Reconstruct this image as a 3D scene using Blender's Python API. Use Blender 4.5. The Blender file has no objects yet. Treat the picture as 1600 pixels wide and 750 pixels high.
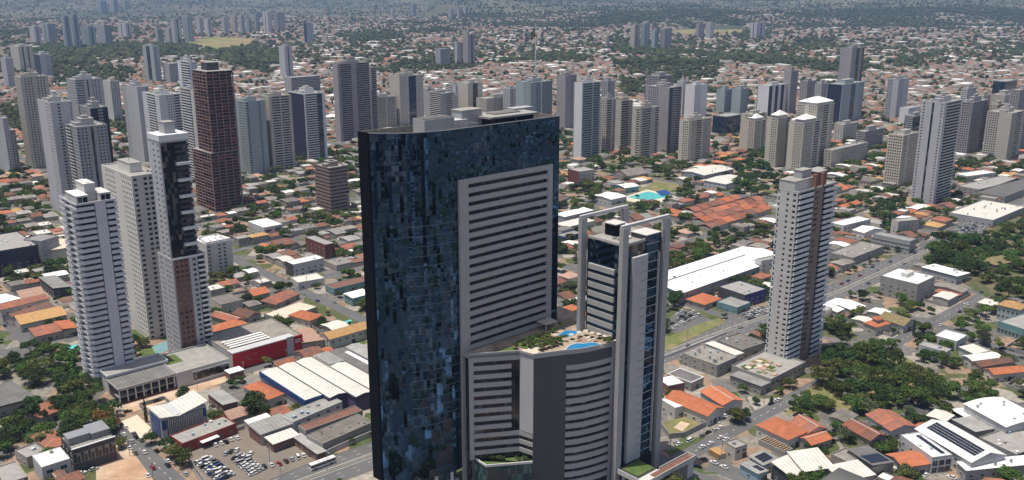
import bpy, math, random
import numpy as np
from mathutils import Vector, Matrix, noise as mnoise
R = math.radians
rnd = random.Random(7)
nrs = np.random.RandomState(11)
SC = bpy.context.scene
COL = SC.collection

# ------------------------------------------------------------------ camera
F, PITCH, HC = 1420.0, R(15.54), 210.0            # focal length in photo pixels, pitch, height in metres
cam_d = bpy.data.cameras.new('camera'); cam = bpy.data.objects.new('camera', cam_d); COL.objects.link(cam)
cam_d.sensor_width = 36; cam_d.lens = 36 * F / 1600; cam_d.clip_start = 1; cam_d.clip_end = 60000
cam.location = (0, 0, HC); cam.rotation_euler = (R(90) - PITCH, 0, 0)
SC.camera = cam

# ------------------------------------------------------------------ light
A = R(47.9)                                        # street grid: p runs right and away, q left and away
E1 = (math.sin(A), math.cos(A)); E2 = (-math.cos(A), math.sin(A)); ROT = math.pi / 2 - A
tp, tq = -0.19, 0.10                               # sun, nearly overhead, leaning to the left and a little behind the facades
sv = Vector((tp * E1[0] + tq * E2[0], tp * E1[1] + tq * E2[1], 1)).normalized()
EL = math.asin(sv.z); AZ = math.atan2(sv.x, sv.y)
w = bpy.data.worlds.new('World'); SC.world = w; w.use_nodes = True
nt = w.node_tree; bg = nt.nodes['Background']
sky = nt.nodes.new('ShaderNodeTexSky'); sky.sky_type = 'NISHITA'; sky.sun_disc = False
sky.sun_elevation = EL; sky.sun_rotation = AZ; sky.altitude = 800; sky.air_density = 0.8; sky.dust_density = 4.0; sky.ozone_density = 0.4
nt.links.new(sky.outputs[0], bg.inputs[0]); bg.inputs[1].default_value = 0.125
sun_d = bpy.data.lights.new('sun', 'SUN'); sun_d.energy = 4.6; sun_d.angle = R(0.5); sun_d.color = (1.0, 0.93, 0.82)
sun = bpy.data.objects.new('sun', sun_d); COL.objects.link(sun)
sun.rotation_euler = sv.to_track_quat('Z', 'Y').to_euler(); sun.location = (0, 0, 900)
SC.view_settings.view_transform = 'Standard'; SC.view_settings.look = 'None'
SC.view_settings.exposure = 0.0; SC.view_settings.gamma = 1.0
SC.render.engine = 'CYCLES'
cy = SC.cycles
cy.max_bounces = 5; cy.diffuse_bounces = 2; cy.glossy_bounces = 3; cy.transmission_bounces = 2; cy.volume_bounces = 0
cy.transparent_max_bounces = 4; cy.use_denoising = True; cy.caustics_reflective = False; cy.caustics_refractive = False
cy.sample_clamp_indirect = 4

# ------------------------------------------------------------------ layout helpers
CP, SP = math.cos(PITCH), math.sin(PITCH)
def G(u, v, z=0.0):
    'grid metres (p, q) of the point of the plane at height z seen at photo pixel u, v'
    a = (u - 800) / F; b = (v - 375) / F
    Y = CP - b * SP; Z = -SP - b * CP; t = (HC - z) / -Z
    x, y = a * t, Y * t
    return x * E1[0] + y * E1[1], x * E2[0] + y * E2[1]
def W(p, q): return p * E1[0] + q * E2[0], p * E1[1] + q * E2[1]
def PX(p, q, z=0.0):
    x, y = W(p, q); d = y * CP - (z - HC) * SP; up = y * SP + (z - HC) * CP
    if d < 1: return (-9999, 9999)
    return 800 + F * x / d, 375 - F * up / d
def depth(p, q): return W(p, q)[1] * CP + HC * SP
def height_at(v, p, q):
    lo, hi = -50, 420
    for _ in range(50):
        m = (lo + hi) / 2
        if PX(p, q, m)[1] > v: lo = m
        else: hi = m
    return lo
def solve(f, lo, hi):
    s = f(lo) > 0
    for _ in range(50):
        m = (lo + hi) / 2
        if (f(m) > 0) == s: lo = m
        else: hi = m
    return lo

# ------------------------------------------------------------------ materials
MATS = {}
def mat(name, col, rough=0.8, var=0.12, scale=0.25, objvar=0.0, spec=0.3, metal=0.0, bump=0.0, stripes=None, dirt=0.0, col2=None):
    'plain surface: base colour broken up by two noises, optional wear, optional ribs (bump and darker colour bands), optional per-object tone'
    if name in MATS: return MATS[name]
    m = bpy.data.materials.new(name); m.use_nodes = True; n = m.node_tree; b = n.nodes['Principled BSDF']
    tc = n.nodes.new('ShaderNodeTexCoord'); N = n.nodes.new
    b.inputs['Roughness'].default_value = rough; b.inputs['Metallic'].default_value = metal
    b.inputs['Specular IOR Level'].default_value = spec
    n1 = N('ShaderNodeTexNoise'); n1.inputs['Scale'].default_value = scale; n1.inputs['Detail'].default_value = 6; n1.inputs['Roughness'].default_value = 0.65
    n.links.new(tc.outputs['Object'], n1.inputs['Vector'])
    mr = N('ShaderNodeMapRange'); mr.inputs[1].default_value = 0.3; mr.inputs[2].default_value = 0.7
    mr.inputs[3].default_value = 1 - var; mr.inputs[4].default_value = 1 + var
    n.links.new(n1.outputs[0], mr.inputs[0])
    val = mr.outputs[0]
    if objvar:
        oi = N('ShaderNodeObjectInfo'); m2 = N('ShaderNodeMapRange'); m2.inputs[3].default_value = 1 - objvar; m2.inputs[4].default_value = 1 + objvar
        n.links.new(oi.outputs['Random'], m2.inputs[0])
        mu = N('ShaderNodeMath'); mu.operation = 'MULTIPLY'; n.links.new(val, mu.inputs[0]); n.links.new(m2.outputs[0], mu.inputs[1]); val = mu.outputs[0]
    base = None
    if col2 is not None:
        n3 = N('ShaderNodeTexNoise'); n3.inputs['Scale'].default_value = scale * 0.35; n3.inputs['Detail'].default_value = 5
        n.links.new(tc.outputs['Object'], n3.inputs['Vector'])
        r3 = N('ShaderNodeMapRange'); r3.inputs[1].default_value = 0.42; r3.inputs[2].default_value = 0.6; n.links.new(n3.outputs[0], r3.inputs[0])
        mx = N('ShaderNodeMix'); mx.data_type = 'RGBA'; mx.inputs[6].default_value = (*col, 1); mx.inputs[7].default_value = (*col2, 1)
        n.links.new(r3.outputs[0], mx.inputs[0]); base = mx.outputs[2]
    sc = N('ShaderNodeVectorMath'); sc.operation = 'SCALE'; sc.inputs[0].default_value = col
    if base: n.links.new(base, sc.inputs[0])
    n.links.new(val, sc.inputs['Scale']); out = sc.outputs[0]
    if dirt:
        n2 = N('ShaderNodeTexNoise'); n2.inputs['Scale'].default_value = scale * 3.1; n2.inputs['Detail'].default_value = 8; n2.inputs['Roughness'].default_value = 0.75
        n.links.new(tc.outputs['Object'], n2.inputs['Vector'])
        r2 = N('ShaderNodeMapRange'); r2.inputs[1].default_value = 0.52; r2.inputs[2].default_value = 0.68; r2.inputs[4].default_value = dirt
        n.links.new(n2.outputs[0], r2.inputs[0])
        mx = N('ShaderNodeMix'); mx.data_type = 'RGBA'; mx.inputs[7].default_value = (0.09, 0.075, 0.06, 1)
        n.links.new(r2.outputs[0], mx.inputs[0]); n.links.new(out, mx.inputs[6]); out = mx.outputs[2]
    n.links.new(out, b.inputs['Base Color'])
    if stripes:
        axis, period = stripes
        wv = N('ShaderNodeTexWave'); wv.bands_direction = axis; wv.inputs['Scale'].default_value = 0.314 / period
        n.links.new(tc.outputs['Object'], wv.inputs['Vector'])
        bp = N('ShaderNodeBump'); bp.inputs['Strength'].default_value = 0.5; bp.inputs['Distance'].default_value = 0.12
        n.links.new(wv.outputs[0], bp.inputs['Height']); n.links.new(bp.outputs[0], b.inputs['Normal'])
        w2 = N('ShaderNodeTexWave'); w2.bands_direction = axis; w2.inputs['Scale'].default_value = 0.314 / (period * 2.2); w2.inputs['Distortion'].default_value = .4; n.links.new(tc.outputs['Object'], w2.inputs['Vector'])
        mw = N('ShaderNodeMapRange'); mw.inputs[1].default_value = 0; mw.inputs[2].default_value = .35; mw.inputs[3].default_value = .8; mw.inputs[4].default_value = 1.03; n.links.new(w2.outputs[0], mw.inputs[0])
        s2 = N('ShaderNodeVectorMath'); s2.operation = 'SCALE'; n.links.new(out, s2.inputs[0]); n.links.new(mw.outputs[0], s2.inputs['Scale']); n.links.new(s2.outputs[0], b.inputs['Base Color'])
    elif bump:
        bp = N('ShaderNodeBump'); bp.inputs['Strength'].default_value = bump; bp.inputs['Distance'].default_value = 0.1
        n.links.new(n1.outputs[0], bp.inputs['Height']); n.links.new(bp.outputs[0], b.inputs['Normal'])
    MATS[name] = m
    return m
def glazing(name, dark=(0.022, 0.028, 0.036), pale=(0.26, 0.26, 0.25), cell=(1.5, 1.5, 3.0), share=0.4, rough=0.12, ior=1.5):
    'window glass with rooms and blinds behind it: each bay a little different'
    if name in MATS: return MATS[name]
    m = bpy.data.materials.new(name); m.use_nodes = True; n = m.node_tree; b = n.nodes['Principled BSDF']; N = n.nodes.new
    tc = N('ShaderNodeTexCoord'); dv = N('ShaderNodeVectorMath'); dv.operation = 'DIVIDE'; dv.inputs[1].default_value = cell
    fl = N('ShaderNodeVectorMath'); fl.operation = 'FLOOR'; wn = N('ShaderNodeTexWhiteNoise'); wn.noise_dimensions = '3D'
    n.links.new(tc.outputs['Object'], dv.inputs[0]); n.links.new(dv.outputs[0], fl.inputs[0]); n.links.new(fl.outputs[0], wn.inputs['Vector'])
    mr = N('ShaderNodeMapRange'); mr.inputs[1].default_value = 1 - share; mr.inputs[2].default_value = 1.0; n.links.new(wn.outputs[0], mr.inputs[0])
    mx = N('ShaderNodeMix'); mx.data_type = 'RGBA'; mx.inputs[6].default_value = (*dark, 1); mx.inputs[7].default_value = (*pale, 1)
    n.links.new(mr.outputs[0], mx.inputs[0]); n.links.new(mx.outputs[2], b.inputs['Base Color'])
    b.inputs['Roughness'].default_value = rough; b.inputs['IOR'].default_value = ior
    MATS[name] = m
    return m
M_WHITE = mat('white_paint', (0.74, 0.74, 0.74), 0.6, 0.06, 0.08, dirt=0.12)
M_OFF = mat('off_white_render', (0.57, 0.56, 0.53), 0.8, 0.08, 0.1, dirt=0.15)
M_BEIGE = mat('beige_render', (0.52, 0.485, 0.42), 0.85, 0.08, 0.1, dirt=0.12)
M_CREAM = mat('cream_render', (0.60, 0.56, 0.46), 0.85, 0.08, 0.1, dirt=0.12)
M_GREY = mat('grey_render', (0.38, 0.385, 0.39), 0.85, 0.07, 0.1, dirt=0.1)
M_LGREY = mat('light_grey_render', (0.50, 0.503, 0.51), 0.8, 0.06, 0.1, dirt=0.1)
M_DGREY = mat('dark_grey_cladding', (0.07, 0.072, 0.08), 0.55, 0.08, 0.2)
M_NAVY = mat('navy_cladding', (0.022, 0.03, 0.06), 0.4, 0.1, 0.2)
M_MAUVE = mat('mauve_render', (0.37, 0.345, 0.35), 0.85, 0.08, 0.1, dirt=0.1)
M_BROWN = mat('brown_render', (0.235, 0.125, 0.10), 0.85, 0.1, 0.15, dirt=0.1)
M_TEALW = mat('pale_teal_render', (0.36, 0.42, 0.43), 0.8, 0.06, 0.1)
M_CONC = mat('concrete', (0.32, 0.31, 0.29), 0.9, 0.18, 0.3, dirt=0.35)
M_CONCD = mat('weathered_concrete', (0.22, 0.205, 0.185), 0.9, 0.25, 0.25, dirt=0.45, objvar=0.25)
M_BRICK = mat('red_blockwork', (0.17, 0.06, 0.05), 0.9, 0.2, 0.6, dirt=0.2)
M_TILE = mat('orange_roof_tiles', (0.33, 0.125, 0.075), 0.85, 0.25, 0.5, objvar=0.22, stripes=('X', 0.6), dirt=0.3, col2=(0.235, 0.11, 0.08))
M_TILEO = mat('bright_orange_roof_tiles', (0.43, 0.145, 0.07), 0.85, 0.2, 0.4, objvar=0.15, stripes=('X', 0.6), dirt=0.25)
M_TILEB = mat('weathered_brown_roof_tiles', (0.23, 0.105, 0.07), 0.9, 0.3, 0.5, objvar=0.3, stripes=('X', 0.6), dirt=0.5, col2=(0.16, 0.10, 0.08))
M_TILET = mat('tan_roof_tiles', (0.47, 0.28, 0.12), 0.85, 0.18, 0.5, objvar=0.15, stripes=('X', 0.6), dirt=0.2)
M_TILEK = mat('pinkish_clay_tiles', (0.42, 0.27, 0.21), 0.9, 0.2, 0.5, objvar=0.15, stripes=('X', 0.6), dirt=0.2)
M_RWHITE = mat('white_sheet_roof', (0.80, 0.80, 0.77), 0.5, 0.06, 0.15, stripes=('X', 0.9), dirt=0.18, objvar=0.05)
M_RCREAM = mat('pale_sheet_roof', (0.64, 0.62, 0.56), 0.6, 0.08, 0.12, stripes=('X', 0.9), dirt=0.25)
M_RGREY = mat('grey_sheet_roof', (0.30, 0.295, 0.28), 0.65, 0.18, 0.15, stripes=('X', 0.9), dirt=0.4, objvar=0.2)
M_RDARK = mat('dark_sheet_roof', (0.15, 0.145, 0.14), 0.7, 0.22, 0.15, stripes=('X', 0.9), dirt=0.4, objvar=0.2)
M_RASB = mat('fibre_cement_roof', (0.235, 0.215, 0.19), 0.9, 0.28, 0.2, stripes=('X', 0.9), dirt=0.5, objvar=0.3)
M_RBROWN = mat('rust_brown_roof', (0.20, 0.10, 0.075), 0.8, 0.2, 0.3, stripes=('X', 0.9), dirt=0.3)
M_WALLH = mat('house_wall', (0.44, 0.41, 0.36), 0.9, 0.12, 0.2, objvar=0.35, dirt=0.3)
M_RED = mat('red_panel', (0.52, 0.02, 0.026), 0.5, 0.06, 0.1)
M_BLUE = mat('blue_panel', (0.02, 0.07, 0.22), 0.5, 0.06, 0.1)
M_VIOLET = mat('violet_blue_panel', (0.03, 0.035, 0.17), 0.5, 0.06, 0.1)
M_TEAL = mat('teal_paint', (0.16, 0.30, 0.31), 0.8, 0.1, 0.2)
M_SKYB = mat('pale_blue_paint', (0.35, 0.47, 0.55), 0.7, 0.1, 0.2, dirt=0.2)
M_BLACK = mat('black_metal', (0.006, 0.007, 0.009), 0.7, 0.1, 0.5, spec=0.05)
M_STEEL = mat('galvanised_steel', (0.42, 0.43, 0.44), 0.45, 0.1, 0.5, metal=0.6)
M_SOLAR = mat('solar_panel', (0.018, 0.022, 0.04), 0.18, 0.1, 0.5, spec=0.6)
M_WOOD = mat('timber', (0.36, 0.24, 0.12), 0.85, 0.25, 0.6)
M_EARTH = mat('red_earth', (0.44, 0.28, 0.18), 0.95, 0.22, 0.12, dirt=0.15, col2=(0.52, 0.40, 0.29))
M_LOTDIRT = mat('brown_dirt_lot', (0.215, 0.175, 0.135), 0.95, 0.14, 0.05, col2=(0.19, 0.165, 0.14))
M_SAND = mat('pale_sand', (0.60, 0.53, 0.42), 0.95, 0.12, 0.1)
M_GRASS = mat('dry_grass', (0.15, 0.165, 0.06), 0.95, 0.25, 0.15, col2=(0.25, 0.2, 0.1))
M_LAWN = mat('green_grass', (0.075, 0.125, 0.03), 0.95, 0.25, 0.3, col2=(0.11, 0.14, 0.045))
M_ASPH = mat('asphalt', (0.125, 0.125, 0.126), 0.9, 0.14, 0.06, dirt=0.1)
M_PAVE = mat('pavement_concrete', (0.31, 0.29, 0.26), 0.9, 0.15, 0.2, dirt=0.25)
M_MARK = mat('road_paint', (0.72, 0.72, 0.68), 0.7, 0.15, 0.8)
M_WATER = mat('pool_water', (0.02, 0.20, 0.42), 0.08, 0.1, 0.3, spec=0.5)
M_TURQ = mat('turquoise_pool_water', (0.11, 0.52, 0.52), 0.12, 0.08, 0.3, spec=0.5)
M_TYRE = mat('tyre_rubber', (0.02, 0.02, 0.02), 0.9, 0.1, 1)
M_CARG = mat('car_glass', (0.015, 0.018, 0.02), 0.08, 0.05, 1, spec=0.6)
GL = glazing('window_glass')
GLB = glazing('blue_window_glass', (0.012, 0.025, 0.055), (0.07, 0.11, 0.16), (1.6, 1.6, 3.2), 0.35, 0.06, 1.7)
GLD = glazing('dark_window_glass', (0.012, 0.014, 0.018), (0.20, 0.19, 0.17), (1.7, 1.7, 3.0), 0.35, 0.1)
GLN = glazing('deep_window_glass', (0.01, 0.012, 0.016), (0.08, 0.085, 0.09), (1.3, 1.3, 3.9), 0.25, 0.08)
GLG = glazing('green_window_glass', (0.03, 0.07, 0.075), (0.12, 0.2, 0.2), (1.4, 1.4, 3.0), 0.4, 0.1)

# ------------------------------------------------------------------ mesh helpers
class MB:
    'collects boxes and polygons; each gets a material'
    def __init__(s): s.v = []; s.f = []; s.m = []; s.mats = []
    def mi(s, m):
        if m not in s.mats: s.mats.append(m)
        return s.mats.index(m)
    def box(s, x0, x1, y0, y1, z0, z1, m, bottom=False):
        if x1 < x0: x0, x1 = x1, x0
        if y1 < y0: y0, y1 = y1, y0
        k = len(s.v); s.v += [(x0, y0, z0), (x1, y0, z0), (x1, y1, z0), (x0, y1, z0), (x0, y0, z1), (x1, y0, z1), (x1, y1, z1), (x0, y1, z1)]
        fs = [(k + 4, k + 5, k + 6, k + 7), (k, k + 1, k + 5, k + 4), (k + 1, k + 2, k + 6, k + 5), (k + 2, k + 3, k + 7, k + 6), (k + 3, k, k + 4, k + 7), (k + 3, k + 2, k + 1, k)]
        s.f += fs; s.m += [s.mi(m)] * 6
        return s
    def poly(s, pts, m):
        k = len(s.v); s.v += [tuple(p) for p in pts]; s.f.append(tuple(range(k, k + len(pts)))); s.m.append(s.mi(m)); return s
    def prism(s, pts, z0, z1, m, top=None):
        a = sum(pts[i][0] * pts[(i + 1) % len(pts)][1] - pts[(i + 1) % len(pts)][0] * pts[i][1] for i in range(len(pts)))
        if a < 0: pts = pts[::-1]
        n = len(pts); k = len(s.v)
        s.v += [(x, y, z0) for x, y in pts] + [(x, y, z1) for x, y in pts]
        for i in range(n):
            j = (i + 1) % n; s.f.append((k + i, k + j, k + n + j, k + n + i)); s.m.append(s.mi(m))
        s.f.append(tuple(range(k + n, k + 2 * n))); s.m.append(s.mi(top or m))
        s.f.append(tuple(range(k + n - 1, k - 1, -1))); s.m.append(s.mi(m))
        return s
    def cyl(s, x, y, r, z0, z1, m, n=10, r2=None):
        r2 = r if r2 is None else r2
        k = len(s.v)
        for rr, z in ((r, z0), (r2, z1)):
            s.v += [(x + rr * math.cos(6.2832 * i / n), y + rr * math.sin(6.2832 * i / n), z) for i in range(n)]
        for i in range(n):
            j = (i + 1) % n; s.f.append((k + i, k + j, k + n + j, k + n + i)); s.m.append(s.mi(m))
        s.f.append(tuple(range(k + n, k + 2 * n))); s.m.append(s.mi(m))
        return s
    def wall(s, pts, z0, z1, t, m, closed=False):
        'a thin upright wall along a line of points'
        n = len(pts)
        for i in range(n if closed else n - 1):
            (x0, y0), (x1, y1) = pts[i], pts[(i + 1) % n]
            L = math.hypot(x1 - x0, y1 - y0)
            if L < 0.01: continue
            nx, ny = -(y1 - y0) / L * t / 2, (x1 - x0) / L * t / 2
            ex, ey = (x1 - x0) / L * t / 2, (y1 - y0) / L * t / 2
            s.prism([(x0 + nx, y0 + ny), (x1 + nx - ex * .0, y1 + ny), (x1 - nx, y1 - ny), (x0 - nx, y0 - ny)], z0, z1 + 0.002 * (i % 2), m)
        return s
    def mesh(s, name):
        me = bpy.data.meshes.new(name); me.from_pydata(s.v, [], s.f)
        for m in s.mats: me.materials.append(m)
        me.polygons.foreach_set('material_index', s.m); me.update(); return me
    def part(s, name, parent=None, kind=None, label=None, loc=None, rz=None):
        o = bpy.data.objects.new(name, s.mesh(name)); COL.objects.link(o)
        if parent: o.parent = parent
        if kind: o['kind'] = kind
        if label: o['label'] = label
        if loc: o.location = loc
        if rz is not None: o.rotation_euler = (0, 0, rz)
        return o
def inst(name, me, parent=None, loc=(0, 0, 0), rz=0.0):
    o = bpy.data.objects.new(name, me); COL.objects.link(o); o.location = loc
    if rz: o.rotation_euler = (0, 0, rz)
    if parent: o.parent = parent
    return o
def root(name, p, q, z=0.0, rz=0.0):
    o = bpy.data.objects.new(name, None); COL.objects.link(o)
    x, y = W(p, q); o.location = (x, y, z); o.rotation_euler = (0, 0, ROT + rz); o.empty_display_size = 2
    return o
def tag(o, label, cat, group=None):
    if label: o['label'] = label
    o['category'] = cat
    if group: o['group'] = group
    return o
def struct(o): o['kind'] = 'structure'; return o

# labels of repeats: each is told apart by its look, the landmark it stands nearest to and its turn from there
MARKS = []            # (p, q, phrase)
PENDING = []          # (object, look, p, q)
ORD = ['', 'second', 'third', 'fourth', 'fifth', 'sixth', 'seventh', 'eighth', 'ninth', 'tenth', 'eleventh', 'twelfth', 'thirteenth', 'fourteenth',
       'fifteenth', 'sixteenth', 'seventeenth', 'eighteenth', 'nineteenth', 'twentieth']
def pend(o, look, p, q): PENDING.append((o, look, p, q))
def settle_labels():
    groups = {}
    for o, look, p, q in PENDING:
        x, y = W(p, q)
        best = min(MARKS, key=lambda m: (m[0] - p) ** 2 + (m[1] - q) ** 2)
        bx, by = W(best[0], best[1]); dx, dy = x - bx, y - by
        d = 'behind' if dy > abs(dx) else 'in front of' if -dy > abs(dx) else 'right of' if dx > 0 else 'left of'
        groups.setdefault((look, d, best[2]), []).append((math.hypot(dx, dy), o))
    left = {}
    for (look, d, ph), L in groups.items():
        L.sort(key=lambda t: t[0])
        for i, (_, o) in enumerate(L):
            if len(L) == 1: o['label'] = f'{look} {d} {ph}'
            elif i == 0: o['label'] = f'{look}, nearest one {d} {ph}'
            elif i < len(ORD): o['label'] = f'{look}, {ORD[i]} one {d} {ph}'
            else: left.setdefault((look, ph), []).append((o, i))
    at = {o.name: (p, q) for o, _, p, q in PENDING}
    again = {}
    for (look, ph), L in left.items():
        for o, _ in L:
            p, q = at[o.name]; second = sorted((m for m in MARKS if m[2] != ph), key=lambda m: (m[0] - p) ** 2 + (m[1] - q) ** 2)[0]
            again.setdefault((look, ph, second[2]), []).append(((second[0] - p) ** 2 + (second[1] - q) ** 2, o.name, o))
    for (look, ph, s2), L in again.items():
        L.sort()
        for i, (_, _, o) in enumerate(L): o['label'] = f'{look} from {ph} toward {s2}' + (f', {ORD[i]}' if 0 < i < len(ORD) else '' if i == 0 else f', number {i + 1}')

# occupied ground, 2 m cells in p, q
OP, OQ, ON = -300, -500, 1500
occ = np.zeros((ON, ON), bool)
def _c(p, q): return int((p - OP) / 2), int((q - OQ) / 2)
def occupy(pts, grow=1.5):
    xs = [p[0] for p in pts]; ys = [p[1] for p in pts]
    i0, j0 = _c(min(xs) - grow, min(ys) - grow); i1, j1 = _c(max(xs) + grow, max(ys) + grow)
    i0, j0, i1, j1 = max(i0, 0), max(j0, 0), min(i1, ON - 1), min(j1, ON - 1)
    if i1 < i0 or j1 < j0: return
    gp = OP + 1 + 2 * np.arange(i0, i1 + 1)[:, None]; gq = OQ + 1 + 2 * np.arange(j0, j1 + 1)[None, :]
    inside = np.zeros((i1 - i0 + 1, j1 - j0 + 1), bool); n = len(pts); near = np.zeros_like(inside)
    for i in range(n):
        (x0, y0), (x1, y1) = pts[i], pts[(i + 1) % n]
        if y0 != y1:
            c = ((y0 > gq) != (y1 > gq)) & (gp < (x1 - x0) * (gq - y0) / (y1 - y0) + x0); inside ^= c
        L2 = (x1 - x0) ** 2 + (y1 - y0) ** 2 + 1e-9
        t = np.clip(((gp - x0) * (x1 - x0) + (gq - y0) * (y1 - y0)) / L2, 0, 1)
        near |= (gp - x0 - t * (x1 - x0)) ** 2 + (gq - y0 - t * (y1 - y0)) ** 2 < grow ** 2
    occ[i0:i1 + 1, j0:j1 + 1] |= inside | near
def free(pts):
    i0, j0 = _c(min(p[0] for p in pts), min(p[1] for p in pts)); i1, j1 = _c(max(p[0] for p in pts), max(p[1] for p in pts))
    if i0 < 0 or j0 < 0 or i1 >= ON or j1 >= ON: return True
    return not occ[i0:i1 + 1, j0:j1 + 1].any()
HIDE = []          # (u0, v0, u1, v1, depth): what the big buildings cover in the photograph
def covered(p, q, z=3):
    u, v = PX(p, q, z); d = depth(p, q)
    return any(a < u < c and b < v < e and d > dd for a, b, c, e, dd in HIDE)

# ------------------------------------------------------------------ ground, hills
def ground_mat():
    m = bpy.data.materials.new('town_ground'); m.use_nodes = True; n = m.node_tree; b = n.nodes['Principled BSDF']; N = n.nodes.new
    tc = N('ShaderNodeTexCoord'); b.inputs['Roughness'].default_value = 0.95; b.inputs['Specular IOR Level'].default_value = 0.1
    def noise(s, d=8):
        t = N('ShaderNodeTexNoise'); t.inputs['Scale'].default_value = s; t.inputs['Detail'].default_value = d; t.inputs['Roughness'].default_value = 0.7
        n.links.new(tc.outputs['Object'], t.inputs['Vector']); return t.outputs[0]
    def mix(a, bcol, fac, lo, hi):
        r = N('ShaderNodeMapRange'); r.inputs[1].default_value = lo; r.inputs[2].default_value = hi; n.links.new(fac, r.inputs[0])
        x = N('ShaderNodeMix'); x.data_type = 'RGBA'; n.links.new(r.outputs[0], x.inputs[0])
        if isinstance(a, tuple): x.inputs[6].default_value = (*a, 1)
        else: n.links.new(a, x.inputs[6])
        x.inputs[7].default_value = (*bcol, 1); return x.outputs[2]
    c = mix((0.23, 0.185, 0.15), (0.075, 0.09, 0.045), noise(0.006), 0.46, 0.62)
    c = mix(c, (0.30, 0.23, 0.17), noise(0.02), 0.55, 0.68)
    c = mix(c, (0.10, 0.10, 0.095), noise(0.035), 0.53, 0.62)
    n.links.new(c, b.inputs['Base Color']); return m
M_GROUND = ground_mat()
g = MB(); g.poly([(-9400, -3900, 0), (9400, -3900, 0), (9400, 15800, 0), (-9400, 15800, 0)], M_GROUND)
struct(g.part('ground'))
def hills():
    xs = np.linspace(-9300, 9300, 150); ys = np.linspace(3600, 15700, 110)
    v = []
    for y in ys:
        for x in xs:
            d0 = 4700 if x > -0.08 * y else 6600
            t = min(max((y - d0) / 6500, 0), 1); s = t * t * (3 - 2 * t)
            nn = mnoise.fractal(Vector((x / 2600, y / 2600, 3.1)), 1.0, 2.0, 5)
            n2 = mnoise.fractal(Vector((x / 700, y / 700, 9.1)), 1.0, 2.0, 4)
            z = -2 + 205 * s + (70 * nn + 14 * n2) * min(1, t * 3.0)
            v.append((x, y, min(max(z, -3 if t < 0.02 else 0.5), 246)))
    nx = len(xs); f = [(j * nx + i, j * nx + i + 1, (j + 1) * nx + i + 1, (j + 1) * nx + i) for j in range(len(ys) - 1) for i in range(nx - 1)]
    me = bpy.data.meshes.new('hills'); me.from_pydata(v, [], f); me.polygons.foreach_set('use_smooth', [True] * len(f))
    me.materials.append(mat('wooded_hillside', (0.045, 0.06, 0.03), 0.95, 0.45, 0.004, col2=(0.12, 0.12, 0.075)))
    o = bpy.data.objects.new('hills', me); COL.objects.link(o); struct(o)
    me2 = me
    return v, nx, xs, ys
HV, HNX, HXS, HYS = hills()

# ------------------------------------------------------------------ roads
AVE = [(60, 332), (130, 330), (220, 326), (410, 313), (470, 310), (590, 301), (720, 305), (900, 311), (1100, 318)]
def offset(line, d):
    out = []
    for i, (x, y) in enumerate(line):
        a = line[max(i - 1, 0)]; b = line[min(i + 1, len(line) - 1)]
        L = math.hypot(b[0] - a[0], b[1] - a[1]); out.append((x - (b[1] - a[1]) / L * d, y + (b[0] - a[0]) / L * d))
    return out
def strip(name, line, w, z, m, keep=True):
    l, r = offset(line, w / 2), offset(line, -w / 2); b = MB()
    for i in range(len(line) - 1): b.poly([(*W(*r[i]), z), (*W(*r[i + 1]), z), (*W(*l[i + 1]), z), (*W(*l[i]), z)], m)
    o = struct(b.part(name))
    if keep:
        for i in range(len(line) - 1): occupy([r[i], r[i + 1], l[i + 1], l[i]], 2.0)
    return o
QST = [-330, -240, -150, -60, 30, 130, 228, None, 456, 577, 690, 790, 890, 990, 1090, 1190, 1290, 1390, 1490]      # streets along p (None: the avenue)
PST = [-250, -120, 10, 129, 303, 485, 660, 800, 940, 1080, 1220, 1360, 1500, 1640, 1780]                              # streets along q
strip('avenue_road', AVE, 24, 0.008, M_ASPH)
Z = 0.004
for q in QST:
    if q is not None: strip('street_road', [(-280, q), (400, q), (1900, q)], 9, 0.004, M_ASPH)
for p in PST:
    strip('cross_street_road', [(p, -360), (p, 1500)], 9, 0.0055, M_ASPH)
strip('cross_street_road', [(318, 215), (318, 30)], 10, 0.007, M_ASPH)
strip('cross_street_road', [(572, 290), (572, 228), (553, 160), (530, 60)], 10, 0.007, M_ASPH)
strip('dirt_road', [(118, 456), (160, 455.5), (205, 453)], 15, 0.010, M_EARTH)
# avenue: raised median, kerbs, lane paint
med = MB(); l, r = offset(AVE, 1.3), offset(AVE, -1.3)
for i in range(len(AVE) - 1): med.prism([W(*r[i]), W(*r[i + 1]), W(*l[i + 1]), W(*l[i])], 0.0, 0.16, M_CONCD)
struct(med.part('median_kerb'))
def dashes(line, d, on, off, w, z, m):
    b = MB(); ln = offset(line, d)
    for i in range(len(ln) - 1):
        (x0, y0), (x1, y1) = ln[i], ln[i + 1]; L = math.hypot(x1 - x0, y1 - y0); t = 0
        nx, ny = -(y1 - y0) / L * w / 2, (x1 - x0) / L * w / 2
        while t < L:
            a, c = t / L, min(t + on, L) / L
            P = lambda k, s: (*W(x0 + (x1 - x0) * k + s * nx, y0 + (y1 - y0) * k + s * ny), z)
            b.poly([P(a, -1), P(c, -1), P(c, 1), P(a, 1)], m); t += on + off
    return b
for d, on, off in ((4.9, 2, 6), (-4.9, 2, 6), (8.2, 2, 6), (-8.2, 2, 6), (1.75, 60, 0), (-1.75, 60, 0)):
    struct(dashes(AVE, d, on, off, 0.14 if off else 0.2, 0.014, M_MARK).part('lane_marking'))
for q in (228, 577):
    struct(dashes([(250, q), (660, q)], 0, 2, 4, 0.18, 0.0115, M_MARK).part('lane_marking'))
struct(dashes([(129, 350), (129, 440)], 0, 2, 4, 0.18, 0.0115, M_MARK).part('lane_marking'))
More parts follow.
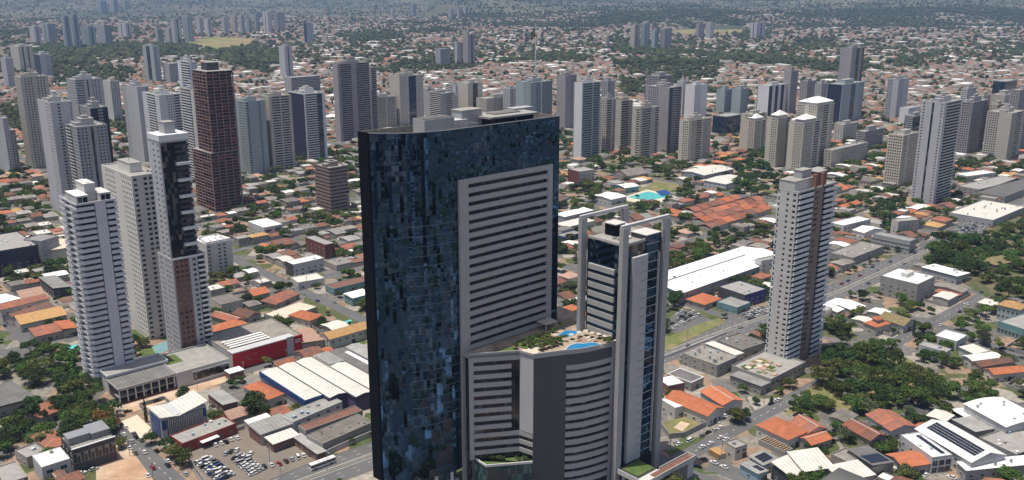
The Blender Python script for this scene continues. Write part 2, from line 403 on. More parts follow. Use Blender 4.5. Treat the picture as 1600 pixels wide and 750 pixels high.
# blocks between the streets: raised pavements with kerbs, lots inside
def lots_mat():
    m = bpy.data.materials.new('town_lots'); m.use_nodes = True; n = m.node_tree; b = n.nodes['Principled BSDF']; N = n.nodes.new
    tc = N('ShaderNodeTexCoord'); b.inputs['Roughness'].default_value = 0.95; b.inputs['Specular IOR Level'].default_value = 0.15
    vo = N('ShaderNodeTexVoronoi'); vo.distance = 'CHEBYCHEV'; vo.inputs['Scale'].default_value = 0.07; vo.inputs['Randomness'].default_value = 0.7; n.links.new(tc.outputs['Object'], vo.inputs['Vector'])
    sp = N('ShaderNodeSeparateColor'); n.links.new(vo.outputs['Color'], sp.inputs[0])
    cr = N('ShaderNodeValToRGB'); cr.color_ramp.interpolation = 'CONSTANT'; el = cr.color_ramp.elements
    cols = [(0.24, 0.22, 0.19), (0.17, 0.16, 0.15), (0.30, 0.21, 0.15), (0.08, 0.105, 0.04), (0.33, 0.30, 0.26), (0.14, 0.135, 0.12), (0.10, 0.11, 0.05), (0.26, 0.19, 0.14)]
    el[0].color = (*cols[0], 1); el[1].position = 1 / 8; el[1].color = (*cols[1], 1)
    for i, c in enumerate(cols[2:]): e = el.new((i + 2) / 8); e.color = (*c, 1)
    n.links.new(sp.outputs[0], cr.inputs[0])
    nz = N('ShaderNodeTexNoise'); nz.inputs['Scale'].default_value = 0.3; nz.inputs['Detail'].default_value = 8; nz.inputs['Roughness'].default_value = 0.75; n.links.new(tc.outputs['Object'], nz.inputs['Vector'])
    mr = N('ShaderNodeMapRange'); mr.inputs[1].default_value = 0.3; mr.inputs[2].default_value = 0.7; mr.inputs[3].default_value = 0.55; mr.inputs[4].default_value = 1.4; n.links.new(nz.outputs[0], mr.inputs[0])
    sc = N('ShaderNodeVectorMath'); sc.operation = 'SCALE'; n.links.new(cr.outputs[0], sc.inputs[0]); n.links.new(mr.outputs[0], sc.inputs['Scale'])
    n.links.new(sc.outputs[0], b.inputs['Base Color']); return m
M_LOTS = lots_mat()
BLOCKS = []
def ave_q(p):
    for (a, b), (c, d) in zip(AVE, AVE[1:]):
        if p <= c: return b + (d - b) * (p - a) / (c - a)
    return AVE[-1][1]
for pa, pb in zip(PST, PST[1:]):
    for qa, qb in zip(QST, QST[1:]):
        a0, a1 = pa + 4.5, pb - 4.5
        lo = [(a0, qa + 4.5), (a1, qa + 4.5)] if qa is not None else [(a0, ave_q(a0) + 12), (a1, ave_q(a1) + 12)]
        hi = [(a1, qb - 4.5), (a0, qb - 4.5)] if qb is not None else [(a1, ave_q(a1) - 12), (a0, ave_q(a0) - 12)]
        BLOCKS.append((a0, a1, lo, hi))
        mir = qa is not None and qa < 40 and pb > -130 and pa < 700
        pts = lo + hi
        def vis(P):
            u, v = PX(*P, 0); return -250 < u < 1850 and v < 1000 and depth(*P) < 1500
        if not (mir or any(vis(P) for P in pts) or vis(((pa + pb) / 2, (lo[0][1] + hi[0][1]) / 2))): continue
        if pa == 303 and qb is None or pa == 485 and qb is None:      # two more streets cross here
            cut = 318 if pa == 303 else 572
            for s in ([(a0, lo[0][1]), (cut - 5, lo[0][1]), (cut - 5, hi[0][1] + .5), (a0, hi[1][1])], [(cut + 5, lo[0][1]), (a1, lo[0][1]), (a1, hi[0][1]), (cut + 5, hi[0][1] + .5)]) if pa == 485 else ([(a0, lo[0][1]), (a1, lo[0][1]), (a1, hi[0][1]), (a0, hi[1][1])],):
                struct(MB().prism([W(*s_) for s_ in s], 0.0, 0.13, M_PAVE, M_LOTS).part('pavement'))
            continue
        if qb == 228 and pa in (303, 485): continue
        struct(MB().prism([W(*s_) for s_ in pts], 0.0, 0.13, M_PAVE, M_LOTS).part('pavement'))
for s in ([(323, 134.5), (480, 134.5), (480, 223.5), (323, 223.5)], [(307.5, 134.5), (312.8, 134.5), (312.8, 223.5), (307.5, 223.5)],
          [(489.5, 134.5), (545, 134.5), (553, 180), (566, 223.5), (489.5, 223.5)], [(556, 134.5), (655, 134.5), (655, 223.5), (577, 223.5), (564, 180)]):
    struct(MB().prism([W(*s_) for s_ in s], 0.0, 0.13, M_PAVE, M_LOTS).part('pavement'))
def patch(name, px, z, m, keep=False, grow=0.5):
    pts = [G(u, v, 0.13) for u, v in px]
    o = struct(MB().poly([(*W(*p), z) for p in pts], m).part(name))
    if o.data.polygons[0].normal.z < 0: o.data.flip_normals()
    if keep: occupy(pts, grow)
    return pts

# ------------------------------------------------------------------ the blue glass tower
def glass_mat():
    m = bpy.data.materials.new('blue_mirror_glass'); m.use_nodes = True; n = m.node_tree; b = n.nodes['Principled BSDF']; N = n.nodes.new
    b.inputs['Base Color'].default_value = (0.036, 0.078, 0.155, 1); b.inputs['Roughness'].default_value = 0.01
    b.inputs['Metallic'].default_value = 1.0; b.inputs['Specular Tint'].default_value = (0.25, 0.36, 0.5, 1)
    ge = N('ShaderNodeNewGeometry'); tc = N('ShaderNodeTexCoord'); nz = N('ShaderNodeTexNoise'); nz.inputs['Scale'].default_value = .07; nz.inputs['Detail'].default_value = 3
    mp = N('ShaderNodeMapping'); mp.inputs['Scale'].default_value = (1.6, 1.6, .45); n.links.new(tc.outputs['Object'], mp.inputs[0]); n.links.new(mp.outputs[0], nz.inputs['Vector'])
    ad = N('ShaderNodeMath'); ad.operation = 'MULTIPLY_ADD'; ad.inputs[1].default_value = .5; n.links.new(ge.outputs['Random Per Island'], ad.inputs[0]); n.links.new(nz.outputs[0], ad.inputs[2])
    mr = N('ShaderNodeMapRange'); mr.inputs[1].default_value = .93; mr.inputs[2].default_value = 1.12; mr.inputs[4].default_value = .5; n.links.new(ad.outputs[0], mr.inputs[0])
    df = N('ShaderNodeBsdfPrincipled'); df.inputs['Base Color'].default_value = (.17, .215, .26, 1); df.inputs['Roughness'].default_value = .15
    ms = N('ShaderNodeMixShader'); n.links.new(mr.outputs[0], ms.inputs[0]); n.links.new(b.outputs[0], ms.inputs[1]); n.links.new(df.outputs[0], ms.inputs[2]); n.links.new(ms.outputs[0], n.nodes['Material Output'].inputs[0])
    return m
M_MIRROR = glass_mat()
M_FRAME = mat('blue_grey_mullion', (0.03, 0.045, 0.07), 0.5, 0.1, 1)
M_FACE = mat('grey_stone_cladding', (0.42, 0.414, 0.402), 0.7, 0.05, 0.15, dirt=0.06)
M_CHAR = mat('charcoal_cladding', (0.085, 0.088, 0.095), 0.6, 0.06, 0.3)
FLR = 3.97; ZB, ZR, ZD = 15.0, 158.0, 67.0
P0, Q0 = 230.0, 275.0
T = root('glass_tower', P0, Q0); tag(T, 'tall curved tower of dark blue mirror glass with a striped grey screen on its front', 'tower')
MARKS.append((P0, Q0 - 5, 'the blue glass tower'))
FRONT = [(184.4, 283.4), (186.0, 281.0), (188.3, 278.7), (191.5, 275.8), (195.8, 273.1), (200.2, 271.2), (205, 269.9), (210.6, 269.0), (270, 269.0)]
def L0(pts): return [(p - P0, q - Q0) for p, q in pts]
def smooth(pts, n=3):
    for _ in range(n):
        out = [pts[0]]
        for a, b in zip(pts, pts[1:]):
            if math.hypot(b[0] - a[0], b[1] - a[1]) > 12: out += [a, b] if out[-1] != a else [b]; continue
            out += [(a[0] * .75 + b[0] * .25, a[1] * .75 + b[1] * .25), (a[0] * .25 + b[0] * .75, a[1] * .25 + b[1] * .75)]
        out.append(pts[-1]); pts = [a for i, a in enumerate(out) if i == 0 or math.hypot(a[0] - out[i - 1][0], a[1] - out[i - 1][1]) > .01]
    return pts
FR = L0(smooth(FRONT, 2)); BACK = L0([(270, 289), (184, 289)])
inset = [(x + (0.25 if i < 20 else 0), y + 0.25) for i, (x, y) in enumerate(FR)]
MB().prism(inset[:-1] + [(FR[-1][0] - 0.25, FR[-1][1] + 0.25), (39.7, 13.7), (-45.6, 13.7)], ZB - 0.4, ZR - 3.4, M_FRAME).part('tower_core', T)
def resample(pts, step):
    d = [0]
    for a, b in zip(pts, pts[1:]): d.append(d[-1] + math.hypot(b[0] - a[0], b[1] - a[1]))
    n = max(2, round(d[-1] / step)); out = []
    for k in range(n + 1):
        s = d[-1] * k / n
        i = max(j for j in range(len(d)) if d[j] <= s + 1e-9); i = min(i, len(pts) - 2)
        t = (s - d[i]) / (d[i + 1] - d[i]); out.append((pts[i][0] + (pts[i + 1][0] - pts[i][0]) * t, pts[i][1] + (pts[i + 1][1] - pts[i][1]) * t))
    return out
def curtain(name, line, z0, z1, step, dz, skip, tilt, parent, m=M_MIRROR, gap=0.022):
    'glass panes one by one along a line (outside on the right hand), each hung a hair out of true'
    pts = resample(line, step); nz = round((z1 - z0) / dz); dz = (z1 - z0) / nz; b = MB(); k = b.mi(m)
    for i in range(len(pts) - 1):
        (x0, y0), (x1, y1) = pts[i], pts[i + 1]; L = math.hypot(x1 - x0, y1 - y0); tx, ty = (x1 - x0) / L, (y1 - y0) / L; ox, oy = ty, -tx
        cw, cz = nrs.normal(0, tilt * 1.2), nrs.normal(0, tilt * .3)
        for j in range(nz):
            za, zb = z0 + j * dz, z0 + (j + 1) * dz
            if skip and skip((x0 + x1) / 2, (y0 + y1) / 2, (za + zb) / 2): continue
            a = (cw + nrs.normal(0, tilt)) * L / 2; c = (cz + nrs.normal(0, tilt)) * dz / 2
            q = len(b.v)
            for s, zz, e in ((gap, za + gap, -a - c), (L - gap, za + gap, a - c), (L - gap, zb - gap, a + c), (gap, zb - gap, -a + c)):
                b.v.append((x0 + tx * s + ox * e, y0 + ty * s + oy * e, zz))
            b.f.append((q, q + 1, q + 2, q + 3)); b.m.append(k)
    return b.part(name, parent, 'stuff')
def behind(x, y, z):
    p = x + P0
    return (p > 215.5 and z < ZD - 2) or (219.5 < p < 261.5 and ZD < z < 137)
curtain('glass_panel', FR, ZB, ZR - 0.2, 1.4, FLR / 2, behind, R(0.15), T)
curtain('glass_panel', L0([(270, 269), (270, 289)]), 40, ZR - 0.2, 1.5, FLR / 2, None, R(0.4), T)
curtain('glass_panel', L0([(270, 289), (184, 289)]), ZB, ZR - 0.2, 2.8, FLR, None, R(0.4), T)
MB().prism(L0([(183.6, 289.2), (183.9, 283.3), (184.9, 282.9), (184.6, 289.2)]), ZB - 1, ZR + 0.2, M_BLACK).part('edge_fin', T)
# floor lines in the middle of the curve
for j in range(6, 28):
    z = ZB + j * FLR; seg = [pt for pt in FR if 193.5 < pt[0] + P0 < 212]
    if seg: MB().wall([(x, y - 0.06) for x, y in seg + [(-15.8, -6.06)]], z - 0.09, z + 0.09, 0.08, mat('floor_line_metal', (.14, .18, .24), .5, .1, .3)).part('floor_line', T)
# roof and parapet
rp = MB(); rp.prism(inset[:-1] + [(39.4, -5.6), (39.4, 13.6), (-45.4, 13.6)], ZR - 3.4, ZR - 2.9, M_CONCD); rp.part('roof', T)
MB().wall([(x, y + .3) for x, y in FR], ZR - 2.9, ZR + 0.05, 0.4, M_FRAME).part('parapet', T)
MB().wall([(x, y + .2) for x, y in FR], ZR + .05, ZR + .25, 0.5, M_STEEL).part('coping', T)
MB().wall([(FR[-1][0] - .2, FR[-1][1]), (39.8, 13.8), (-45.6, 13.8), (FR[0][0] + .3, FR[0][1])], ZR - 3, ZR + 0.15, 0.4, M_CONCD).part('parapet', T)
# crown
def crown(name, px, z0, dx, dy, h, m, top=None):
    p, q = G(*px, z0); b = MB(); x, y = p - P0, q - Q0
    b.box(x, x + dx, y, y + dy, z0, z0 + h, m)
    if top: b.box(x - 0.25, x + dx + 0.25, y - 0.25, y + dy + 0.25, z0 + h, z0 + h + 0.5, top)
    return b.part(name, T)
zc = ZR - 2.9
MB().box(-24, -9.5, 2.5, 10, zc, zc + 6.3, M_GREY).part('plant_room', T)
MB().box(-23.6, -10, 3, 9.5, zc + 6.3, zc + 6.6, M_RDARK).part('plant_room_roof', T)
MB().box(-9.5, -1, 4.5, 11, zc, zc + 4.5, M_LGREY).part('plant_room', T)
tw = MB(); tw.box(-3, 7.5, 6, 12.5, zc, zc + 7.4, M_GREY); tw.box(-3.2, 7.7, 5.8, 12.7, zc + 7.4, zc + 7.8, M_CONC); tw.part('lift_tower', T)
pv = MB(); pv.box(9, 30, -0.5, 10, zc, zc + 4.2, M_FRAME); pv.part('penthouse', T)
curtain('penthouse_glass', [(9, -0.62), (30, -0.62)], zc, zc + 4.1, 1.5, 2.0, None, R(0.3), T)
MB().prism([(5.5, -1.5), (31.5, -2.0), (33, 11.5), (10, 12.5), (5, 6)], zc + 4.25, zc + 5.0, M_CONC).part('penthouse_roof', T)
MB().box(12, 26, 3, 9, zc + 5.01, zc + 5.4, M_CONCD).part('penthouse_roof_slab', T)
MB().box(27, 38, 8, 13, zc, zc + 5.8, M_GREY).part('stair_tower', T)
fr = MB()
for x in (-10, -6, -2):
    fr.box(x - .12, x + .12, -2.6, -2.36, zc, zc + 3.6, M_STEEL); fr.box(x - .12, x + .12, 3.6, 3.84, zc, zc + 3.6, M_STEEL); fr.box(x - .1, x + .1, -2.4, 3.7, zc + 3.6, zc + 3.8, M_STEEL)
fr.box(-10, -2, -2.62, -2.42, zc + 3.61, zc + 3.83, M_STEEL); fr.box(-10, -2, 3.62, 3.82, zc + 3.61, zc + 3.83, M_STEEL); fr.part('roof_frame', T)
for i in range(14):
    x = rnd.uniform(-14, 38); y = rnd.uniform(-4.5, 1.2)
    if 7 < x < 33: y = rnd.uniform(-5, -2.5)
    MB().box(x, x + rnd.uniform(.8, 1.8), y, y + 1.0, zc, zc + rnd.uniform(.8, 1.6), rnd.choice([M_STEEL, M_DGREY, M_WHITE])).part('roof_unit', T)
# striped screen
sx0, sx1, sxr = 214.5 - P0, 219.0 - P0, 265.0 - P0; yb, yf = 268.75 - Q0, 267.6 - Q0
col_l = MB().box(sx0, sx1, yf, yb, 0.13, 138.5, M_FACE); col_l.part('screen_post', T)
MB().box(262.2 - P0, sxr, yf, yb, ZD + .3, 138.5, M_FACE).part('screen_post', T)
MB().box(sx1 + .01, 262.19 - P0, yf, yb, 136.4, 138.49, M_FACE).part('screen_beam', T)
NB = 19; fh = (136.4 - ZD - .3) / NB
sp = MB().box(sx1 + .01, 262.19 - P0, yf + .12, yb, 0, fh * 0.55, M_FACE).mesh('spandrel')
for j in range(NB): inst('spandrel', sp, T, (0, 0, ZD + .3 + j * fh))
MB().box(sx1 + .01, 262.19 - P0, -5.95, -5.75, ZD, 136.5, GLN).part('screen_glazing', T)
# legs and lobby under the glass
lob = MB(); lob.prism(L0([(192, 279), (200, 274), (214, 272), (214, 286), (190, 287)]), 0.13, ZB - .4, GLG); lob.part('lobby', T)
for px_, q_ in ((186.5, 283), (190, 278.5), (196, 274.3), (203, 271.5), (210, 270)):
    MB().cyl(px_ - P0, q_ - Q0, 0.7, 0.13, ZB - .4, M_WHITE, 12).part('column', T)
for dz in (4.5, 9):
    MB().prism(L0([(188, 282), (193, 277), (203, 271.5), (214, 270.2), (214, 285), (189, 286.5)]), dz, dz + .5, M_OFF).part('lobby_slab', T)
occupy([(182, 290), (184, 280), (196, 270), (215, 263), (235, 243), (305, 210), (305, 232), (300, 256), (288, 290)], 4)
HIDE.append((565, 205, 875, 745, 380)); HIDE.append((733, 540, 972, 760, 330)); HIDE.append((905, 345, 1047, 740, 350))

# ------------------------------------------------------------------ hospital podium in front of the tower, with its roof deck
P1, Q1 = 250.0, 255.0
B = root('podium_building', P1, Q1); tag(B, 'grey banded podium block with curved front, charcoal panel and a pool on its roof', 'building')
MARKS.append((258, 240, 'the curved podium'))
def L1(pts): return [(p - P1, q - Q1) for p, q in pts]
CURVE = smooth([(247.6, 240.8), (250.6, 238.9), (254.5, 237.3), (259.3, 235.9), (264, 234.9), (268.2, 234.3)], 2)
EDGE = [(215.2, 264.2), (233.0, 253.2), (234.5, 246.6)] + CURVE + [(271.6, 233.9), (272, 253), (284, 262), (284, 284), (270.6, 284), (270.6, 268.6), (215.2, 268.6)]
MB().prism(L1([(216.2, 264.3), (233.9, 253.6), (235.3, 247.3)] + [(p + .5, q + .9) for p, q in CURVE] + [(271, 234.8), (271.4, 253), (283, 262), (283, 283), (271, 283), (271, 268), (216.2, 268)]), 0.13, ZD - 1.2, GLN).part('podium_core', B)
MB().prism(L1(EDGE), ZD - 1.3, ZD - 0.05, M_FACE, mat('deck_paving', (.40, .33, .25), .9, .3, .35, dirt=.4, col2=(.30, .22, .16))).part('deck', B)
def ribbon(name, line, z0, z1, t, m, parent, P, Q, out=0.0):
    ln = [(p - P, q - Q) for p, q in offset(line, -out - t / 2)]
    return MB().wall(ln, z0, z1, t, m).part(name, parent)
ribbon('parapet', [EDGE[1], EDGE[2]] + CURVE + [(271.6, 233.9)], ZD, ZD + 0.9, 0.3, M_FACE, B, P1, Q1)
ribbon('parapet', [EDGE[0], EDGE[1]], ZD, ZD + 0.9, 0.3, M_FACE, B, P1, Q1)
# banded wall on the left
wa, wb = EDGE[0], EDGE[1]
def along(a, b, t): return (a[0] + (b[0] - a[0]) * t, a[1] + (b[1] - a[1]) * t)
F2 = 3.78
ribbon('wall_pier', [wa, along(wa, wb, .09)], 20, ZD, 1.0, M_FACE, B, P1, Q1, -1.0)
ribbon('wall_band', [along(wa, wb, .091), wb], ZD - 3.2, ZD - .01, 1.0, M_FACE, B, P1, Q1, -1.0)
for j in range(11):
    z = ZD - 3.2 - F2 * (j + 1)
    if j < 8: ribbon('wall_band', [along(wa, wb, .091), along(wa, wb, .84)], z, z + F2 * .52, .9, M_FACE, B, P1, Q1, -1.0)
    else: ribbon('wall_band', [along(wa, wb, .091), wb, EDGE[2]], z, z + F2 * .5, .9, M_FACE, B, P1, Q1, -1.0)
ribbon('return_wall', [wb, EDGE[2]], ZD - 3.2 - F2 * 8.4, ZD - .02, .9, M_LGREY, B, P1, Q1, -.95)
ribbon('charcoal_panel', [EDGE[2], (240.6, 244.2), CURVE[0]], 0.13, ZD - .02, .9, M_CHAR, B, P1, Q1, -.95)
ribbon('top_band', CURVE, ZD - 6.2, ZD - .03, .8, M_CHAR, B, P1, Q1, -.9)
for j in range(16):
    z = ZD - 6.2 - F2 * (j + 1) + F2 * .42
    if z > 4: ribbon('curved_band', CURVE, z, z + F2 * .58, .8, M_FACE, B, P1, Q1, -.9)
ribbon('end_pier', [CURVE[-1], (271.7, 233.9)], 0.13, ZD + .88, .95, M_LGREY, B, P1, Q1, -.92)
# lower terrace of glass
TZ = 20.0
tr = [G(737, 713, TZ), G(760, 728, TZ), G(832, 722, TZ), (235.5, 247), (233, 253), (216, 264)]
MB().prism(L1(tr), .13, TZ - .4, GLG, M_LAWN).part('terrace_block', B)
MB().wall(L1(tr[:3]), TZ - .5, TZ + .5, .35, M_WHITE).part('terrace_parapet', B)
for k in range(26):
    t, s = rnd.random(), rnd.random(); p, q = along(along(tr[0], tr[2], t), along(wa, wb, t), .25 + .5 * s)
# deck fittings
def deckpoly(name, px, z, m, h=None, top=None):
    pts = L1([G(u, v, ZD) for u, v in px])
    b = MB()
    if h is None: b.poly([(x, y, z) for x, y in pts], m)
    else: b.prism(pts, z, z + h, m, top)
    o = b.part(name, B)
    if h is None and o.data.polygons[0].normal.z < 0: o.data.flip_normals()
    return o
pool = [(884, 546), (890, 540), (900, 536.5), (912, 537), (924, 535), (936, 537), (941, 541), (930, 543), (915, 545), (900, 547)]
deckpoly('pool_rim', [(u + (u - 912) * .08, v + (v - 541) * .12) for u, v in pool], ZD - .04, M_OFF, .12)
deckpoly('pool', pool, ZD + .1, M_WATER)
deckpoly('pool', [(872, 524), (884, 516), (903, 517), (898, 524), (884, 527)], ZD + .02, M_WATER)
deckpoly('lawn', [(812, 549), (836, 536), (850, 540), (838, 553)], ZD - .02, M_SAND)
deckpoly('lawn', [(770, 549), (800, 540), (812, 548), (790, 552)], ZD - .02, M_LAWN)
deckpoly('deck_planter', [(800, 538), (845, 519), (860, 524), (822, 546)], ZD - .02, M_LAWN, .35)
pav = MB(); x, y = L1([G(853, 518, ZD)])[0]
for a, c in ((0, 0), (6, 0), (0, 8), (6, 8)): pav.box(x + a, x + a + .3, y + c, y + c + .3, ZD, ZD + 3, M_OFF)
pav.box(x - .4, x + 6.7, y - .4, y + 8.7, ZD + 3, ZD + 3.35, M_BEIGE); pav.part('pavilion', B)
for i in range(9):
    u, v = [(905, 526), (915, 524), (925, 527), (935, 529), (945, 532), (955, 531), (893, 530), (868, 530), (950, 527)][i]
    x, y = L1([G(u, v, ZD)])[0]
    MB().cyl(x, y, .06, ZD, ZD + 2.2, M_WOOD, 6).cyl(x, y, 1.3, ZD + 2.1, ZD + 2.7, rnd.choice([M_BEIGE, M_OFF, M_TILEB]), 8, .1).part('umbrella', B)
for i in range(20):
    u = rnd.uniform(896, 960); v = 530 + (u - 896) * .04 + rnd.uniform(-3, 5)
    x, y = L1([G(u, v, ZD)])[0]; MB().box(x, x + 1.9, y, y + .6, ZD - .04, ZD + .35, rnd.choice([M_WHITE, M_TILEB, M_BEIGE])).part('sun_lounger', B)
DECK_TREES = [G(u, v, ZD) for u, v in ((818, 541), (826, 536), (834, 533), (842, 528), (848, 533), (829, 543), (838, 540), (856, 527), (806, 545), (775, 549), (866, 520), (878, 513), (850, 545), (858, 543), (866, 541), (873, 538), (880, 533), (846, 547), (862, 534), (854, 537), (948, 538), (955, 535))]

# ------------------------------------------------------------------ the annex: slim tower held between two portal frames
P2, Q2 = 283.0, 240.0
X = root('annex_tower', P2, Q2); tag(X, 'slim dark glass tower held between two pale concrete portal frames', 'tower')
MARKS.append((285, 226, 'the portal-framed tower'))
def bx(name, p0, p1, q0, q1, z0, z1, m, par=X, P=P2, Q=Q2): return MB().box(p0 - P, p1 - P, q0 - Q, q1 - Q, z0, z1, m).part(name, par)
ZA = 109.0; ZP = 118.3
bx('annex_core', 271.0, 296.5, 232.2, 252.3, .13, ZA - .6, GLD)
bx('roof', 270.8, 296.8, 232.0, 252.6, ZA - .6, ZA, M_CONC)
for q0, q1 in ((229.8, 231.9), (252.7, 254.6)):
    bx('portal_post', 267.6, 271.0, q0, q1, .13, ZP - 1.2, M_FACE); bx('portal_post', 294.2, 297.6, q0, q1, .13, ZP - 1.21, M_FACE)
    bx('portal_beam', 267.6, 297.6, q0 + .3, q1 - .3, ZP - 1.2, ZP, M_LGREY)
# left face: mirror glass above, pale bands below
curtain('glass_panel', [(270.8 - P2, 252.2 - Q2), (270.8 - P2, 232.3 - Q2)], ZD + .2, ZA - .3, 1.5, FLR / 2, None, R(.2), X)
for j in range(8):
    z = ZD + 1.0 + j * FLR; bx('band', 269.7, 270.7, 236.0, 250.6, z, z + 2.3, M_FACE)
# right face
curtain('glass_panel', [(271.5 - P2, 231.6 - Q2), (275 - P2, 231.6 - Q2)], .2, ZA - 3, 1.5, FLR / 2, None, R(.2), X)
bx('grey_wall', 275.0, 284.2, 230.2, 231.9, 10, 103.5, M_LGREY)
for j in range(23): bx('wall_ledge', 279.8, 284.1, 229.95, 230.19, 13 + j * 3.97, 13.28 + j * 3.97, M_FACE)
curtain('glass_panel', [(284.4 - P2, 231.4 - Q2), (293.7 - P2, 231.4 - Q2)], 10, ZA + 1.8, 1.55, FLR / 2, None, R(.2), X)
for j in range(25): bx('floor_line', 284.3, 292.2, 231.05, 231.3, 12 + j * FLR, 12.25 + j * FLR, M_LGREY)
bx('fin', 291.7, 292.2, 230.4, 231.3, 10, ZA - 6, M_OFF)
bx('glass_box', 284.3, 293.6, 231.5, 240, ZA, ZA + 2.0, M_DGREY); bx('glass_box_roof', 284.1, 293.7, 231.3, 240.2, ZA + 2.0, ZA + 2.3, M_OFF)
bx('plant_room', 279, 285, 244, 250, ZA, ZA + 5, M_BLACK); bx('plant_room_roof', 278.6, 285.4, 243.6, 250.4, ZA + 5, ZA + 5.4, M_OFF)
bx('plant_room', 285.1, 290, 245, 251, ZA, ZA + 3.5, M_LGREY)
for i in range(16):
    p = rnd.uniform(272.5, 292); q = rnd.uniform(234, 243); bx('roof_unit', p, p + rnd.uniform(.7, 1.8), q, q + 1, ZA, ZA + rnd.uniform(.4, 1.1), rnd.choice([M_WHITE, M_STEEL, M_CONC]))
bx('roof_parapet', 270.9, 296.7, 232.05, 232.35, ZA, ZA + .8, M_OFF); bx('roof_parapet', 270.9, 271.2, 232.4, 252.2, ZA, ZA + .8, M_OFF)
bx('side_wall', 296.6, 297.3, 232, 252.6, .13, ZA - .7, M_FACE); bx('back_wall', 271.5, 293.7, 252.35, 252.65, .13, ZA - .7, GLB)
# raised platform and footbridge
D = root('footbridge', 285, 220); tag(D, 'raised concrete platform and brown-floored footbridge beside the portal-framed tower', 'footbridge')
def dx(name, p0, p1, q0, q1, z0, z1, m): return bx(name, p0, p1, q0, q1, z0, z1, m, D, 285, 220)
dx('platform', 268.4, 282, 214, 229.6, 8.2, 9.6, M_OFF); dx('walkway', 282.01, 303, 214, 218.4, 8.21, 9.59, M_OFF)
dx('walkway_floor', 276, 302.5, 214.5, 217.9, 9.6, 9.66, M_RBROWN); dx('planter', 269.5, 281.5, 219, 229, 9.6, 10.1, M_DGREY)
for q in (214.0, 218.1): dx('walkway_parapet', (270 if q < 215 else 283), 303, q, q + .3, 9.6, 10.5, M_BEIGE)
dx('walkway_parapet', 268.4, 268.7, 214.31, 229.5, 9.6, 10.5, M_OFF); dx('walkway_parapet', 302.7, 303.0, 214.31, 218.09, 9.6, 10.5, M_BEIGE)
dx('pier', 298.5, 302.6, 214.6, 217.8, .13, 8.2, M_OFF)
for p, q in ((270, 216), (270, 227), (280, 216), (280, 227)): dx('column', p - .6, p + .6, q - .6, q + .6, .13, 8.2, M_BEIGE)
dx('lobby', 272, 279, 218, 226, .13, 8.1, GLB)
dx('planter_hedge', 270, 281, 219.5, 228.5, 10.1, 10.5, M_LAWN)

# ------------------------------------------------------------------ high-rise towers
def parse(s): return [(k[0], float(k[1:] or 1)) for k in s.split()]
def facade(wm, bm, parts, put, S0, S1, spec, n, fl, z0, H, rec, m1, m2, pset, keyname, m_slab):
    'strips across one face; put(mb, s0, s1, t0, t1, za, zb, mat) lays a box at face coordinates'
    st = parse(spec); tot = sum(x for _, x in st); s = S0
    for k, wgt in st:
        e = s + (S1 - S0) * wgt / tot; a, c = s + .004, e - .004
        if k == 'w': put(wm, a, c, 0, rec, z0, H, m1)
        elif k == 'W': put(wm, a, c, -.12, rec, z0, H, m2)
        elif k in 'sS':
            cnt = max(1, round((c - a) / (3.4 if k == 's' else 2.7))); cw = (c - a) / cnt; ww = cw * (.5 if k == 's' else .66); hh = .48 if k == 's' else .54
            for i in range(cnt + 1):
                x0 = a if i == 0 else a + i * cw - (cw - ww) / 2; x1 = c if i == cnt else a + i * cw + (cw - ww) / 2
                put(wm, x0, x1, 0, rec, z0, H, m1)
            for i in range(cnt):
                x0 = a + i * cw + (cw - ww) / 2
                for j in range(n + 1):
                    za = z0 + j * fl - fl * (1 - hh) * .5; zb = za + fl * (1 - hh)
                    put(wm, x0 + .002, x0 + ww - .002, .03, rec, max(za, z0), min(zb, H - .003), m1)
        elif k in 'rRq':
            mm = m2 if k == 'R' else m1; hh = .36 if k == 'q' else .58
            if k in pset:
                b = MB(); put(b, a, c, 0, rec, 0, fl * hh, mm); me = b.mesh('spandrel')
                for j in range(n): parts.append(('spandrel', me, z0 + j * fl))
            else:
                for j in range(n): put(wm, a, c, 0, rec, z0 + j * fl, z0 + j * fl + fl * hh, mm)
        elif k in 'bBp':
            o = -1.0 if k == 'b' else -.7 if k == 'p' else 0.0; ph = 1.9 if k == 'p' else 1.3; k_ = k; k = 'b' if k == 'p' else k
            b = MB() if k_ in pset else bm
            def bal(b, z):
                put(b, a + .1, c - .1, o, rec, z, z + .22, m_slab); put(b, a + .1, c - .1, o - .002, o + .12, z + .22, z + ph, m_slab)
                if k == 'b':
                    put(b, a + .1, a + .22, o + .12, 0, z + .22, z + ph - .002, m_slab); put(b, c - .22, c - .1, o + .12, 0, z + .22, z + ph - .002, m_slab)
            if k_ in pset:
                bal(b, 0); me = b.mesh('balcony')
                for j in range(n): parts.append(('balcony', me, z0 + j * fl))
            else:
                for j in range(n): bal(b, z0 + j * fl)
        elif k == 'g':
            put(wm, a, c, .12, .3, z0, H, GLB)
            for j in range(n): put(wm, a, c, .02, .12, z0 + j * fl, z0 + j * fl + .3, M_FRAME)
        elif k == 'f':       # bare frame of a tower being built
            for j in range(n): put(wm, a, c, 0, rec, z0 + j * fl, z0 + j * fl + .45, m1)
            cnt = max(1, round((c - a) / 7))
            rq = random.Random(round(c * 10))
            for j in range(n):
                for i in range(cnt):
                    if rq.random() < .45: xa = a + .5 + (c - a - .5) * i / cnt; put(wm, xa, xa + (c - a - .5) / cnt * rq.uniform(.4, .95) - .5, .25, .45, z0 + j * fl + .46, z0 + j * fl + rq.choice([1.3, 2.2, fl - .02]), M_BRICK)
            for i in range(cnt + 1): x0 = a + (c - a - .5) * i / cnt; put(wm, x0, x0 + .5, .02, .5, z0, H, m1)
        s = e
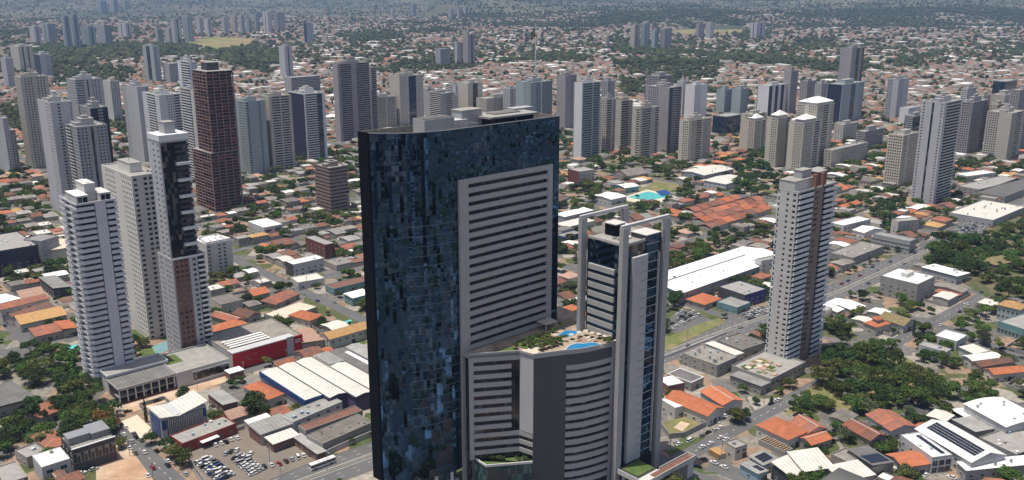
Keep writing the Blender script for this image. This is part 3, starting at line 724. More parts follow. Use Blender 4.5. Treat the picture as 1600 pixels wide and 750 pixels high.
def block(par, x0, y0, w, d, z0, H, fl, Ls, Rs, m1, m2, gm, rec=.9, pset='', slab=None, roof=M_CONC, parapet=1.0):
    n = max(1, round((H - z0) / fl)); fl = (H - z0) / n; slab = slab or m1
    wm, bm, parts = MB(), MB(), []
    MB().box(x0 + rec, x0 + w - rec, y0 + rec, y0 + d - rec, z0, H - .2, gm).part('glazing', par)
    def mk(f):
        def put(b, s0, s1, t0, t1, za, zb, m):
            if zb - za < .02: return
            if f == 'R': b.box(x0 + s0, x0 + s1, y0 + t0, y0 + t1, za, zb, m)
            elif f == 'K': b.box(x0 + s0, x0 + s1, y0 + d - t1, y0 + d - t0, za, zb, m)
            elif f == 'L': b.box(x0 + t0 + .01, x0 + t1 + .01, y0 + s0, y0 + s1, za, zb, m)
            else: b.box(x0 + w - t1 - .01, x0 + w - t0 - .01, y0 + s0, y0 + s1, za, zb, m)
        return put
    for f, spec, S0, S1 in (('R', Rs, 0, w), ('K', Rs, 0, w), ('L', Ls, rec, d - rec), ('J', Ls, rec, d - rec)):
        facade(wm, bm, parts, mk(f), S0, S1, spec, n, fl, z0, H - .01, rec, m1, m2, pset if f in 'RL' else '', f, slab)
    if wm.f: wm.part('wall', par)
    if bm.f: bm.part('balcony', par, 'stuff')
    for nm, me, z in parts: inst(nm, me, par, (0, 0, z))
    r = MB(); r.box(x0 + .02, x0 + w - .02, y0 + .02, y0 + d - .02, H - .2, H + .06, roof, True)
    r.part('roof', par)
    if parapet:
        b = MB()
        b.box(x0, x0 + w, y0, y0 + .3, H + .06, H + parapet, m1); b.box(x0, x0 + w, y0 + d - .3, y0 + d, H + .06, H + parapet, m1)
        b.box(x0, x0 + .3, y0 + .301, y0 + d - .301, H + .06, H + parapet, m1); b.box(x0 + w - .3, x0 + w, y0 + .301, y0 + d - .301, H + .06, H + parapet, m1)
        b.part('parapet', par)
def penthouse(par, x0, x1, y0, y1, z, h, m, cap=None):
    b = MB().box(x0, x1, y0, y1, z, z + h, m); b.box(x0 - .2, x1 + .2, y0 - .2, y1 + .2, z + h, z + h + .35, cap or M_CONC); return b.part('penthouse', par)
def place(uc, vt, vb, uL, uR):
    ub = uc + (795 - uc) * (vb - vt) / (5425 - vt); p, q = G(ub, vb); h = height_at(vt, p, q)
    w = solve(lambda s: PX(p + s, q, h)[0] - uR, 0, 90) if uR > uc else 10
    d = solve(lambda s: uL - PX(p, q + s, h)[0], 0, 90) if uL < uc else 10
    return p, q, h, max(w, 5), max(d, 5)
def tower(label, uc, vt, vb, uL, uR, Ls, Rs, m1=M_BEIGE, m2=None, gm=None, fl=3.0, pset='', slab=None, pent=2, roof=None, depth_=None, mark=None, name='apartment_tower', cat='tower', group=None, parapet=1.0, lo=0.13):
    p, q, h, w, d = place(uc, vt, vb, uL, uR)
    if depth_: d = depth_
    o = root(name, p, q); tag(o, label, cat, group)
    block(o, 0, 0, w, d, lo, h, fl, Ls, Rs, m1, m2 or m1, gm or GLD, .9, pset, slab, roof or M_CONC, parapet)
    rr = random.Random(int(uc * 7 + vt))
    if pent >= 1: penthouse(o, w * .3, w * .72, d * .3, d * .7, h + .06, rr.uniform(4, 6), m1)
    if pent >= 2: penthouse(o, w * .12, w * .29, d * .35, d * .6, h + .06, rr.uniform(2, 3.2), m1); penthouse(o, w * .4, w * .6, d * .4, d * .6, h + 6.4, rr.uniform(1.5, 2.5), m1)
    for i in range(3):
        x, y = rr.uniform(w * .74, w - 2), rr.uniform(1, d - 2.5)
        if w > 8 and depth(p, q) < 1500: MB().box(x, x + 1.4, y, y + 1.2, h + .06, h + 1.3, M_STEEL).part('roof_unit', o)
    if rr.random() < .5: MB().cyl(w * .5, d * .5, .22, h, h + rr.uniform(9, 16), M_STEEL, 6, .08).part('antenna', o)
    if rr.random() < .5: MB().cyl(w * .2, d * .75, 1.5, h + .06, h + 2.8, M_OFF, 12).part('water_tank', o)
    occupy([(p, q), (p + w, q), (p + w, q + d), (p, q + d)], 5)
    if mark: MARKS.append((p + w / 2, q, mark))
    HIDE.append((PX(p, q + d, h)[0], vt + 8, PX(p + w, q, 0)[0], vb - 6, depth(p, q) + 8))
    return o, p, q, h, w, d

# striped white tower, lower left
p, q, h, w, d = place(118, 322, 608, 92, 182)
o = root('apartment_tower', p, q); tag(o, 'white tower striped by dark ribbon windows and wavy balconies, lower left', 'tower'); MARKS.append((p + w / 2, q, 'the striped white tower'))
w1, w2 = w * .44, w * .70
block(o, 0, 0, w, d, .13, h, 3.15, 'r4 q3 r3', 'r44 G2 w26 G2 r26', mat('bright_grey_paint', (.62, .63, .66), .7, .05, .1, dirt=.1), M_WHITE, GLD, 1.1, 'rq', M_WHITE)
n = round((h - .13) / 3.15); f3 = (h - .13) / n
wav = MB(); pts = [(-.05 - 1.5 * max(0, math.sin(k / 8 * math.pi * 2.0)) , .6 + (d - 2) * k / 16) for k in range(17)]
for (xa, ya), (xb, yb_) in zip(pts, pts[1:]): wav.prism([(xa, ya), (0, ya), (0, yb_), (xb, yb_)], 0.02, .22, M_LGREY); wav.wall([(xa, ya), (xb, yb_)], .22, 1.25, .14, M_LGREY)
wm_ = wav.mesh('balcony')
for j in range(n): inst('balcony', wm_, o, (-.12, 0, .13 + j * f3))
penthouse(o, w * .35, w * .62, d * .25, d * .75, h + .06, 9, M_OFF, M_OFF); penthouse(o, w * .06, w * .34, 1.6, d * .7, h + .06, 4.2, M_OFF, M_RWHITE); penthouse(o, w * .63, w * .9, 1.6, d * .6, h + .06, 4.2, M_OFF, M_OFF)
for a, c in ((.09, .19), (.21, .32), (.66, .75), (.77, .87)): MB().box(w * a, w * c, 1.5, 1.59, h + .8, h + 3.6, GLD).part('window', o)
MB().box(w * .44, w * .53, d * .3, d * .7, h + 9.45, h + 9.8, M_RWHITE).part('roof_unit', o)
occupy([(p, q), (p + w, q), (p + w, q + d), (p, q + d)], 5); HIDE.append((97, 330, 212, 590, depth(p, q) + 8))
T1 = (p, q, h, w, d)

tower('cream tower with paired small windows between the striped white and the two-part towers', 205, 278, 532, 158, 250, 's3 w2 s3 w1', 's2 w1 S3 w1 s1', mat('pale_cream_paint', (.68, .66, .60), .85, .07, .1, dirt=.12), fl=3.05, mark='the cream tower', pent=1)
# two-part tower: dark glass above, brown below
p, q, h, w, d = place(268, 408, 566, 246, 321)
o = root('apartment_tower', p, q); tag(o, 'two-part tower, dark glass upper half with white balconies, brown tiled lower half', 'tower'); MARKS.append((p + w / 2, q, 'the two-part glass and brown tower'))
block(o, 0, 0, w, d, .13, h, 3.1, 's3 w1 s2 w.5', 'w1 W9 w1 s4 b5', M_LGREY, M_BROWN, GLD, .9, 'b', M_WHITE)
for j in range(1, round(h / 3.1)):
    for a in (.1, .24, .37): MB().box(w * a, w * a + w * .075, -.2, -.13, j * 3.1 + .9, j * 3.1 + 2.3, GLD).part('window', o)
xU = solve(lambda s: PX(p + s, q + 2, h + 60)[0] - 299, 0, 60); hU = height_at(224, p + 1, q + 2)
block(o, .8, 2, w * .82, d - 4, h + .06, hU, 3.1, 's2 w1 s2 w2', 'G5 B2 B3', M_LGREY, M_WHITE, GLD, .9, 'B', M_DGREY)
wb_ = MB().box(w * .44, w * .83, -.4, 1.9, 0, 1.5, M_WHITE).mesh('balcony')
k = 0; z = h + 7
while z < hU - 6: inst('balcony', wb_, o, (0, 0, z)); z += 9.3
MB().box(.6, w * .82 + 1, 1.7, d - 1.8, hU + .9, hU + 4.2, M_WHITE).part('roof_parapet', o)
penthouse(o, w * .3, w * .6, d * .3, d * .7, hU + 4.2, 6, M_GREY)
MB().wall([(0, 0), (w, 0), (w, 1.8)], h + .07, h + 1.2, .2, M_WHITE).part('terrace_parapet', o)
occupy([(p, q), (p + w, q), (p + w, q + d), (p, q + d)], 5); HIDE.append((240, 235, 318, 560, depth(p, q) + 8))
T3 = (p, q, h, w, d)
# concrete frame under construction
p, q, h, w, d = place(329, 240, 332, 300, 373)
o = root('unfinished_tower', p, q); tag(o, 'tall unfinished tower of bare red-brown floors and columns', 'construction site'); MARKS.append((p + w / 2, q, 'the unfinished red-brown tower'))
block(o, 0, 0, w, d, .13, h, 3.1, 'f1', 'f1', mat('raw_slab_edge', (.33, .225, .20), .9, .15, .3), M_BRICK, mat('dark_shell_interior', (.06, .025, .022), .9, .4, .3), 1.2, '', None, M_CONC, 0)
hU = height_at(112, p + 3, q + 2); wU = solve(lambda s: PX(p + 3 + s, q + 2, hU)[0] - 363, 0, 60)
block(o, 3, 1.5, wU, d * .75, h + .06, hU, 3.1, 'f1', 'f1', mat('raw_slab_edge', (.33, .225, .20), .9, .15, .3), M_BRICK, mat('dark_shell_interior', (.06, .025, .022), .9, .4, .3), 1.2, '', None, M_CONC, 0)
penthouse(o, wU * .35, wU * .8, d * .3, d * .6, hU + .06, 7, M_DGREY)
sc_ = MB()
for j in range(0, round(hU / 3.1), 3): sc_.box(-.7, -.1, 2, d * .5, j * 3.1 + .8, j * 3.1 + .9, M_DGREY)
sc_.part('scaffold', o, 'stuff')
MB().box(3 + wU + .3, 3 + wU + 1.5, 4, 5.2, .13, hU - 20, M_STEEL).part('hoist_mast', o)
occupy([(p, q), (p + w, q), (p + w, q + d), (p, q + d)], 5); HIDE.append((305, 120, 365, 328, depth(p, q) + 5))
# right-hand tower
p, q, h, w, d = place(1250, 302, 578, 1217, 1307)
o = root('apartment_tower', p, q); tag(o, 'tall grey-beige tower with white balconies and a brown central strip, right of the portal-framed tower', 'tower'); MARKS.append((p + w / 2, q, 'the brown-striped tower'))
block(o, 0, 0, w, d, .13, h, 3.1, 's4 w1 s3 w4', 'p9 G.8 W6 G.8 p8', M_OFF, mat('taupe_render', (.27, .2, .175), .8, .08, .1), GLD, .9, 'p', mat('pale_balcony_glass', (.66, .70, .72), .35, .04, .2))
for j in range(2, round(h / 3.1)):
    MB().box(w * .42, w * .52, -.2, -.13, j * 3.1 + .9, j * 3.1 + 2.2, GLD).part('window', o)
penthouse(o, -.01, w * .55, d * .25, d - .01, h + .06, 5.5, M_OFF); penthouse(o, w * .25, w * .5, d * .4, d * .8, h + 6, 4, M_GREY); penthouse(o, w * .56, w * .8, 2, d * .5, h + .06, 8, M_BROWN); penthouse(o, w * .5, w - .2, d * .55, d * .95, h + .06, 7.5, M_GREY)
MB().box(w * .40, w * .44, -.3, 2, h, h + 8, M_BROWN).part('roof_fin', o); MB().box(w * .6, w * .64, -.3, 2, h, h + 8, M_BROWN).part('roof_fin', o)
occupy([(p, q), (p + w, q), (p + w, q + d), (p, q + d)], 4); HIDE.append((1205, 300, 1300, 570, depth(p, q) + 8))
T43 = (p, q, h, w, d)

TW = [
 # label, uc, vt, vb, uL, uR, left strips, right strips, wall, accent, glass, extras
 ('grey tower with two pale blank piers, left of the cream tower', 78, 162, 338, 58, 112, 's2 w3', 'w2 s2 w3 s1', M_LGREY, None, None, dict(mark='the grey twin-pier tower')),
 ('dark slab tower with grey flank behind the grey twin-pier tower', 141, 170, 322, 124, 168, 'w1 s2', 'W3 r2 W2', M_GREY, M_NAVY, None, {}),
 ('grey tower with stepped balconies and a dark groove down its middle', 119, 200, 346, 99, 167, 'S2 b2 s1', 's4 w1 G1 w1 s4', M_GREY, None, None, dict(slab=M_OFF)),
 ('beige tower with rows of small windows, far left', 31, 122, 264, 22, 75, 'S1', 'w1 s3 w1 s3 w1', M_BEIGE, None, None, dict(mark='the far-left beige tower')),
 ('white and grey tower with dark window columns, right of the far-left beige tower', 117, 126, 250, 103, 160, 'S2', 'r3 w1 G.5 w1 s3 w1', M_LGREY, None, None, {}),
 ('plain pale tower with two rounded blank faces, behind the cream tower', 214, 137, 256, 190, 232, 'w3 s1', 'w2 s1', M_LGREY, None, None, dict(mark='the plain pale tower')),
 ('white tower with many short balconies behind the two-part tower', 248, 150, 275, 222, 283, 's1 b2 s1', 'w2 s2 b2', M_WHITE, None, None, dict(slab=M_WHITE)),
 ('slender white tower with balconies left of the unfinished tower, taller one', 296, 98, 262, 277, 307, 'b3 w1', 'w1 s2', M_WHITE, None, None, {}),
 ('white tower with curved balconies beside the unfinished tower, lower one', 303, 142, 286, 280, 318, 'w1 b3', 'b2', M_OFF, None, None, dict(slab=M_WHITE)),
 ('thin pale blue-grey tower standing alone beyond the plain pale tower', 239, 73, 131, 222, 248, 'w1 G1 w1', 's1 w1', M_TEALW, None, None, dict(pent=1)),
 ('pale teal tower with window columns right of the unfinished tower', 383, 160, 273, 366, 414, 'S2 w1', 's1 w2 s1 w1', M_TEALW, None, None, dict(mark='the pale teal tower')),
 ('beige tower with open balconies joined to the pale teal tower', 420, 152, 268, 402, 455, 'w1 s1', 'w1 B3 w.4 B3 w1', M_BEIGE, None, None, dict(slab=M_OFF)),
 ('navy-sided tower with white balcony bands', 475, 148, 252, 450, 507, 'W1', 'w.5 b4 g2 w1', M_WHITE, M_NAVY, GLB, dict(slab=M_WHITE, mark='the navy-sided tower')),
 ('tall mauve-brown tower wrapped in fine balconies', 527, 101, 222, 519, 577, 'w1', 'w1 b4 w2 b5', M_MAUVE, None, None, dict(mark='the tall mauve-brown tower')),
 ('narrow grey tower wing right of the mauve-brown tower', 580, 107, 214, 574, 588, 'w1', 'b1', M_MAUVE, None, None, dict(pent=0)),
 ('squat pale tower with pairs of windows right of the mauve-brown tower', 585, 154, 207, 574, 619, 's1', 'w1 S2 w.5 S2 w.5', M_BEIGE, None, None, {}),
 ('beige tower with a green glass centre', 624, 120, 203, 608, 661, 'w1', 'w1 W.2 g1 w1', M_BEIGE, M_OFF, GLG, dict(mark='the green-centred beige tower')),
 ('grey tower with curved balconies, right of the green-centred beige tower', 690, 147, 192, 664, 709, 'b3 w1', 'w2 b3', M_GREY, None, None, dict(slab=M_OFF)),
 ('small white balcony tower behind the curved-balcony tower', 712, 134, 180, 696, 722, 'w1 b2', 'w1', M_OFF, None, None, dict(slab=M_WHITE)),
 ('tan tower with a dark central recess behind the roof of the blue tower', 731, 131, 188, 715, 754, 'w1', 'w1 G1 w1', M_CREAM, None, None, dict(pent=1)),
 ('low wide beige block behind the roof of the blue tower', 760, 155, 190, 744, 812, 's2 w1', 'w1 s3 w1', M_BEIGE, None, None, dict(pent=1)),
 ('pale blue-white tower with green balconies behind the blue tower roof', 829, 130, 205, 806, 863, 's1 w1', 'w1 S1 W.2 S2', M_TEALW, M_WHITE, GLG, dict(mark='the pale blue-white tower')),
 ('brown-grey slab tower right of the blue tower top', 884, 119, 206, 870, 901, 'w1', 'w1 s1', M_MAUVE, None, None, {}),
 ('white tower with pale green balconies right of the blue tower top', 911, 131, 248, 897, 939, 'w3', 'b4 W.3 b3', M_WHITE, M_WHITE, GLG, dict(slab=M_TEALW, mark='the white and pale green tower')),
 ('beige tower of dark balcony stacks, left one of the pair', 949, 157, 241, 937, 963, 's1', 'B2 w1 B1', M_BEIGE, None, None, dict(slab=M_CREAM)),
 ('beige tower of dark balcony stacks, right one of the pair', 972, 159, 234, 960, 989, 'w1', 'B2 w1', M_BEIGE, None, None, dict(slab=M_CREAM)),
 ('grey-beige tower behind the beige pair', 950, 128, 200, 940, 961, 's1', 's1 w1', M_GREY, None, None, dict(pent=1)),
 ('beige tower with three columns of dark balconies', 1001, 171, 249, 988, 1031, 'B1 w1', 'w.5 B2 w1 B1', M_BEIGE, None, None, dict(slab=M_CREAM, mark='the three-column beige tower')),
 ('big mauve tower with one dark flank', 1047, 138, 240, 1008, 1066, 'w2 s2 w.5', 'W.6 r1 B1', M_MAUVE, M_DGREY, None, dict(mark='the big mauve tower')),
 ('mauve-grey tower with open top floors behind the big mauve tower', 1030, 120, 215, 1010, 1053, 'S1', 'S2', M_MAUVE, None, None, dict(pent=1)),
 ('pale beige twin-blocked tower with white crown', 1077, 190, 253, 1062, 1112, 'S1 w.5', 'w.6 S1 B1 w.4 W.6 S1', M_CREAM, M_GREY, None, dict(mark='the white-crowned beige tower')),
 ('white slab tower far behind the white-crowned tower', 1086, 134, 188, 1071, 1106, 'w1', 's1 w1', M_WHITE, None, None, dict(pent=1)),
 ('grey-blue block, left one of two beyond the white-crowned tower', 1133, 141, 181, 1120, 1144, 'w1', 's2', M_TEALW, None, None, dict(pent=1)),
 ('grey-blue block, right one of two beyond the white-crowned tower', 1158, 140, 183, 1144, 1170, 'w1', 's2', M_TEALW, None, None, dict(pent=1)),
 ('cream tower with white roof slab in the right-hand cluster', 1174, 180, 236, 1158, 1198, 'S1 w.6', 'S1 w.4 B1 w.3', M_CREAM, None, None, dict(pent=1)),
 ('white tower with dark blue window stripes', 1203, 135, 186, 1184, 1230, 'w1', 'W1 w1 W1 w1 W1 w1', M_WHITE, M_NAVY, GLB, dict(pent=1)),
 ('tall brownish slab behind the right-hand cluster', 1237, 112, 182, 1225, 1248, 'w1', 's1', M_MAUVE, None, None, dict(pent=1)),
 ('broad cream tower with white pitched crown', 1277, 166, 262, 1245, 1304, 'S1 w.5 S1', 'w.4 S1 B1 w.4 S.6', M_CREAM, None, None, dict(mark='the broad cream tower', pent=0)),
 ('dark and white tower with blue glass columns', 1317, 133, 196, 1293, 1351, 'W1', 'w2 g1 w1 s1', M_TEALW, M_NAVY, GLB, dict(pent=1)),
 ('very tall mauve-grey tower with dark edge, above the right-hand cluster', 1332, 76, 186, 1314, 1352, 'w1', 'w1 G.7 w.6 G.6', M_MAUVE, None, None, dict(pent=1, mark='the very tall mauve-grey tower')),
 ('pale tower with a column of small windows, standing alone at right', 1405, 125, 190, 1387, 1421, 'w1 S1', 's1 w1', M_LGREY, None, None, {}),
 ('small white tower right of the lone pale tower', 1420, 170, 198, 1406, 1439, 'w1', 's1 w1', M_WHITE, None, None, dict(pent=0)),
 ('tall light grey tower with deep stepped balconies on its right side', 1477, 162, 322, 1441, 1504, 's1 w2 G.7 w2 s1', 'w1 b4 b2', M_LGREY, None, None, dict(slab=M_LGREY, mark='the tall light grey tower')),
 ('cream block with small windows left of the tall light grey tower', 1412, 213, 292, 1388, 1437, 'S2', 'S1 w.6 S2 w.3', M_CREAM, None, None, dict(mark='the cream block', pent=1)),
 ('mauve tower with rows of narrow windows right of the tall light grey tower', 1520, 161, 240, 1500, 1546, 'S2 w.5', 'w.4 S2 B1', M_MAUVE, None, None, {}),
 ('wide beige tower with a blank left face, far right', 1582, 178, 252, 1543, 1602, 'w1 S1', 'S1 B1 w.5', M_BEIGE, None, None, dict(mark='the far-right beige tower', slab=M_CREAM)),
 ('beige tower behind the far-right beige tower', 1571, 150, 222, 1548, 1589, 'w1', 'w1 G.5', M_BEIGE, None, None, dict(pent=1)),
 ('greenish glass block behind the far-right towers', 1572, 128, 172, 1552, 1590, 'g1', 'g1', M_TEALW, None, GLG, dict(pent=0)),
 ('brownish tower at the right edge', 1594, 142, 240, 1579, 1626, 's1', 's1 w1', M_MAUVE, None, None, dict(pent=1)),
 ('cream slab tower left of the beige towers, far right', 1537, 151, 222, 1526, 1550, 'w1', 'w1 s1', M_CREAM, None, None, dict(pent=1)),
 ('brick-brown office block of narrow floors on a wide base', 514, 264, 336, 490, 544, 'r1', 'r1', mat('brown_grey_concrete', (.27, .20, .175), .85, .1, .1, dirt=.15), M_BROWN, None, dict(mark='the brick-brown office block', fl=3.4)),
 ('white eight-storey block with jagged roof beside the two-part tower', 322, 384, 436, 300, 362, 'w1 s1', 's1 w1 s2 w1', M_OFF, None, None, dict(mark='the jagged-roofed white block', roof=M_RWHITE, pent=0)),
 ('bluish slab tower cut by the left edge', 4, 186, 272, -16, 12, 's1', 's1', M_LGREY, None, None, dict(pent=1)),
 ('triple beige block at upper left', 28, 73, 113, 15, 50, 'w1', 'w1 G.4 w1 G.4 w1', M_BEIGE, None, None, dict(pent=1)),
 ('pale block with navy corner at upper left', 62, 86, 122, 52, 79, 'W1', 'w1 s1', M_LGREY, M_NAVY, None, dict(pent=1)),
 ('slender pale tower standing alone above the pale teal tower', 444, 73, 122, 435, 456, 'w1', 'w1 G.4 w1', M_LGREY, None, None, dict(pent=1)),
 ('low grey hotel block behind the navy-sided tower', 455, 122, 150, 444, 500, 'w1', 'r1', M_GREY, None, None, dict(pent=0)),
 ('blue glass slab tower beyond the mauve-brown tower', 479, 36, 68, 474, 489, 'W1', 'w1', M_TEALW, M_NAVY, None, dict(pent=0)),
 ('pair-columned grey tower above the green-centred tower, left', 688, 77, 103, 680, 703, 'w1', 's2', M_GREY, None, None, dict(pent=0)),
 ('thin white tower above the green-centred tower', 714, 66, 100, 710, 721, 'w1', 'w1', M_LGREY, None, None, dict(pent=0)),
 ('tall grey tower above the green-centred tower, right', 731, 54, 101, 723, 741, 'w1', 'w1 G.5 w.5', M_MAUVE, None, None, dict(pent=0)),
 ('pale slab tower on a green field at far right', 1183, 36, 62, 1173, 1197, 'w1 G.3 w1', 'w1 G.3 w1', M_LGREY, None, None, dict(pent=0)),
 ('low bluish glass block at the foot of the two grey-blue blocks', 1136, 183, 213, 1114, 1162, 'g1', 'g1', M_TEALW, None, GLG, dict(pent=0)),
 ('beige four-storey slab right of the pyramid-capped towers', 1300, 236, 263, 1288, 1357, 's1', 's1', M_BEIGE, None, None, dict(pent=0)),
 ('dark low office block behind the cream block', 1352, 207, 238, 1338, 1382, 'r1', 'r1', M_GREY, M_DGREY, GLB, dict(pent=1)),
 ('pale low office block left of the cream block', 1318, 196, 222, 1304, 1340, 's1', 's1', M_OFF, None, None, dict(pent=1)),
 ('dark blue-grey block behind the tall light grey tower', 1428, 183, 222, 1414, 1446, 'r1', 'g1', M_GREY, M_NAVY, GLB, dict(pent=1)),
 ('grey block behind the plain pale tower', 264, 100, 132, 254, 280, 'w1', 's1', M_GREY, None, None, dict(pent=0)),
 ('beige balcony tower behind the curved-balcony tower', 668, 140, 182, 658, 680, 's1', 'B1 w1', M_BEIGE, None, None, dict(pent=1)),
 ('pale tower left of the tan recessed tower', 706, 150, 190, 700, 716, 'w1', 's1', M_OFF, None, None, dict(pent=1)),
 ('grey tower between the pale blue-white tower and the blue tower roof', 797, 140, 190, 786, 808, 's1', 's1 w1', M_LGREY, None, None, dict(pent=1)),
 ('off-white tower between the mauve towers and the white slab tower', 1068, 128, 185, 1058, 1076, 's1', 'w1 s1', M_OFF, None, None, dict(pent=1)),
 ('mauve block beyond the two grey-blue blocks', 1262, 128, 176, 1250, 1276, 's1', 's1 w1', M_MAUVE, None, None, dict(pent=1)),
 ('grey tower left of the dark and white tower', 1284, 132, 180, 1274, 1294, 's1', 'w1 s1', M_LGREY, None, None, dict(pent=1)),
 ('pale tower behind the mauve narrow-windowed tower', 1512, 140, 214, 1502, 1526, 's1', 'w1 s1', M_OFF, None, None, dict(pent=1)),
 ('cream tower between the far-right towers', 1560, 165, 236, 1546, 1572, 's1', 'B1 w1', M_CREAM, None, None, dict(pent=1)),
 ('white mid-rise at the left edge under the far-left beige tower', 10, 205, 262, -6, 24, 's1', 's1', M_OFF, None, None, dict(pent=1)),
 ('light tower far left beyond the far-left beige tower', 8, 92, 140, 0, 20, 's1', 's1', M_LGREY, None, None, dict(pent=1)),
 ('pale tower behind the white and grey tower at left', 172, 128, 190, 160, 186, 'w1', 's1', M_OFF, None, None, dict(pent=1)),
]
for (lab, uc, vt, vb, uL, uR, Ls, Rs, m1, m2, gm, kw) in TW:
    o, p, q, h, w, d = tower(lab, uc, vt, vb, uL, uR, Ls, Rs, m1, m2, gm, **kw)
    if 'pitched crown' in lab:
        b = MB(); z = h + 1; b.box(1, w - 1, 1, d - 1, z, z + 2.5, M_OFF); b.part('penthouse', o)
        b = MB(); k = [(.5, .5, z + 2.5), (w - .5, .5, z + 2.5), (w - .5, d - .5, z + 2.5), (.5, d - .5, z + 2.5), (w * .35, d / 2, z + 8), (w * .65, d / 2, z + 8)]
        b.poly([k[0], k[1], k[5], k[4]], M_RWHITE).poly([k[1], k[2], k[5]], M_RWHITE).poly([k[2], k[3], k[4], k[5]], M_RWHITE).poly([k[3], k[0], k[4]], M_RWHITE).part('crown_roof', o)
    if 'jagged' in lab:
        for i in range(4): x = w * i / 4; MB().prism([(x + .3, .6), (x + w / 4 - .3, .6), (x + w / 8, d * .6)], h + .1, h + 2.4, M_RWHITE).part('roof_gable', o)
# cream towers with white pyramid caps
for lab, uc, vt, vb, uL, uR in (('cream tower under a white pyramid cap, first of three from the left', 1180, 190, 238, 1164, 1198), ('cream tower under a white pyramid cap, middle one of three', 1216, 186, 262, 1199, 1237), ('cream tower under a white pyramid cap, first of three from the right', 1256, 193, 268, 1233, 1284)):
    o, p, q, h, w, d = tower(lab, uc, vt, vb, uL, uR, 'S1 w.6', 'w.3 S1.6 w.4 B1 w.3', M_CREAM, slab=M_OFF, pent=0, group='cream towers with white pyramid caps')
    MB().box(w * .2, w * .8, d * .2, d * .8, h + .06, h + 3.5, M_OFF).part('penthouse', o)
    b = MB(); a = [(w * .12, d * .12), (w * .88, d * .12), (w * .88, d * .88), (w * .12, d * .88)]
    for i in range(4): b.poly([(*a[i], h + 3.5), (*a[(i + 1) % 4], h + 3.5), (w / 2, d / 2, h + 9)], M_RWHITE)
    b.part('pyramid_cap', o)
# clusters far off: each block its own tower
FAR = [(45, 62, 42, 70), (64, 86, 38, 69), (95, 108, 26, 78), (108, 121, 24, 77), (125, 148, 42, 76), (150, 173, 40, 73), (183, 205, 38, 60), (242, 255, 46, 70), (257, 268, 45, 70),
       (266, 282, 30, 66), (284, 300, 26, 65), (305, 316, 28, 55), (318, 330, 30, 56), (346, 357, 27, 54), (360, 370, 25, 53), (372, 382, 24, 54), (384, 393, 30, 52), (396, 405, 22, 50), (410, 424, 19, 52), (427, 444, 20, 51),
       (148, 166, 2, 23), (168, 184, -2, 22), (190, 202, 1, 20), (206, 220, -3, 13), (250, 272, -4, 11), (276, 295, -3, 10), (300, 330, 0, 14), (370, 392, 0, 13), (398, 425, -2, 12), (428, 438, 0, 11),
       (700, 708, 14, 36), (714, 721, 14, 36), (724, 732, 12, 30), (740, 750, 8, 24), (755, 766, 5, 20), (770, 780, 8, 20), (782, 800, 4, 18), (820, 830, 6, 18),
       (985, 1000, 40, 78), (1002, 1016, 38, 76), (1018, 1030, 48, 80), (1032, 1050, 46, 80), (945, 953, 58, 78), (1088, 1101, 38, 60), (1103, 1116, 36, 60), (1450, 1458, -3, 16), (1462, 1472, -5, 18), (1235, 1241, 8, 18), (1100, 1115, 0, 14), (640, 650, 8, 26), (610, 617, 16, 30)]
rr = random.Random(3)
for (a, c, vt, vb) in FAR:
    m1 = rr.choice([M_OFF, M_LGREY, M_BEIGE, M_MAUVE, M_TEALW, M_GREY, M_LGREY]); f = rr.uniform(.3, .6); uc = a + (c - a) * f
    o, p, q, h, w, d = tower(None, uc, vt, vb, a, c, rr.choice(['w1', 's1', 'w1 G.3 w1']), rr.choice(['s1', 'w1 G.4 w1', 's1 w1 s1']), m1, pent=1, group='distant apartment towers')
    pend(o, {M_OFF: 'off-white', M_LGREY: 'light grey', M_BEIGE: 'beige', M_MAUVE: 'mauve-grey', M_TEALW: 'pale blue-grey', M_GREY: 'grey'}[m1] + ' distant tower block', p, q)

# ------------------------------------------------------------------ low buildings
def gable_mesh(w, d, z, rise, axis, over, m, mw=None):
    'two thin roof slabs with a ridge along x; axis "y" swaps (caller turns the object)'
    b = MB(); o, t = over, .14; k = rise / (d / 2)
    y0, y1, ym = -o, d + o, d / 2; zl = z - k * o
    for ya, yb in ((y0, ym), (y1, ym)):
        P = [(-o, ya, zl), (w + o, ya, zl), (w + o, yb, z + rise), (-o, yb, z + rise)]
        if ya > yb: P = [P[1], P[0], P[3], P[2]]
        b.poly([(x, y, zz + t) for x, y, zz in P], m); b.poly([P[3], P[2], P[1], P[0]], m)
        for i in range(4):
            if i == 2: continue
            a, c = P[i], P[(i + 1) % 4]; b.poly([a, c, (c[0], c[1], c[2] + t), (a[0], a[1], a[2] + t)], m)
    if mw:
        for x in (.02, w - .02): b.poly([(x, 0.02, z - .02), (x, d - .02, z - .02), (x, ym, z + rise - .05)], mw)
    return b
def hip_mesh(w, d, z, rise, over, m):
    b = MB(); o = over; k = min(w, d) / 2 + o
    a = [(-o, -o, z), (w + o, -o, z), (w + o, d + o, z), (-o, d + o, z)]
    if w >= d: r0, r1 = (-o + k, d / 2, z + rise), (w + o - k, d / 2, z + rise)
    else: r0, r1 = (w / 2, -o + k, z + rise), (w / 2, d + o - k, z + rise)
    if w >= d: b.poly([a[0], a[1], r1, r0], m).poly([a[1], a[2], r1], m).poly([a[2], a[3], r0, r1], m).poly([a[3], a[0], r0], m)
    else: b.poly([a[0], a[1], r0], m).poly([a[1], a[2], r1, r0], m).poly([a[2], a[3], r1], m).poly([a[3], a[0], r0, r1], m)
    for i in range(4): p_, q_ = a[i], a[(i + 1) % 4]; b.poly([(p_[0], p_[1], z - .18), (q_[0], q_[1], z - .18), q_, p_], m)
    b.poly([(x, y, z - .18) for x, y, _ in a[::-1]], m)
    return b
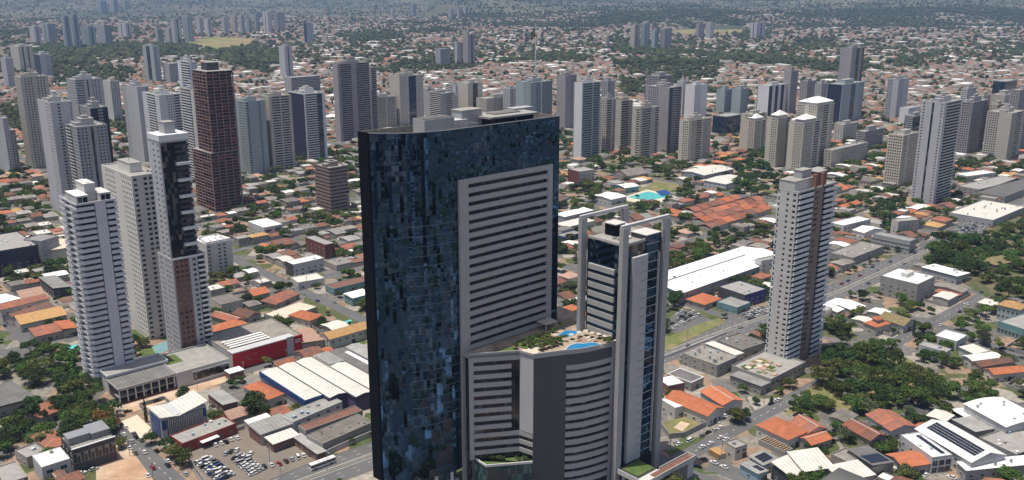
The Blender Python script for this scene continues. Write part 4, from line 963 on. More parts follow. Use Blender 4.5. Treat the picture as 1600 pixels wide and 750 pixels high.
def ridge_caps(w, d, z, rise, over, m):
    b = MB(); b.box(-over, w + over, d / 2 - .18, d / 2 + .18, z + rise + .1, z + rise + .28, m); return b
def flat_roof(w, d, z, m, mp, par=.6, t=.22):
    b = MB(); b.box(.0, w, .0, d, z, z + .08, m)
    if par:
        b.box(-.02, w + .02, -.02, t, z + .08, z + par, mp); b.box(-.02, w + .02, d - t, d + .02, z + .08, z + par, mp)
        b.box(-.02, t, t + .002, d - t - .002, z + .08, z + par, mp); b.box(w - t, w + .02, t + .002, d - t - .002, z + .08, z + par, mp)
    return b
WINM = {}
def window_mesh(ww, wh, g=None, fr=None):
    g = g or GL; fr = fr or M_OFF; key = (round(ww, 1), round(wh, 1), g.name, fr.name)
    if key not in WINM:
        b = MB(); t = .09
        pn = MB().box(0, ww, -.02, .02, 0, wh, g).mesh('pane')
        b.box(-t, ww + t, -.09, .02, -t, -.001, fr); b.box(-t, ww + t, -.09, .02, wh + .001, wh + t, fr)
        b.box(-t, -.001, -.09, .02, 0, wh, fr); b.box(ww + .001, ww + t, -.09, .02, 0, wh, fr); b.box(ww / 2 - .04, ww / 2 + .04, -.06, -.021, 0.001, wh - .001, fr)
        WINM[key] = (b.mesh('window'), pn)
    return WINM[key]
def windows(o, w, d, spec, face, g=None, fr=None):
    rows, cols, ww, wh, sill, fl = spec; L = w if face in 'RK' else d; me, pn = window_mesh(ww, wh, g, fr)
    for r_ in range(rows):
        for c in range(cols):
            s = L * (c + .5) / cols - ww / 2; z = sill + r_ * fl
            loc, rz = {'R': ((s, 0, z), 0), 'L': ((0, s + ww, z), -math.pi / 2), 'K': ((s + ww, d, z), math.pi), 'J': ((w, s, z), math.pi / 2)}[face]
            inst('pane', pn, inst('window', me, o, loc, rz))
def fit(L, N, Rr, h):
    n, l, r = G(*N, h), G(*L, h), G(*Rr, h)
    rv = (r[0] - n[0], r[1] - n[1]); lv = (l[0] - n[0], l[1] - n[1])
    a1 = math.atan2(rv[1], rv[0]); a2 = math.atan2(lv[1], lv[0]) - math.pi / 2
    l1, l2 = math.hypot(*rv), math.hypot(*lv); rz = (a1 * l1 + a2 * l2) / (l1 + l2)
    if abs(rz) < R(5): rz = 0.0
    c, s = math.cos(rz), math.sin(rz)
    return n[0], n[1], rz, max(3, rv[0] * c + rv[1] * s), max(3, -lv[0] * s + lv[1] * c)
def corners(p, q, rz, w, d):
    c, s = math.cos(rz), math.sin(rz); return [(p + x * c - y * s, q + x * s + y * c) for x, y in ((0, 0), (w, 0), (w, d), (0, d))]
def low(label, L, N, Rr, h, roof='flat', rm=M_CONC, wm=M_WALLH, cat='building', name='building', rise=None, axis=None, wr=None, wl=None, par=.7, mark=None, units=0, wml=None, frame=None, over=.5, caps=None, lo=.13):
    p, q, rz, w, d = fit(L, N, Rr, h)
    o = root(name, p, q, 0, rz); tag(o, label, cat)
    b = MB(); b.box(0, w, 0, d, lo, h - .002, wm); b.part('wall', o)
    if wml: MB().box(-.06, -.005, .02, d - .02, lo, h + (par if roof == 'flat' else 0) - .01, wml).part('side_wall', o)
    axis = axis or ('x' if w >= d else 'y')
    if roof == 'flat': flat_roof(w, d, h, rm, wm, par).part('roof', o)
    elif roof == 'hip': hip_mesh(w, d, h, rise or min(w, d) * .2, over, rm).part('roof', o)
    elif roof in ('gable', 'shed'):
        rs = rise if rise is not None else (min(w, d) * .2)
        ww, dd = (w, d) if axis == 'x' else (d, w)
        if roof == 'gable': me = gable_mesh(ww, dd, h, rs, axis, over, rm, wm)
        else:
            me = MB(); me.prism([(-over, -over), (ww + over, -over), (ww + over, dd + over), (-over, dd + over)], 0, .16, rm)
            me.v = [(x, y, z + h + rs * (y + over) / (dd + 2 * over)) for x, y, z in me.v]
        ro = me.part('roof', o)
        if axis == 'y': ro.rotation_euler = (0, 0, math.pi / 2); ro.location = (w, 0, 0)
        if caps and roof == 'gable':
            cp = ridge_caps(ww, dd, h, rs, over, caps).part('ridge_cap', o)
            if axis == 'y': cp.rotation_euler = (0, 0, math.pi / 2); cp.location = (w, 0, 0)
    elif roof == 'vault':
        n = 10; ww, dd = (w, d) if axis == 'x' else (d, w); b = MB(); rs = rise or 2
        for i in range(n):
            ya, yb = -over + (dd + 2 * over) * i / n, -over + (dd + 2 * over) * (i + 1) / n
            za, zb = (h + rs * math.sin(math.pi * k / n) for k in (i, i + 1))
            b.poly([(-over, ya, za + .1), (ww + over, ya, za + .1), (ww + over, yb, zb + .1), (-over, yb, zb + .1)], rm)
            b.poly([(-over, yb, zb), (ww + over, yb, zb), (ww + over, ya, za), (-over, ya, za)], rm)
            b.poly([(0, ya, h - .05), (0, ya, za), (0, yb, zb), (0, yb, h - .05)], wm); b.poly([(ww, ya, h - .05), (ww, yb, h - .05), (ww, yb, zb), (ww, ya, za)], wm)
        ro = b.part('roof', o)
        if axis == 'y': ro.rotation_euler = (0, 0, math.pi / 2); ro.location = (w, 0, 0)
    if roof != 'none' and 'timber' not in label:
        nr_ = max(1, min(3, int((h - .4) / 3.3)))
        if not wr and w > 6: wr = (nr_, max(1, min(9, int(w / 5.2))), 1.6, 1.2, 1.2, 3.2)
        if not wl and not wml and d > 6: wl = (nr_, max(1, min(9, int(d / 5.2))), 1.5, 1.2, 1.2, 3.2)
        dr = MB().box(0, 2.6, -.05, .02, .13, 2.7, M_DGREY).mesh('door'); hd = MB().box(1.9, 2.05, -.12, -.051, 1.1, 1.3, M_STEEL).mesh('handle')
        if w > 5: inst('handle', hd, inst('door', dr, o, (w * .5 - 1.3 if int(w / 5.2) % 2 == 0 else min(w - 2.8, w * .5 + 1.0), -.02, 0)))
    if wr: windows(o, w, d, wr, 'R', None, frame)
    if wl: windows(o, w, d, wl, 'L', None, frame)
    r2 = random.Random(int(N[0] * 3 + N[1]))
    for i in range(units):
        x, y = r2.uniform(.8, max(1, w - 2)), r2.uniform(.8, max(1, d - 2)); u = MB(); s = r2.uniform(.7, 1.5)
        if r2.random() < .3: u.cyl(x, y, s * .6, h + .08, h + 1.3, M_SKYB, 10)
        else: u.box(x, x + s, y, y + s, h + .08, h + r2.uniform(.5, 1.2), r2.choice([M_STEEL, M_WHITE, M_CONC]))
        u.part('roof_unit', o)
    occupy(corners(p, q, rz, w, d), 1.0)
    if mark: MARKS.append((p + w / 2, q, mark))
    return o, w, d

W1 = (1, 3, 1.4, 1.1, 1.1, 3); W2 = (2, 4, 1.5, 1.2, 1.1, 3.0)
LOW = [
 # lower left
 ('grey glass-fronted showroom with stepped metal roof volumes, bottom left', (97, 684), (113, 705), (178, 683), 11, dict(rm=M_RGREY, wm=M_DGREY, mark='the grey showroom', units=2, wr=(1, 6, 2.9, 4.5, 4.6, 3))),
 ('small white two-storey house with a plain white roof left of the showroom', (48, 713), (65, 731), (108, 715), 9, dict(rm=M_RWHITE, wm=M_OFF, wr=(2, 2, 2.4, 1.6, 2.2, 3.2), wl=(1, 2, 1, 1, 2, 3), mark='the small white house', par=.3, units=1)),
 ('low building with stained flat concrete roof behind the small white house', (26, 704), (42, 717), (72, 704), 5, dict(rm=M_CONC, wm=M_WALLH, units=2)),
 ('brown tiled house hidden among trees behind the showroom', (57, 678), (76, 702), (104, 688), 5, dict(roof='hip', rm=M_TILE, name='house', cat='house')),
 ('brown tiled house surrounded by dark trees at left', (56, 634), (64, 652), (97, 630), 5, dict(roof='hip', rm=M_TILE, name='house', cat='house')),
 ('long grey sheet-roofed shed at the left edge below the red roofs', (-34, 612), (-6, 640), (52, 618), 5, dict(roof='shed', rise=1.2, rm=M_RDARK, wm=M_CONC, mark='the grey edge shed')),
 ('grey-fronted office with butterfly roof, upright fins and blue side', (232, 639), (251, 655), (319, 631), 12, dict(rm=M_RGREY, wm=M_LGREY, mark='the finned butterfly-roofed office', roof='none')),
 ('low red-walled building with stained flat roof beside the parking lot', (262, 683), (285, 695), (371, 664), 5, dict(rm=M_CONC, wm=mat('brick_red_paint', (.28, .055, .04), .8, .15, .2, dirt=.2), mark='the low red-walled building', units=6)),
 ('brown-walled shed with grey sheet roof below the two-part tower', (323, 617), (349, 634), (371, 627), 5, dict(roof='shed', rise=.6, rm=M_RGREY, wm=M_BROWN)),
 ('grey-roofed building with white front beside the parking lot', (384, 667), (407, 679), (455, 661), 6, dict(roof='shed', rise=.8, rm=M_RGREY, wm=M_OFF, wml=M_BROWN, mark='the white-fronted lot building')),
 ('little white-roofed shed behind the white-fronted lot building', (388, 657), (393, 666), (424, 653), 5, dict(roof='shed', rise=.4, rm=M_RWHITE)),
 ('long light grey roof with black edge, next to the blue-edged warehouse', (434, 652), (458, 660), (538, 629), 7, dict(rm=M_RGREY, wm=M_LGREY, par=.25, units=7, mark='the long light grey roof')),
 ('red-brown flat roof framed in grey', (462, 667), (478, 674), (566, 642), 6, dict(rm=M_RBROWN, wm=M_CONC, par=.5)),
 ('long grey flat roof along the avenue', (480, 680), (504, 694), (583, 659), 6, dict(rm=M_RASB, wm=M_CONC, par=.3, mark='the long avenue roof')),
 ('white-roofed office with dark brown walls facing the parking lot', (415, 685), (427, 694), (464, 678), 4.5, dict(roof='shed', rise=.5, rm=M_RCREAM, wm=M_BROWN, wr=(1, 3, 2, 1.2, 1.2, 3))),
 ('narrow white canopy running down the parking lot edge', (454, 683), (496, 710), (509, 705), 4, dict(roof='shed', rise=.3, rm=M_RGREY, wm=M_BROWN)),
 ('orange-tiled white house beside the blue-edged warehouse', (387, 602), (419, 624), (439, 613), 6, dict(roof='hip', rm=M_TILEO, wm=M_OFF, name='house', cat='house', rise=2)),
 ('cream-tiled low building right of the red store', (453, 518), (473, 538), (505, 530), 5, dict(roof='shed', rise=1.0, rm=M_TILEK, wm=M_WALLH)),
 ('long tan-tiled row of two-storey houses near the blue tower', (502, 521), (515, 530), (578, 512), 7, dict(roof='gable', axis='x', rise=2.2, rm=M_TILET, wm=M_OFF, wr=(1, 6, 1.3, 1.2, 4, 3), name='row_house', cat='house', mark='the tan-tiled row')),
 ('pale flat slab roof behind the red store', (416, 490), (441, 500), (493, 479), 4, dict(rm=M_SAND, wm=M_CONC, par=.5)),
 ('bright orange hip-roofed house by the pale slab roof', (459, 489), (484, 501), (496, 491), 5, dict(roof='hip', rm=M_TILEO, name='house', cat='house')),
 ('big orange-tiled house behind the red store', (329, 510), (340, 520), (384, 504), 6, dict(roof='hip', rm=M_TILEO, name='house', cat='house', rise=2.2)),
 ('orange house with pale ridge caps beside the two-part tower', (337, 490), (366, 504), (376, 496), 6, dict(roof='gable', rm=M_TILE, caps=M_OFF, name='house', cat='house')),
 ('dark red tiled house with two gables left of the pale slab roof', (370, 487), (387, 497), (402, 488), 5, dict(roof='gable', rm=M_TILEB, name='house', cat='house')),
 ('row of three reddish low roofs along the side street', (412, 470), (430, 476), (463, 458), 4, dict(roof='shed', rise=.8, rm=M_TILE, wm=M_CONC)),
 ('white three-storey modern house with broad flat white roof', (388, 346), (412, 356), (440, 350), 10, dict(rm=M_RWHITE, wm=M_OFF, wr=(2, 2, 5.2, 1.7, 2.2, 3.6), mark='the white modern house', units=2, par=.3)),
 ('red-brown brick block with grey L-shaped roof', (477, 371), (508, 383), (523, 380), 12, dict(rm=M_RGREY, wm=M_BRICK, par=.3, mark='the brick block')),
 ('white box showroom with black glazed side', (444, 409), (458, 414), (510, 405), 10, dict(rm=M_RWHITE, wm=M_LGREY, wml=M_DGREY, par=.4, units=1, mark='the white box showroom')),
 ('cream corner shop with flat roof below the white box showroom', (449, 435), (466, 443), (509, 437), 5, dict(rm=M_RCREAM, wm=M_OFF, par=.8)),
 ('teal-walled hall with red roof and white rim', (507, 446), (522, 452), (578, 436), 5, dict(rm=M_RBROWN, wm=M_TEAL, par=.4)),
 ('pale blue-roofed hall below the teal-walled hall', (535, 461), (551, 466), (580, 459), 6, dict(roof='shed', rise=.7, rm=M_RWHITE, wm=M_TEAL)),
 ('big navy-clad box building at the left edge', (-110, 384), (-62, 405), (63, 387), 19, dict(rm=M_CONC, wm=M_NAVY, par=1.2, units=8, mark='the big navy box')),
 ('grey rear block of the big navy building', (52, 370), (64, 378), (78, 368), 20, dict(rm=M_RGREY, wm=M_GREY)),
 ('dark-walled shed with a grey sloping roof left of the striped white tower', (58, 436), (84, 453), (110, 448), 7, dict(roof='shed', rise=1.2, rm=M_RGREY, wm=M_DGREY)),
 ('white sheet roof at the left edge above the orange roofs', (-30, 470), (-8, 478), (31, 466), 6, dict(roof='shed', rise=.8, rm=M_RWHITE, wm=M_OFF)),
 ('long orange-tiled house below the white sheet roof at left', (-12, 478), (1, 484), (77, 466), 5, dict(roof='gable', rm=M_TILE, wm=M_OFF, wr=(1, 4, 1.2, 1.1, 1.2, 3), name='house', cat='house', rise=1.8)),
 ('brown tiled house under the long orange roof', (12, 492), (26, 500), (80, 478), 5, dict(roof='gable', rm=M_TILEB, name='house', cat='house')),
 ('tan-roofed house with a wide grey gable wall at left', (20, 494), (32, 507), (101, 489), 5.5, dict(roof='gable', axis='x', rise=2.8, rm=M_TILET, wm=M_WALLH, name='house', cat='house', mark='the tan gabled house')),
 ('bright orange sloped roof beside the striped white tower', (87, 505), (99, 517), (121, 511), 5, dict(roof='shed', rise=1.3, rm=M_TILEO, wm=M_CONC, name='house', cat='house')),
 ('low red-brown tiled house in front of the tan gabled house', (46, 517), (56, 526), (97, 515), 5, dict(roof='shed', rise=1.4, rm=M_TILE, name='house', cat='house')),
 # lower right
 ('big orange-tiled L-shaped house with courtyard, right of the portal-framed tower', (1043, 621), (1106, 650), (1130, 637), 6, dict(roof='gable', axis='y', rise=2.4, rm=M_TILEO, wm=M_OFF, name='house', cat='house', mark='the big orange L-shaped house', caps=None)),
 ('orange-tiled wing beside the big L-shaped house', (1098, 611), (1129, 633), (1158, 624), 6, dict(roof='gable', axis='y', rise=1.8, rm=M_TILEO, wm=M_OFF, name='house', cat='house', caps=M_OFF)),
 ('white box store left of the big orange house', (1033, 624), (1055, 638), (1071, 633), 6, dict(rm=M_RWHITE, wm=M_OFF, par=.3)),
 ('white-roofed shop with brown wall behind the white box store', (1032, 590), (1044, 604), (1066, 596), 6, dict(rm=M_RWHITE, wm=M_BROWN, par=.4)),
 ('big orange hip-roofed house by the side street', (1182, 664), (1231, 687), (1262, 674), 6, dict(roof='hip', rm=M_TILEO, wm=M_OFF, name='house', cat='house', rise=3, mark='the orange hip-roofed house', wl=(1, 4, 1.2, 1.1, 2, 3))),
 ('orange-tiled house with white ridge lines behind the hip-roofed house', (1236, 658), (1262, 677), (1290, 668), 5.5, dict(roof='gable', rm=M_TILE, caps=M_OFF, name='house', cat='house')),
 ('low orange-tiled wing under the white ridge-lined house', (1248, 684), (1268, 695), (1300, 685), 4.5, dict(roof='gable', rm=M_TILEO, caps=M_OFF, name='house', cat='house')),
 ('grey flat-roofed two-storey house at the street corner', (1132, 692), (1149, 702), (1168, 696), 6, dict(rm=M_CONC, wm=M_WALLH, wr=(1, 2, 1.6, 1.4, 3.6, 3), units=1, mark='the grey corner house')),
 ('open-roofed lot stacked with timber beams', (1186, 686), (1227, 706), (1238, 700), 3, dict(roof='none', wm=M_CONC, mark='the timber lot', cat='lumber yard', name='timber_yard')),
 ('pale blue house with solar panels on a grey roof', (1174, 715), (1192, 727), (1212, 715), 5, dict(roof='shed', rise=.9, rm=M_RGREY, wm=M_SKYB, mark='the pale blue house')),
 ('lower pale blue house with solar panels by the pavement', (1156, 727), (1184, 742), (1200, 736), 4.5, dict(roof='shed', rise=.6, rm=M_RGREY, wm=M_SKYB)),
 ('left one of two steep white tent-like shed roofs, bottom right', (1209, 729), (1237, 746), (1258, 733), 6, dict(roof='shed', rise=2.5, rm=M_RCREAM, wm=M_DGREY, mark='the white tent roofs')),
 ('right one of two steep white tent-like shed roofs, bottom right', (1236, 714), (1256, 737), (1299, 727), 7, dict(roof='shed', rise=2.5, axis='x', rm=M_RCREAM, wm=M_DGREY)),
 ('white gabled hall carrying long rows of solar panels', (1435, 669), (1518, 722), (1566, 708), 8, dict(roof='gable', axis='y', rise=3, rm=M_RWHITE, wm=M_LGREY, mark='the solar-panelled white hall', name='warehouse', cat='warehouse')),
 ('white flat-roofed store with glazed front beside the solar-panelled hall', (1408, 680), (1457, 716), (1487, 711), 8, dict(rm=M_RWHITE, wm=M_LGREY, par=.5, wr=(2, 3, 2.6, 2.6, .5, 3.4), units=3)),
 ('long orange-tiled house with blue-grey side wall', (1358, 647), (1392, 673), (1428, 664), 5, dict(roof='gable', axis='y', rise=2, rm=M_TILE, wm=M_LGREY, name='house', cat='house', mark='the long orange house')),
 ('large white hall with gently arched roof, right edge', (1514, 630), (1572, 667), (1625, 652), 9, dict(roof='vault', axis='y', rise=1.3, rm=M_RWHITE, wm=M_LGREY, mark='the arched white hall', name='warehouse', cat='warehouse')),
 ('small white canopy beside the arched white hall', (1491, 641), (1512, 656), (1533, 650), 4.5, dict(roof='shed', rise=.6, rm=M_RWHITE, wm=M_DGREY)),
 ('long white-roofed shed with grey wall along the bottom right', (1500, 724), (1510, 735), (1628, 721), 5, dict(roof='shed', rise=.6, rm=M_RWHITE, wm=M_GREY, mark='the bottom-right white shed')),
 ('orange and red roofed shop left of the glazed store', (1385, 710), (1411, 730), (1453, 724), 5, dict(roof='gable', axis='x', rise=1.6, rm=M_TILEO, wm=M_WALLH, wr=(1, 2, 2.5, 2.2, .3, 3), name='shop', cat='shop', caps=None)),
 ('dark roofed building lined with dark panels, lower right', (1327, 704), (1363, 730), (1393, 720), 6, dict(roof='shed', rise=1, rm=M_RDARK, wm=M_WALLH, mark='the dark panelled roof')),
 ('pale sheet roof at the bottom edge beside the dark panelled roof', (1292, 732), (1318, 752), (1366, 741), 6, dict(roof='shed', rise=1.0, rm=M_RCREAM, wm=M_WALLH)),
 ('stained grey slab roof beside the dark panelled roof', (1296, 712), (1325, 724), (1352, 715), 5, dict(rm=M_CONCD, wm=M_CONC)),
 ('small orange-tiled house left of the long orange house', (1318, 664), (1360, 688), (1384, 680), 4.5, dict(roof='gable', rm=M_TILE, caps=M_OFF, name='house', cat='house')),
 ('wide stained flat roof under the arched white hall', (1532, 684), (1588, 712), (1640, 690), 5.5, dict(rm=M_CONC, wm=M_CONC, units=5)),
 ('grey sheet roof between the solar-panelled hall and the arched hall', (1494, 656), (1524, 676), (1548, 666), 5, dict(roof='shed', rise=.5, rm=M_RGREY, wm=M_CONC)),
 # right
 ('big box store with brilliant white roof and stained grey side', (1377, 431), (1434, 445), (1459, 432), 14, dict(rm=M_RWHITE, wm=M_CONC, par=.5, units=1, mark='the white-roofed box store')),
 ('long white-roofed hall behind the box store, under big trees', (1439, 419), (1495, 433), (1517, 427), 6, dict(roof='shed', rise=.6, rm=M_RWHITE, wm=M_GREY, mark='the long white-roofed hall')),
 ('orange-red two-tier tiled house below the box store', (1354, 503), (1369, 511), (1386, 503), 6, dict(roof='hip', rm=M_TILEO, name='house', cat='house', rise=2, mark='the two-tier orange house')),
 ('long olive-brown tiled building beside the two-tier orange house', (1374, 496), (1412, 509), (1430, 501), 5, dict(roof='gable', rm=mat('olive_tiles', (.22, .18, .09), .9, .25, .5, stripes=('X', .6), dirt=.4), wm=M_OFF, wr=(1, 4, 1.2, 1.2, 1.4, 3))),
 ('white box office with roof units, right of the trees', (1434, 540), (1478, 551), (1486, 546), 7, dict(rm=M_RGREY, wm=M_LGREY, par=.5, units=3, mark='the white box office', wl=(1, 5, 1.4, 1.3, 3, 3))),
 ('grey-white pentagon-like flat roof by the right crossroads', (1462, 524), (1495, 534), (1513, 525), 6, dict(rm=M_RWHITE, wm=M_LGREY, par=.4, mark='the pale crossroads building')),
 ('cream canopy roof below the pale crossroads building', (1502, 543), (1522, 553), (1540, 547), 5, dict(roof='shed', rise=.5, rm=M_RCREAM, wm=M_OFF)),
 ('bluish-white canopy roof below the cream canopy', (1506, 556), (1519, 564), (1563, 557), 5, dict(roof='vault', rise=.9, axis='x', rm=M_RWHITE, wm=M_OFF)),
 ('brown-orange long roof below the bluish canopy', (1520, 566), (1532, 573), (1582, 564), 5, dict(roof='gable', rm=M_TILEB)),
 ('bright orange long tiled roof at right', (1542, 576), (1553, 585), (1601, 578), 5, dict(roof='gable', rm=M_TILEO)),
 ('two-storey teal-grey villa under an orange hipped roof at the right edge', (1559, 476), (1594, 484), (1608, 478), 10, dict(roof='hip', rm=M_TILET, wm=M_TEALW, wl=(2, 5, 1.4, 1.6, 2, 4), mark='the orange-topped villa', rise=3)),
 ('long teal building of arched windows at the right edge', (1559, 503), (1600, 516), (1640, 504), 7, dict(rm=M_RGREY, wm=M_TEAL, wl=(1, 7, 1.5, 2.6, 1, 3))),
 ('olive roofed lodge among the right-hand trees', (1535, 404), (1556, 414), (1580, 404), 6, dict(mark='the olive roofed lodge', roof='hip', rm=mat('olive_tiles', (.2, .18, .1)))),
 ('white L-shaped school block right of the brown-striped tower', (1303, 347), (1318, 353), (1353, 341), 8, dict(rm=M_RWHITE, wm=M_OFF, mark='the white school block', par=.4)),
 ('small white gabled house before the white school block', (1339, 358), (1350, 364), (1372, 356), 6, dict(roof='gable', axis='y', rm=M_RWHITE, wm=M_WHITE, name='house', cat='house')),
 ('long bluish-grey three-storey block', (1365, 366), (1422, 378), (1432, 374), 10, dict(rm=M_RGREY, wm=M_GREY, wl=(2, 12, 2.4, 1.1, 2.6, 3.4), mark='the long bluish-grey block')),
 ('beige four-storey block beside the long bluish-grey block', (1397, 343), (1404, 347), (1433, 343), 14, dict(rm=M_CONC, wm=M_BEIGE, wr=(3, 5, 1.3, 1.1, 2.6, 3.3))),
 ('wide pale flat roof below the tall light grey tower', (1493, 329), (1552, 345), (1592, 322), 6, dict(rm=M_RCREAM, wm=M_GREY, par=.8, mark='the wide pale roof')),
 ('grey flat roofs cluster right of the brown-striped tower', (1297, 395), (1333, 404), (1386, 386), 6, dict(rm=M_CONCD, wm=M_CONC, units=8, mark='the grey flat-roofed shops')),
 ('dark grey market roof, right of the tall light grey tower', (1530, 300), (1570, 308), (1640, 285), 7, dict(rm=M_RDARK, wm=M_CONC, units=5)),
 ('grey market roof behind the wide pale roof', (1500, 290), (1530, 297), (1590, 279), 7, dict(rm=M_RGREY, wm=M_CONC, units=4)),
 ('white house block behind the market roofs', (1500, 271), (1512, 276), (1546, 268), 7, dict(rm=M_RWHITE, wm=M_OFF)),
 # centre right
 ('huge brilliant white warehouse roof right of the portal-framed tower', (1022, 430), (1064, 458), (1209, 397), 8, dict(roof='gable', axis='x', rise=2.2, rm=mat('brilliant_white_sheet_roof', (.84, .85, .84), .5, .03, .1, stripes=('X', 1.2)), wm=M_GREY, mark='the huge white warehouse', name='warehouse', cat='warehouse', over=.8)),
 ('small orange-tiled house in front of the huge white warehouse', (1081, 464), (1101, 476), (1119, 464), 4, dict(roof='hip', rm=M_TILEO, name='house', cat='house')),
 ('dark grey box with a violet-blue right wall', (1120, 449), (1164, 462), (1200, 453), 9, dict(rm=M_CONC, wm=M_VIOLET, wml=M_DGREY, par=.5, units=3, mark='the violet-blue walled box')),
 ('low glazed building at the crossroads before the violet-blue walled box', (1125, 470), (1152, 481), (1170, 472), 5, dict(rm=M_RGREY, wm=M_TEAL, par=.3, wr=(1, 4, 2, 2, .6, 3))),
 ('pale four-storey block peeking out left of the brown-striped tower', (1183, 405), (1190, 409), (1215, 402), 12, dict(rm=M_RGREY, wm=M_OFF, wl=(3, 3, 1.3, 1.1, 2, 3.2))),
 ('large dark stained flat roof across the avenue', (1064, 553), (1121, 572), (1152, 558), 7, dict(rm=M_CONCD, wm=M_CONC, par=.5, units=5, mark='the dark stained flat roof')),
 ('pale narrow sheet roof behind the dark stained roof', (1102, 538), (1149, 556), (1162, 552), 6, dict(roof='shed', rise=.4, rm=M_RCREAM)),
 ('brownish wide flat roof left of the brown-striped tower base', (1121, 532), (1160, 548), (1195, 536), 6, dict(rm=M_CONCD, wm=M_CONC, units=5)),
 ('dark grey roof outlined in white', (1045, 584), (1080, 599), (1097, 589), 5, dict(rm=M_RDARK, wm=M_CONC, par=0, mark='the white-outlined dark roof')),
 ('grey sheet roof below the garden podium', (1142, 587), (1189, 605), (1206, 596), 5, dict(roof='shed', rise=.6, rm=M_RGREY, wm=M_CONC)),
 ('maroon-roofed house by the avenue crossing', (1172, 519), (1192, 527), (1200, 524), 5, dict(roof='hip', rm=M_RBROWN, name='house', cat='house')),
 # middle distance
 ('long grey hall with pale roof beyond the sports ground', (1067, 267), (1100, 274), (1147, 264), 8, dict(roof='gable', axis='x', rise=1.6, rm=M_RCREAM, wm=M_GREY, mark='the long grey hall', name='warehouse', cat='warehouse')),
 ('hall of cream and white roof strips beside the long grey hall', (1103, 281), (1134, 288), (1166, 277), 7, dict(roof='gable', axis='y', rise=1.2, rm=M_RCREAM, wm=M_LGREY)),
 ('white arched gym roof with teal walls by the swimming pool', (962, 289), (976, 294), (996, 290), 6, dict(roof='vault', rise=1.5, axis='x', rm=M_RWHITE, wm=M_TEAL, mark='the arched gym')),
 ('white folded roof left of the swimming pool', (930, 304), (955, 312), (977, 306), 6, dict(roof='gable', axis='x', rise=1.2, rm=M_RWHITE, wm=M_OFF)),
 ('brown-red four-storey apartment block with pale right wall', (890, 264), (905, 269), (927, 265), 14, dict(rm=M_CONC, wm=M_BEIGE, wml=M_BRICK, wr=(3, 4, 1.3, 1.1, 2.4, 3.3), mark='the brown-red apartment block')),
 ('white sheet-roofed sheds right of the blue tower', (872, 334), (882, 339), (917, 326), 6, dict(roof='shed', rise=.5, rm=M_RWHITE, wm=M_GREY)),
 ('lower white shed right of the blue tower', (874, 349), (886, 355), (918, 342), 6, dict(roof='shed', rise=.5, rm=M_RCREAM, wm=M_OFF)),
 ('grey clay-roofed hall by the sports ground', (968, 268), (980, 275), (1004, 268), 7, dict(roof='gable', rm=M_RASB)),
 ('orange house just right of the blue tower base', (874, 482), (884, 489), (906, 480), 5, dict(roof='hip', rm=M_TILEO, name='house', cat='house')),
 ('long blue-edged roof right of the blue tower', (874, 366), (882, 371), (906, 363), 6, dict(rm=M_RGREY, wm=M_BLUE, par=.5)),
]
OBJ = {}
for lab, L, N, Rr, h, kw in LOW:
    OBJ[lab] = low(lab, L, N, Rr, h, **kw) + (h,)
def get(s): return next(v for k, v in OBJ.items() if s in k)

# showroom: stepped upper volumes
o, w, d, h = get('showroom with')
for x0, x1, y0, y1, hh in ((.02, .52, .35, .75, 3.4), (.54, .98, .3, .95, 3.0)): MB().box(w * x0, w * x1, d * y0, d * y1, h + .1, h + hh, M_RGREY).part('upper_storey', o); MB().box(w * x0 - .2, w * x1 + .2, d * y0 - .2, d * y1 + .2, h + hh, h + hh + .25, M_STEEL).part('upper_roof', o)
MB().box(-.3, w + .3, -.5, .3, h + .7, h + 1.0, M_WHITE).part('eave', o)
# butterfly-roofed office: valley roof, fins, blue panels
o, w, d, h = get('butterfly')
b = MB()
for (xa, za), (xb, zb) in zip([(-.6, 1.2), (w * .38, -.4), (w + .6, 2.6)], [(w * .38, -.4), (w + .6, 2.6)]):
    b.poly([(xa, -1.2, h + za), (xb, -1.2, h + zb), (xb, d + .6, h + zb), (xa, d + .6, h + za)], M_RCREAM); b.poly([(xa, d + .6, h + za - .4), (xb, d + .6, h + zb - .4), (xb, -1.2, h + zb - .4), (xa, -1.2, h + za - .4)], M_OFF)
    b.poly([(xa, -1.2, h + za - .4), (xb, -1.2, h + zb - .4), (xb, -1.2, h + zb), (xa, -1.2, h + za)], M_OFF)
b.poly([(-.6, -1.2, h + .8), (-.6, -1.2, h + 1.2), (-.6, d + .6, h + 1.2), (-.6, d + .6, h + .8)], M_OFF); b.part('roof', o)
fin = MB().box(0, .35, -.9, -.01, 1.5, h - .9, M_OFF).mesh('fin')
for i in range(20): inst('fin', fin, o, (w * (.14 + .74 * i / 19), 0, 0))
MB().box(w * .12, w * .9, -.12, -.02, 1.5, h - .9, M_DGREY).part('fin_backing', o)
MB().box(w * .9, w * .985, -.3, -.01, h - 5.5, h - 1.0, M_BLUE).part('blue_sign', o); MB().box(.3, w * .1, -.3, -.01, h - 6, h - 1.2, M_BLUE).part('blue_sign', o)
MB().box(-.2, -.01, d * .08, d * .9, 1, h - 1.2, M_BLUE).part('blue_glazing', o)
# low red-walled building: white awning
o, w, d, h = get('low red-walled'); MB().box(w * .3, w * .62, -3, -.05, 3.4, 3.65, M_RWHITE).part('awning', o)
# timber lot
o, w, d, h = get('timber beams')
bm_ = MB().box(.5, w - .5, 0, .55, 3.1, 3.45, M_WOOD).mesh('timber_beam')
for i in range(int(d / 1.5)): inst('timber_beam', bm_, o, (rnd.uniform(-.4, .4), .8 + i * 1.45, 0), rnd.uniform(-.03, .03))
MB().box(.4, w - .4, .4, d - .4, 2.95, 3.05, M_DGREY).part('painted_yard_shade', o)  # dark sheet stands in for the shade below the beams
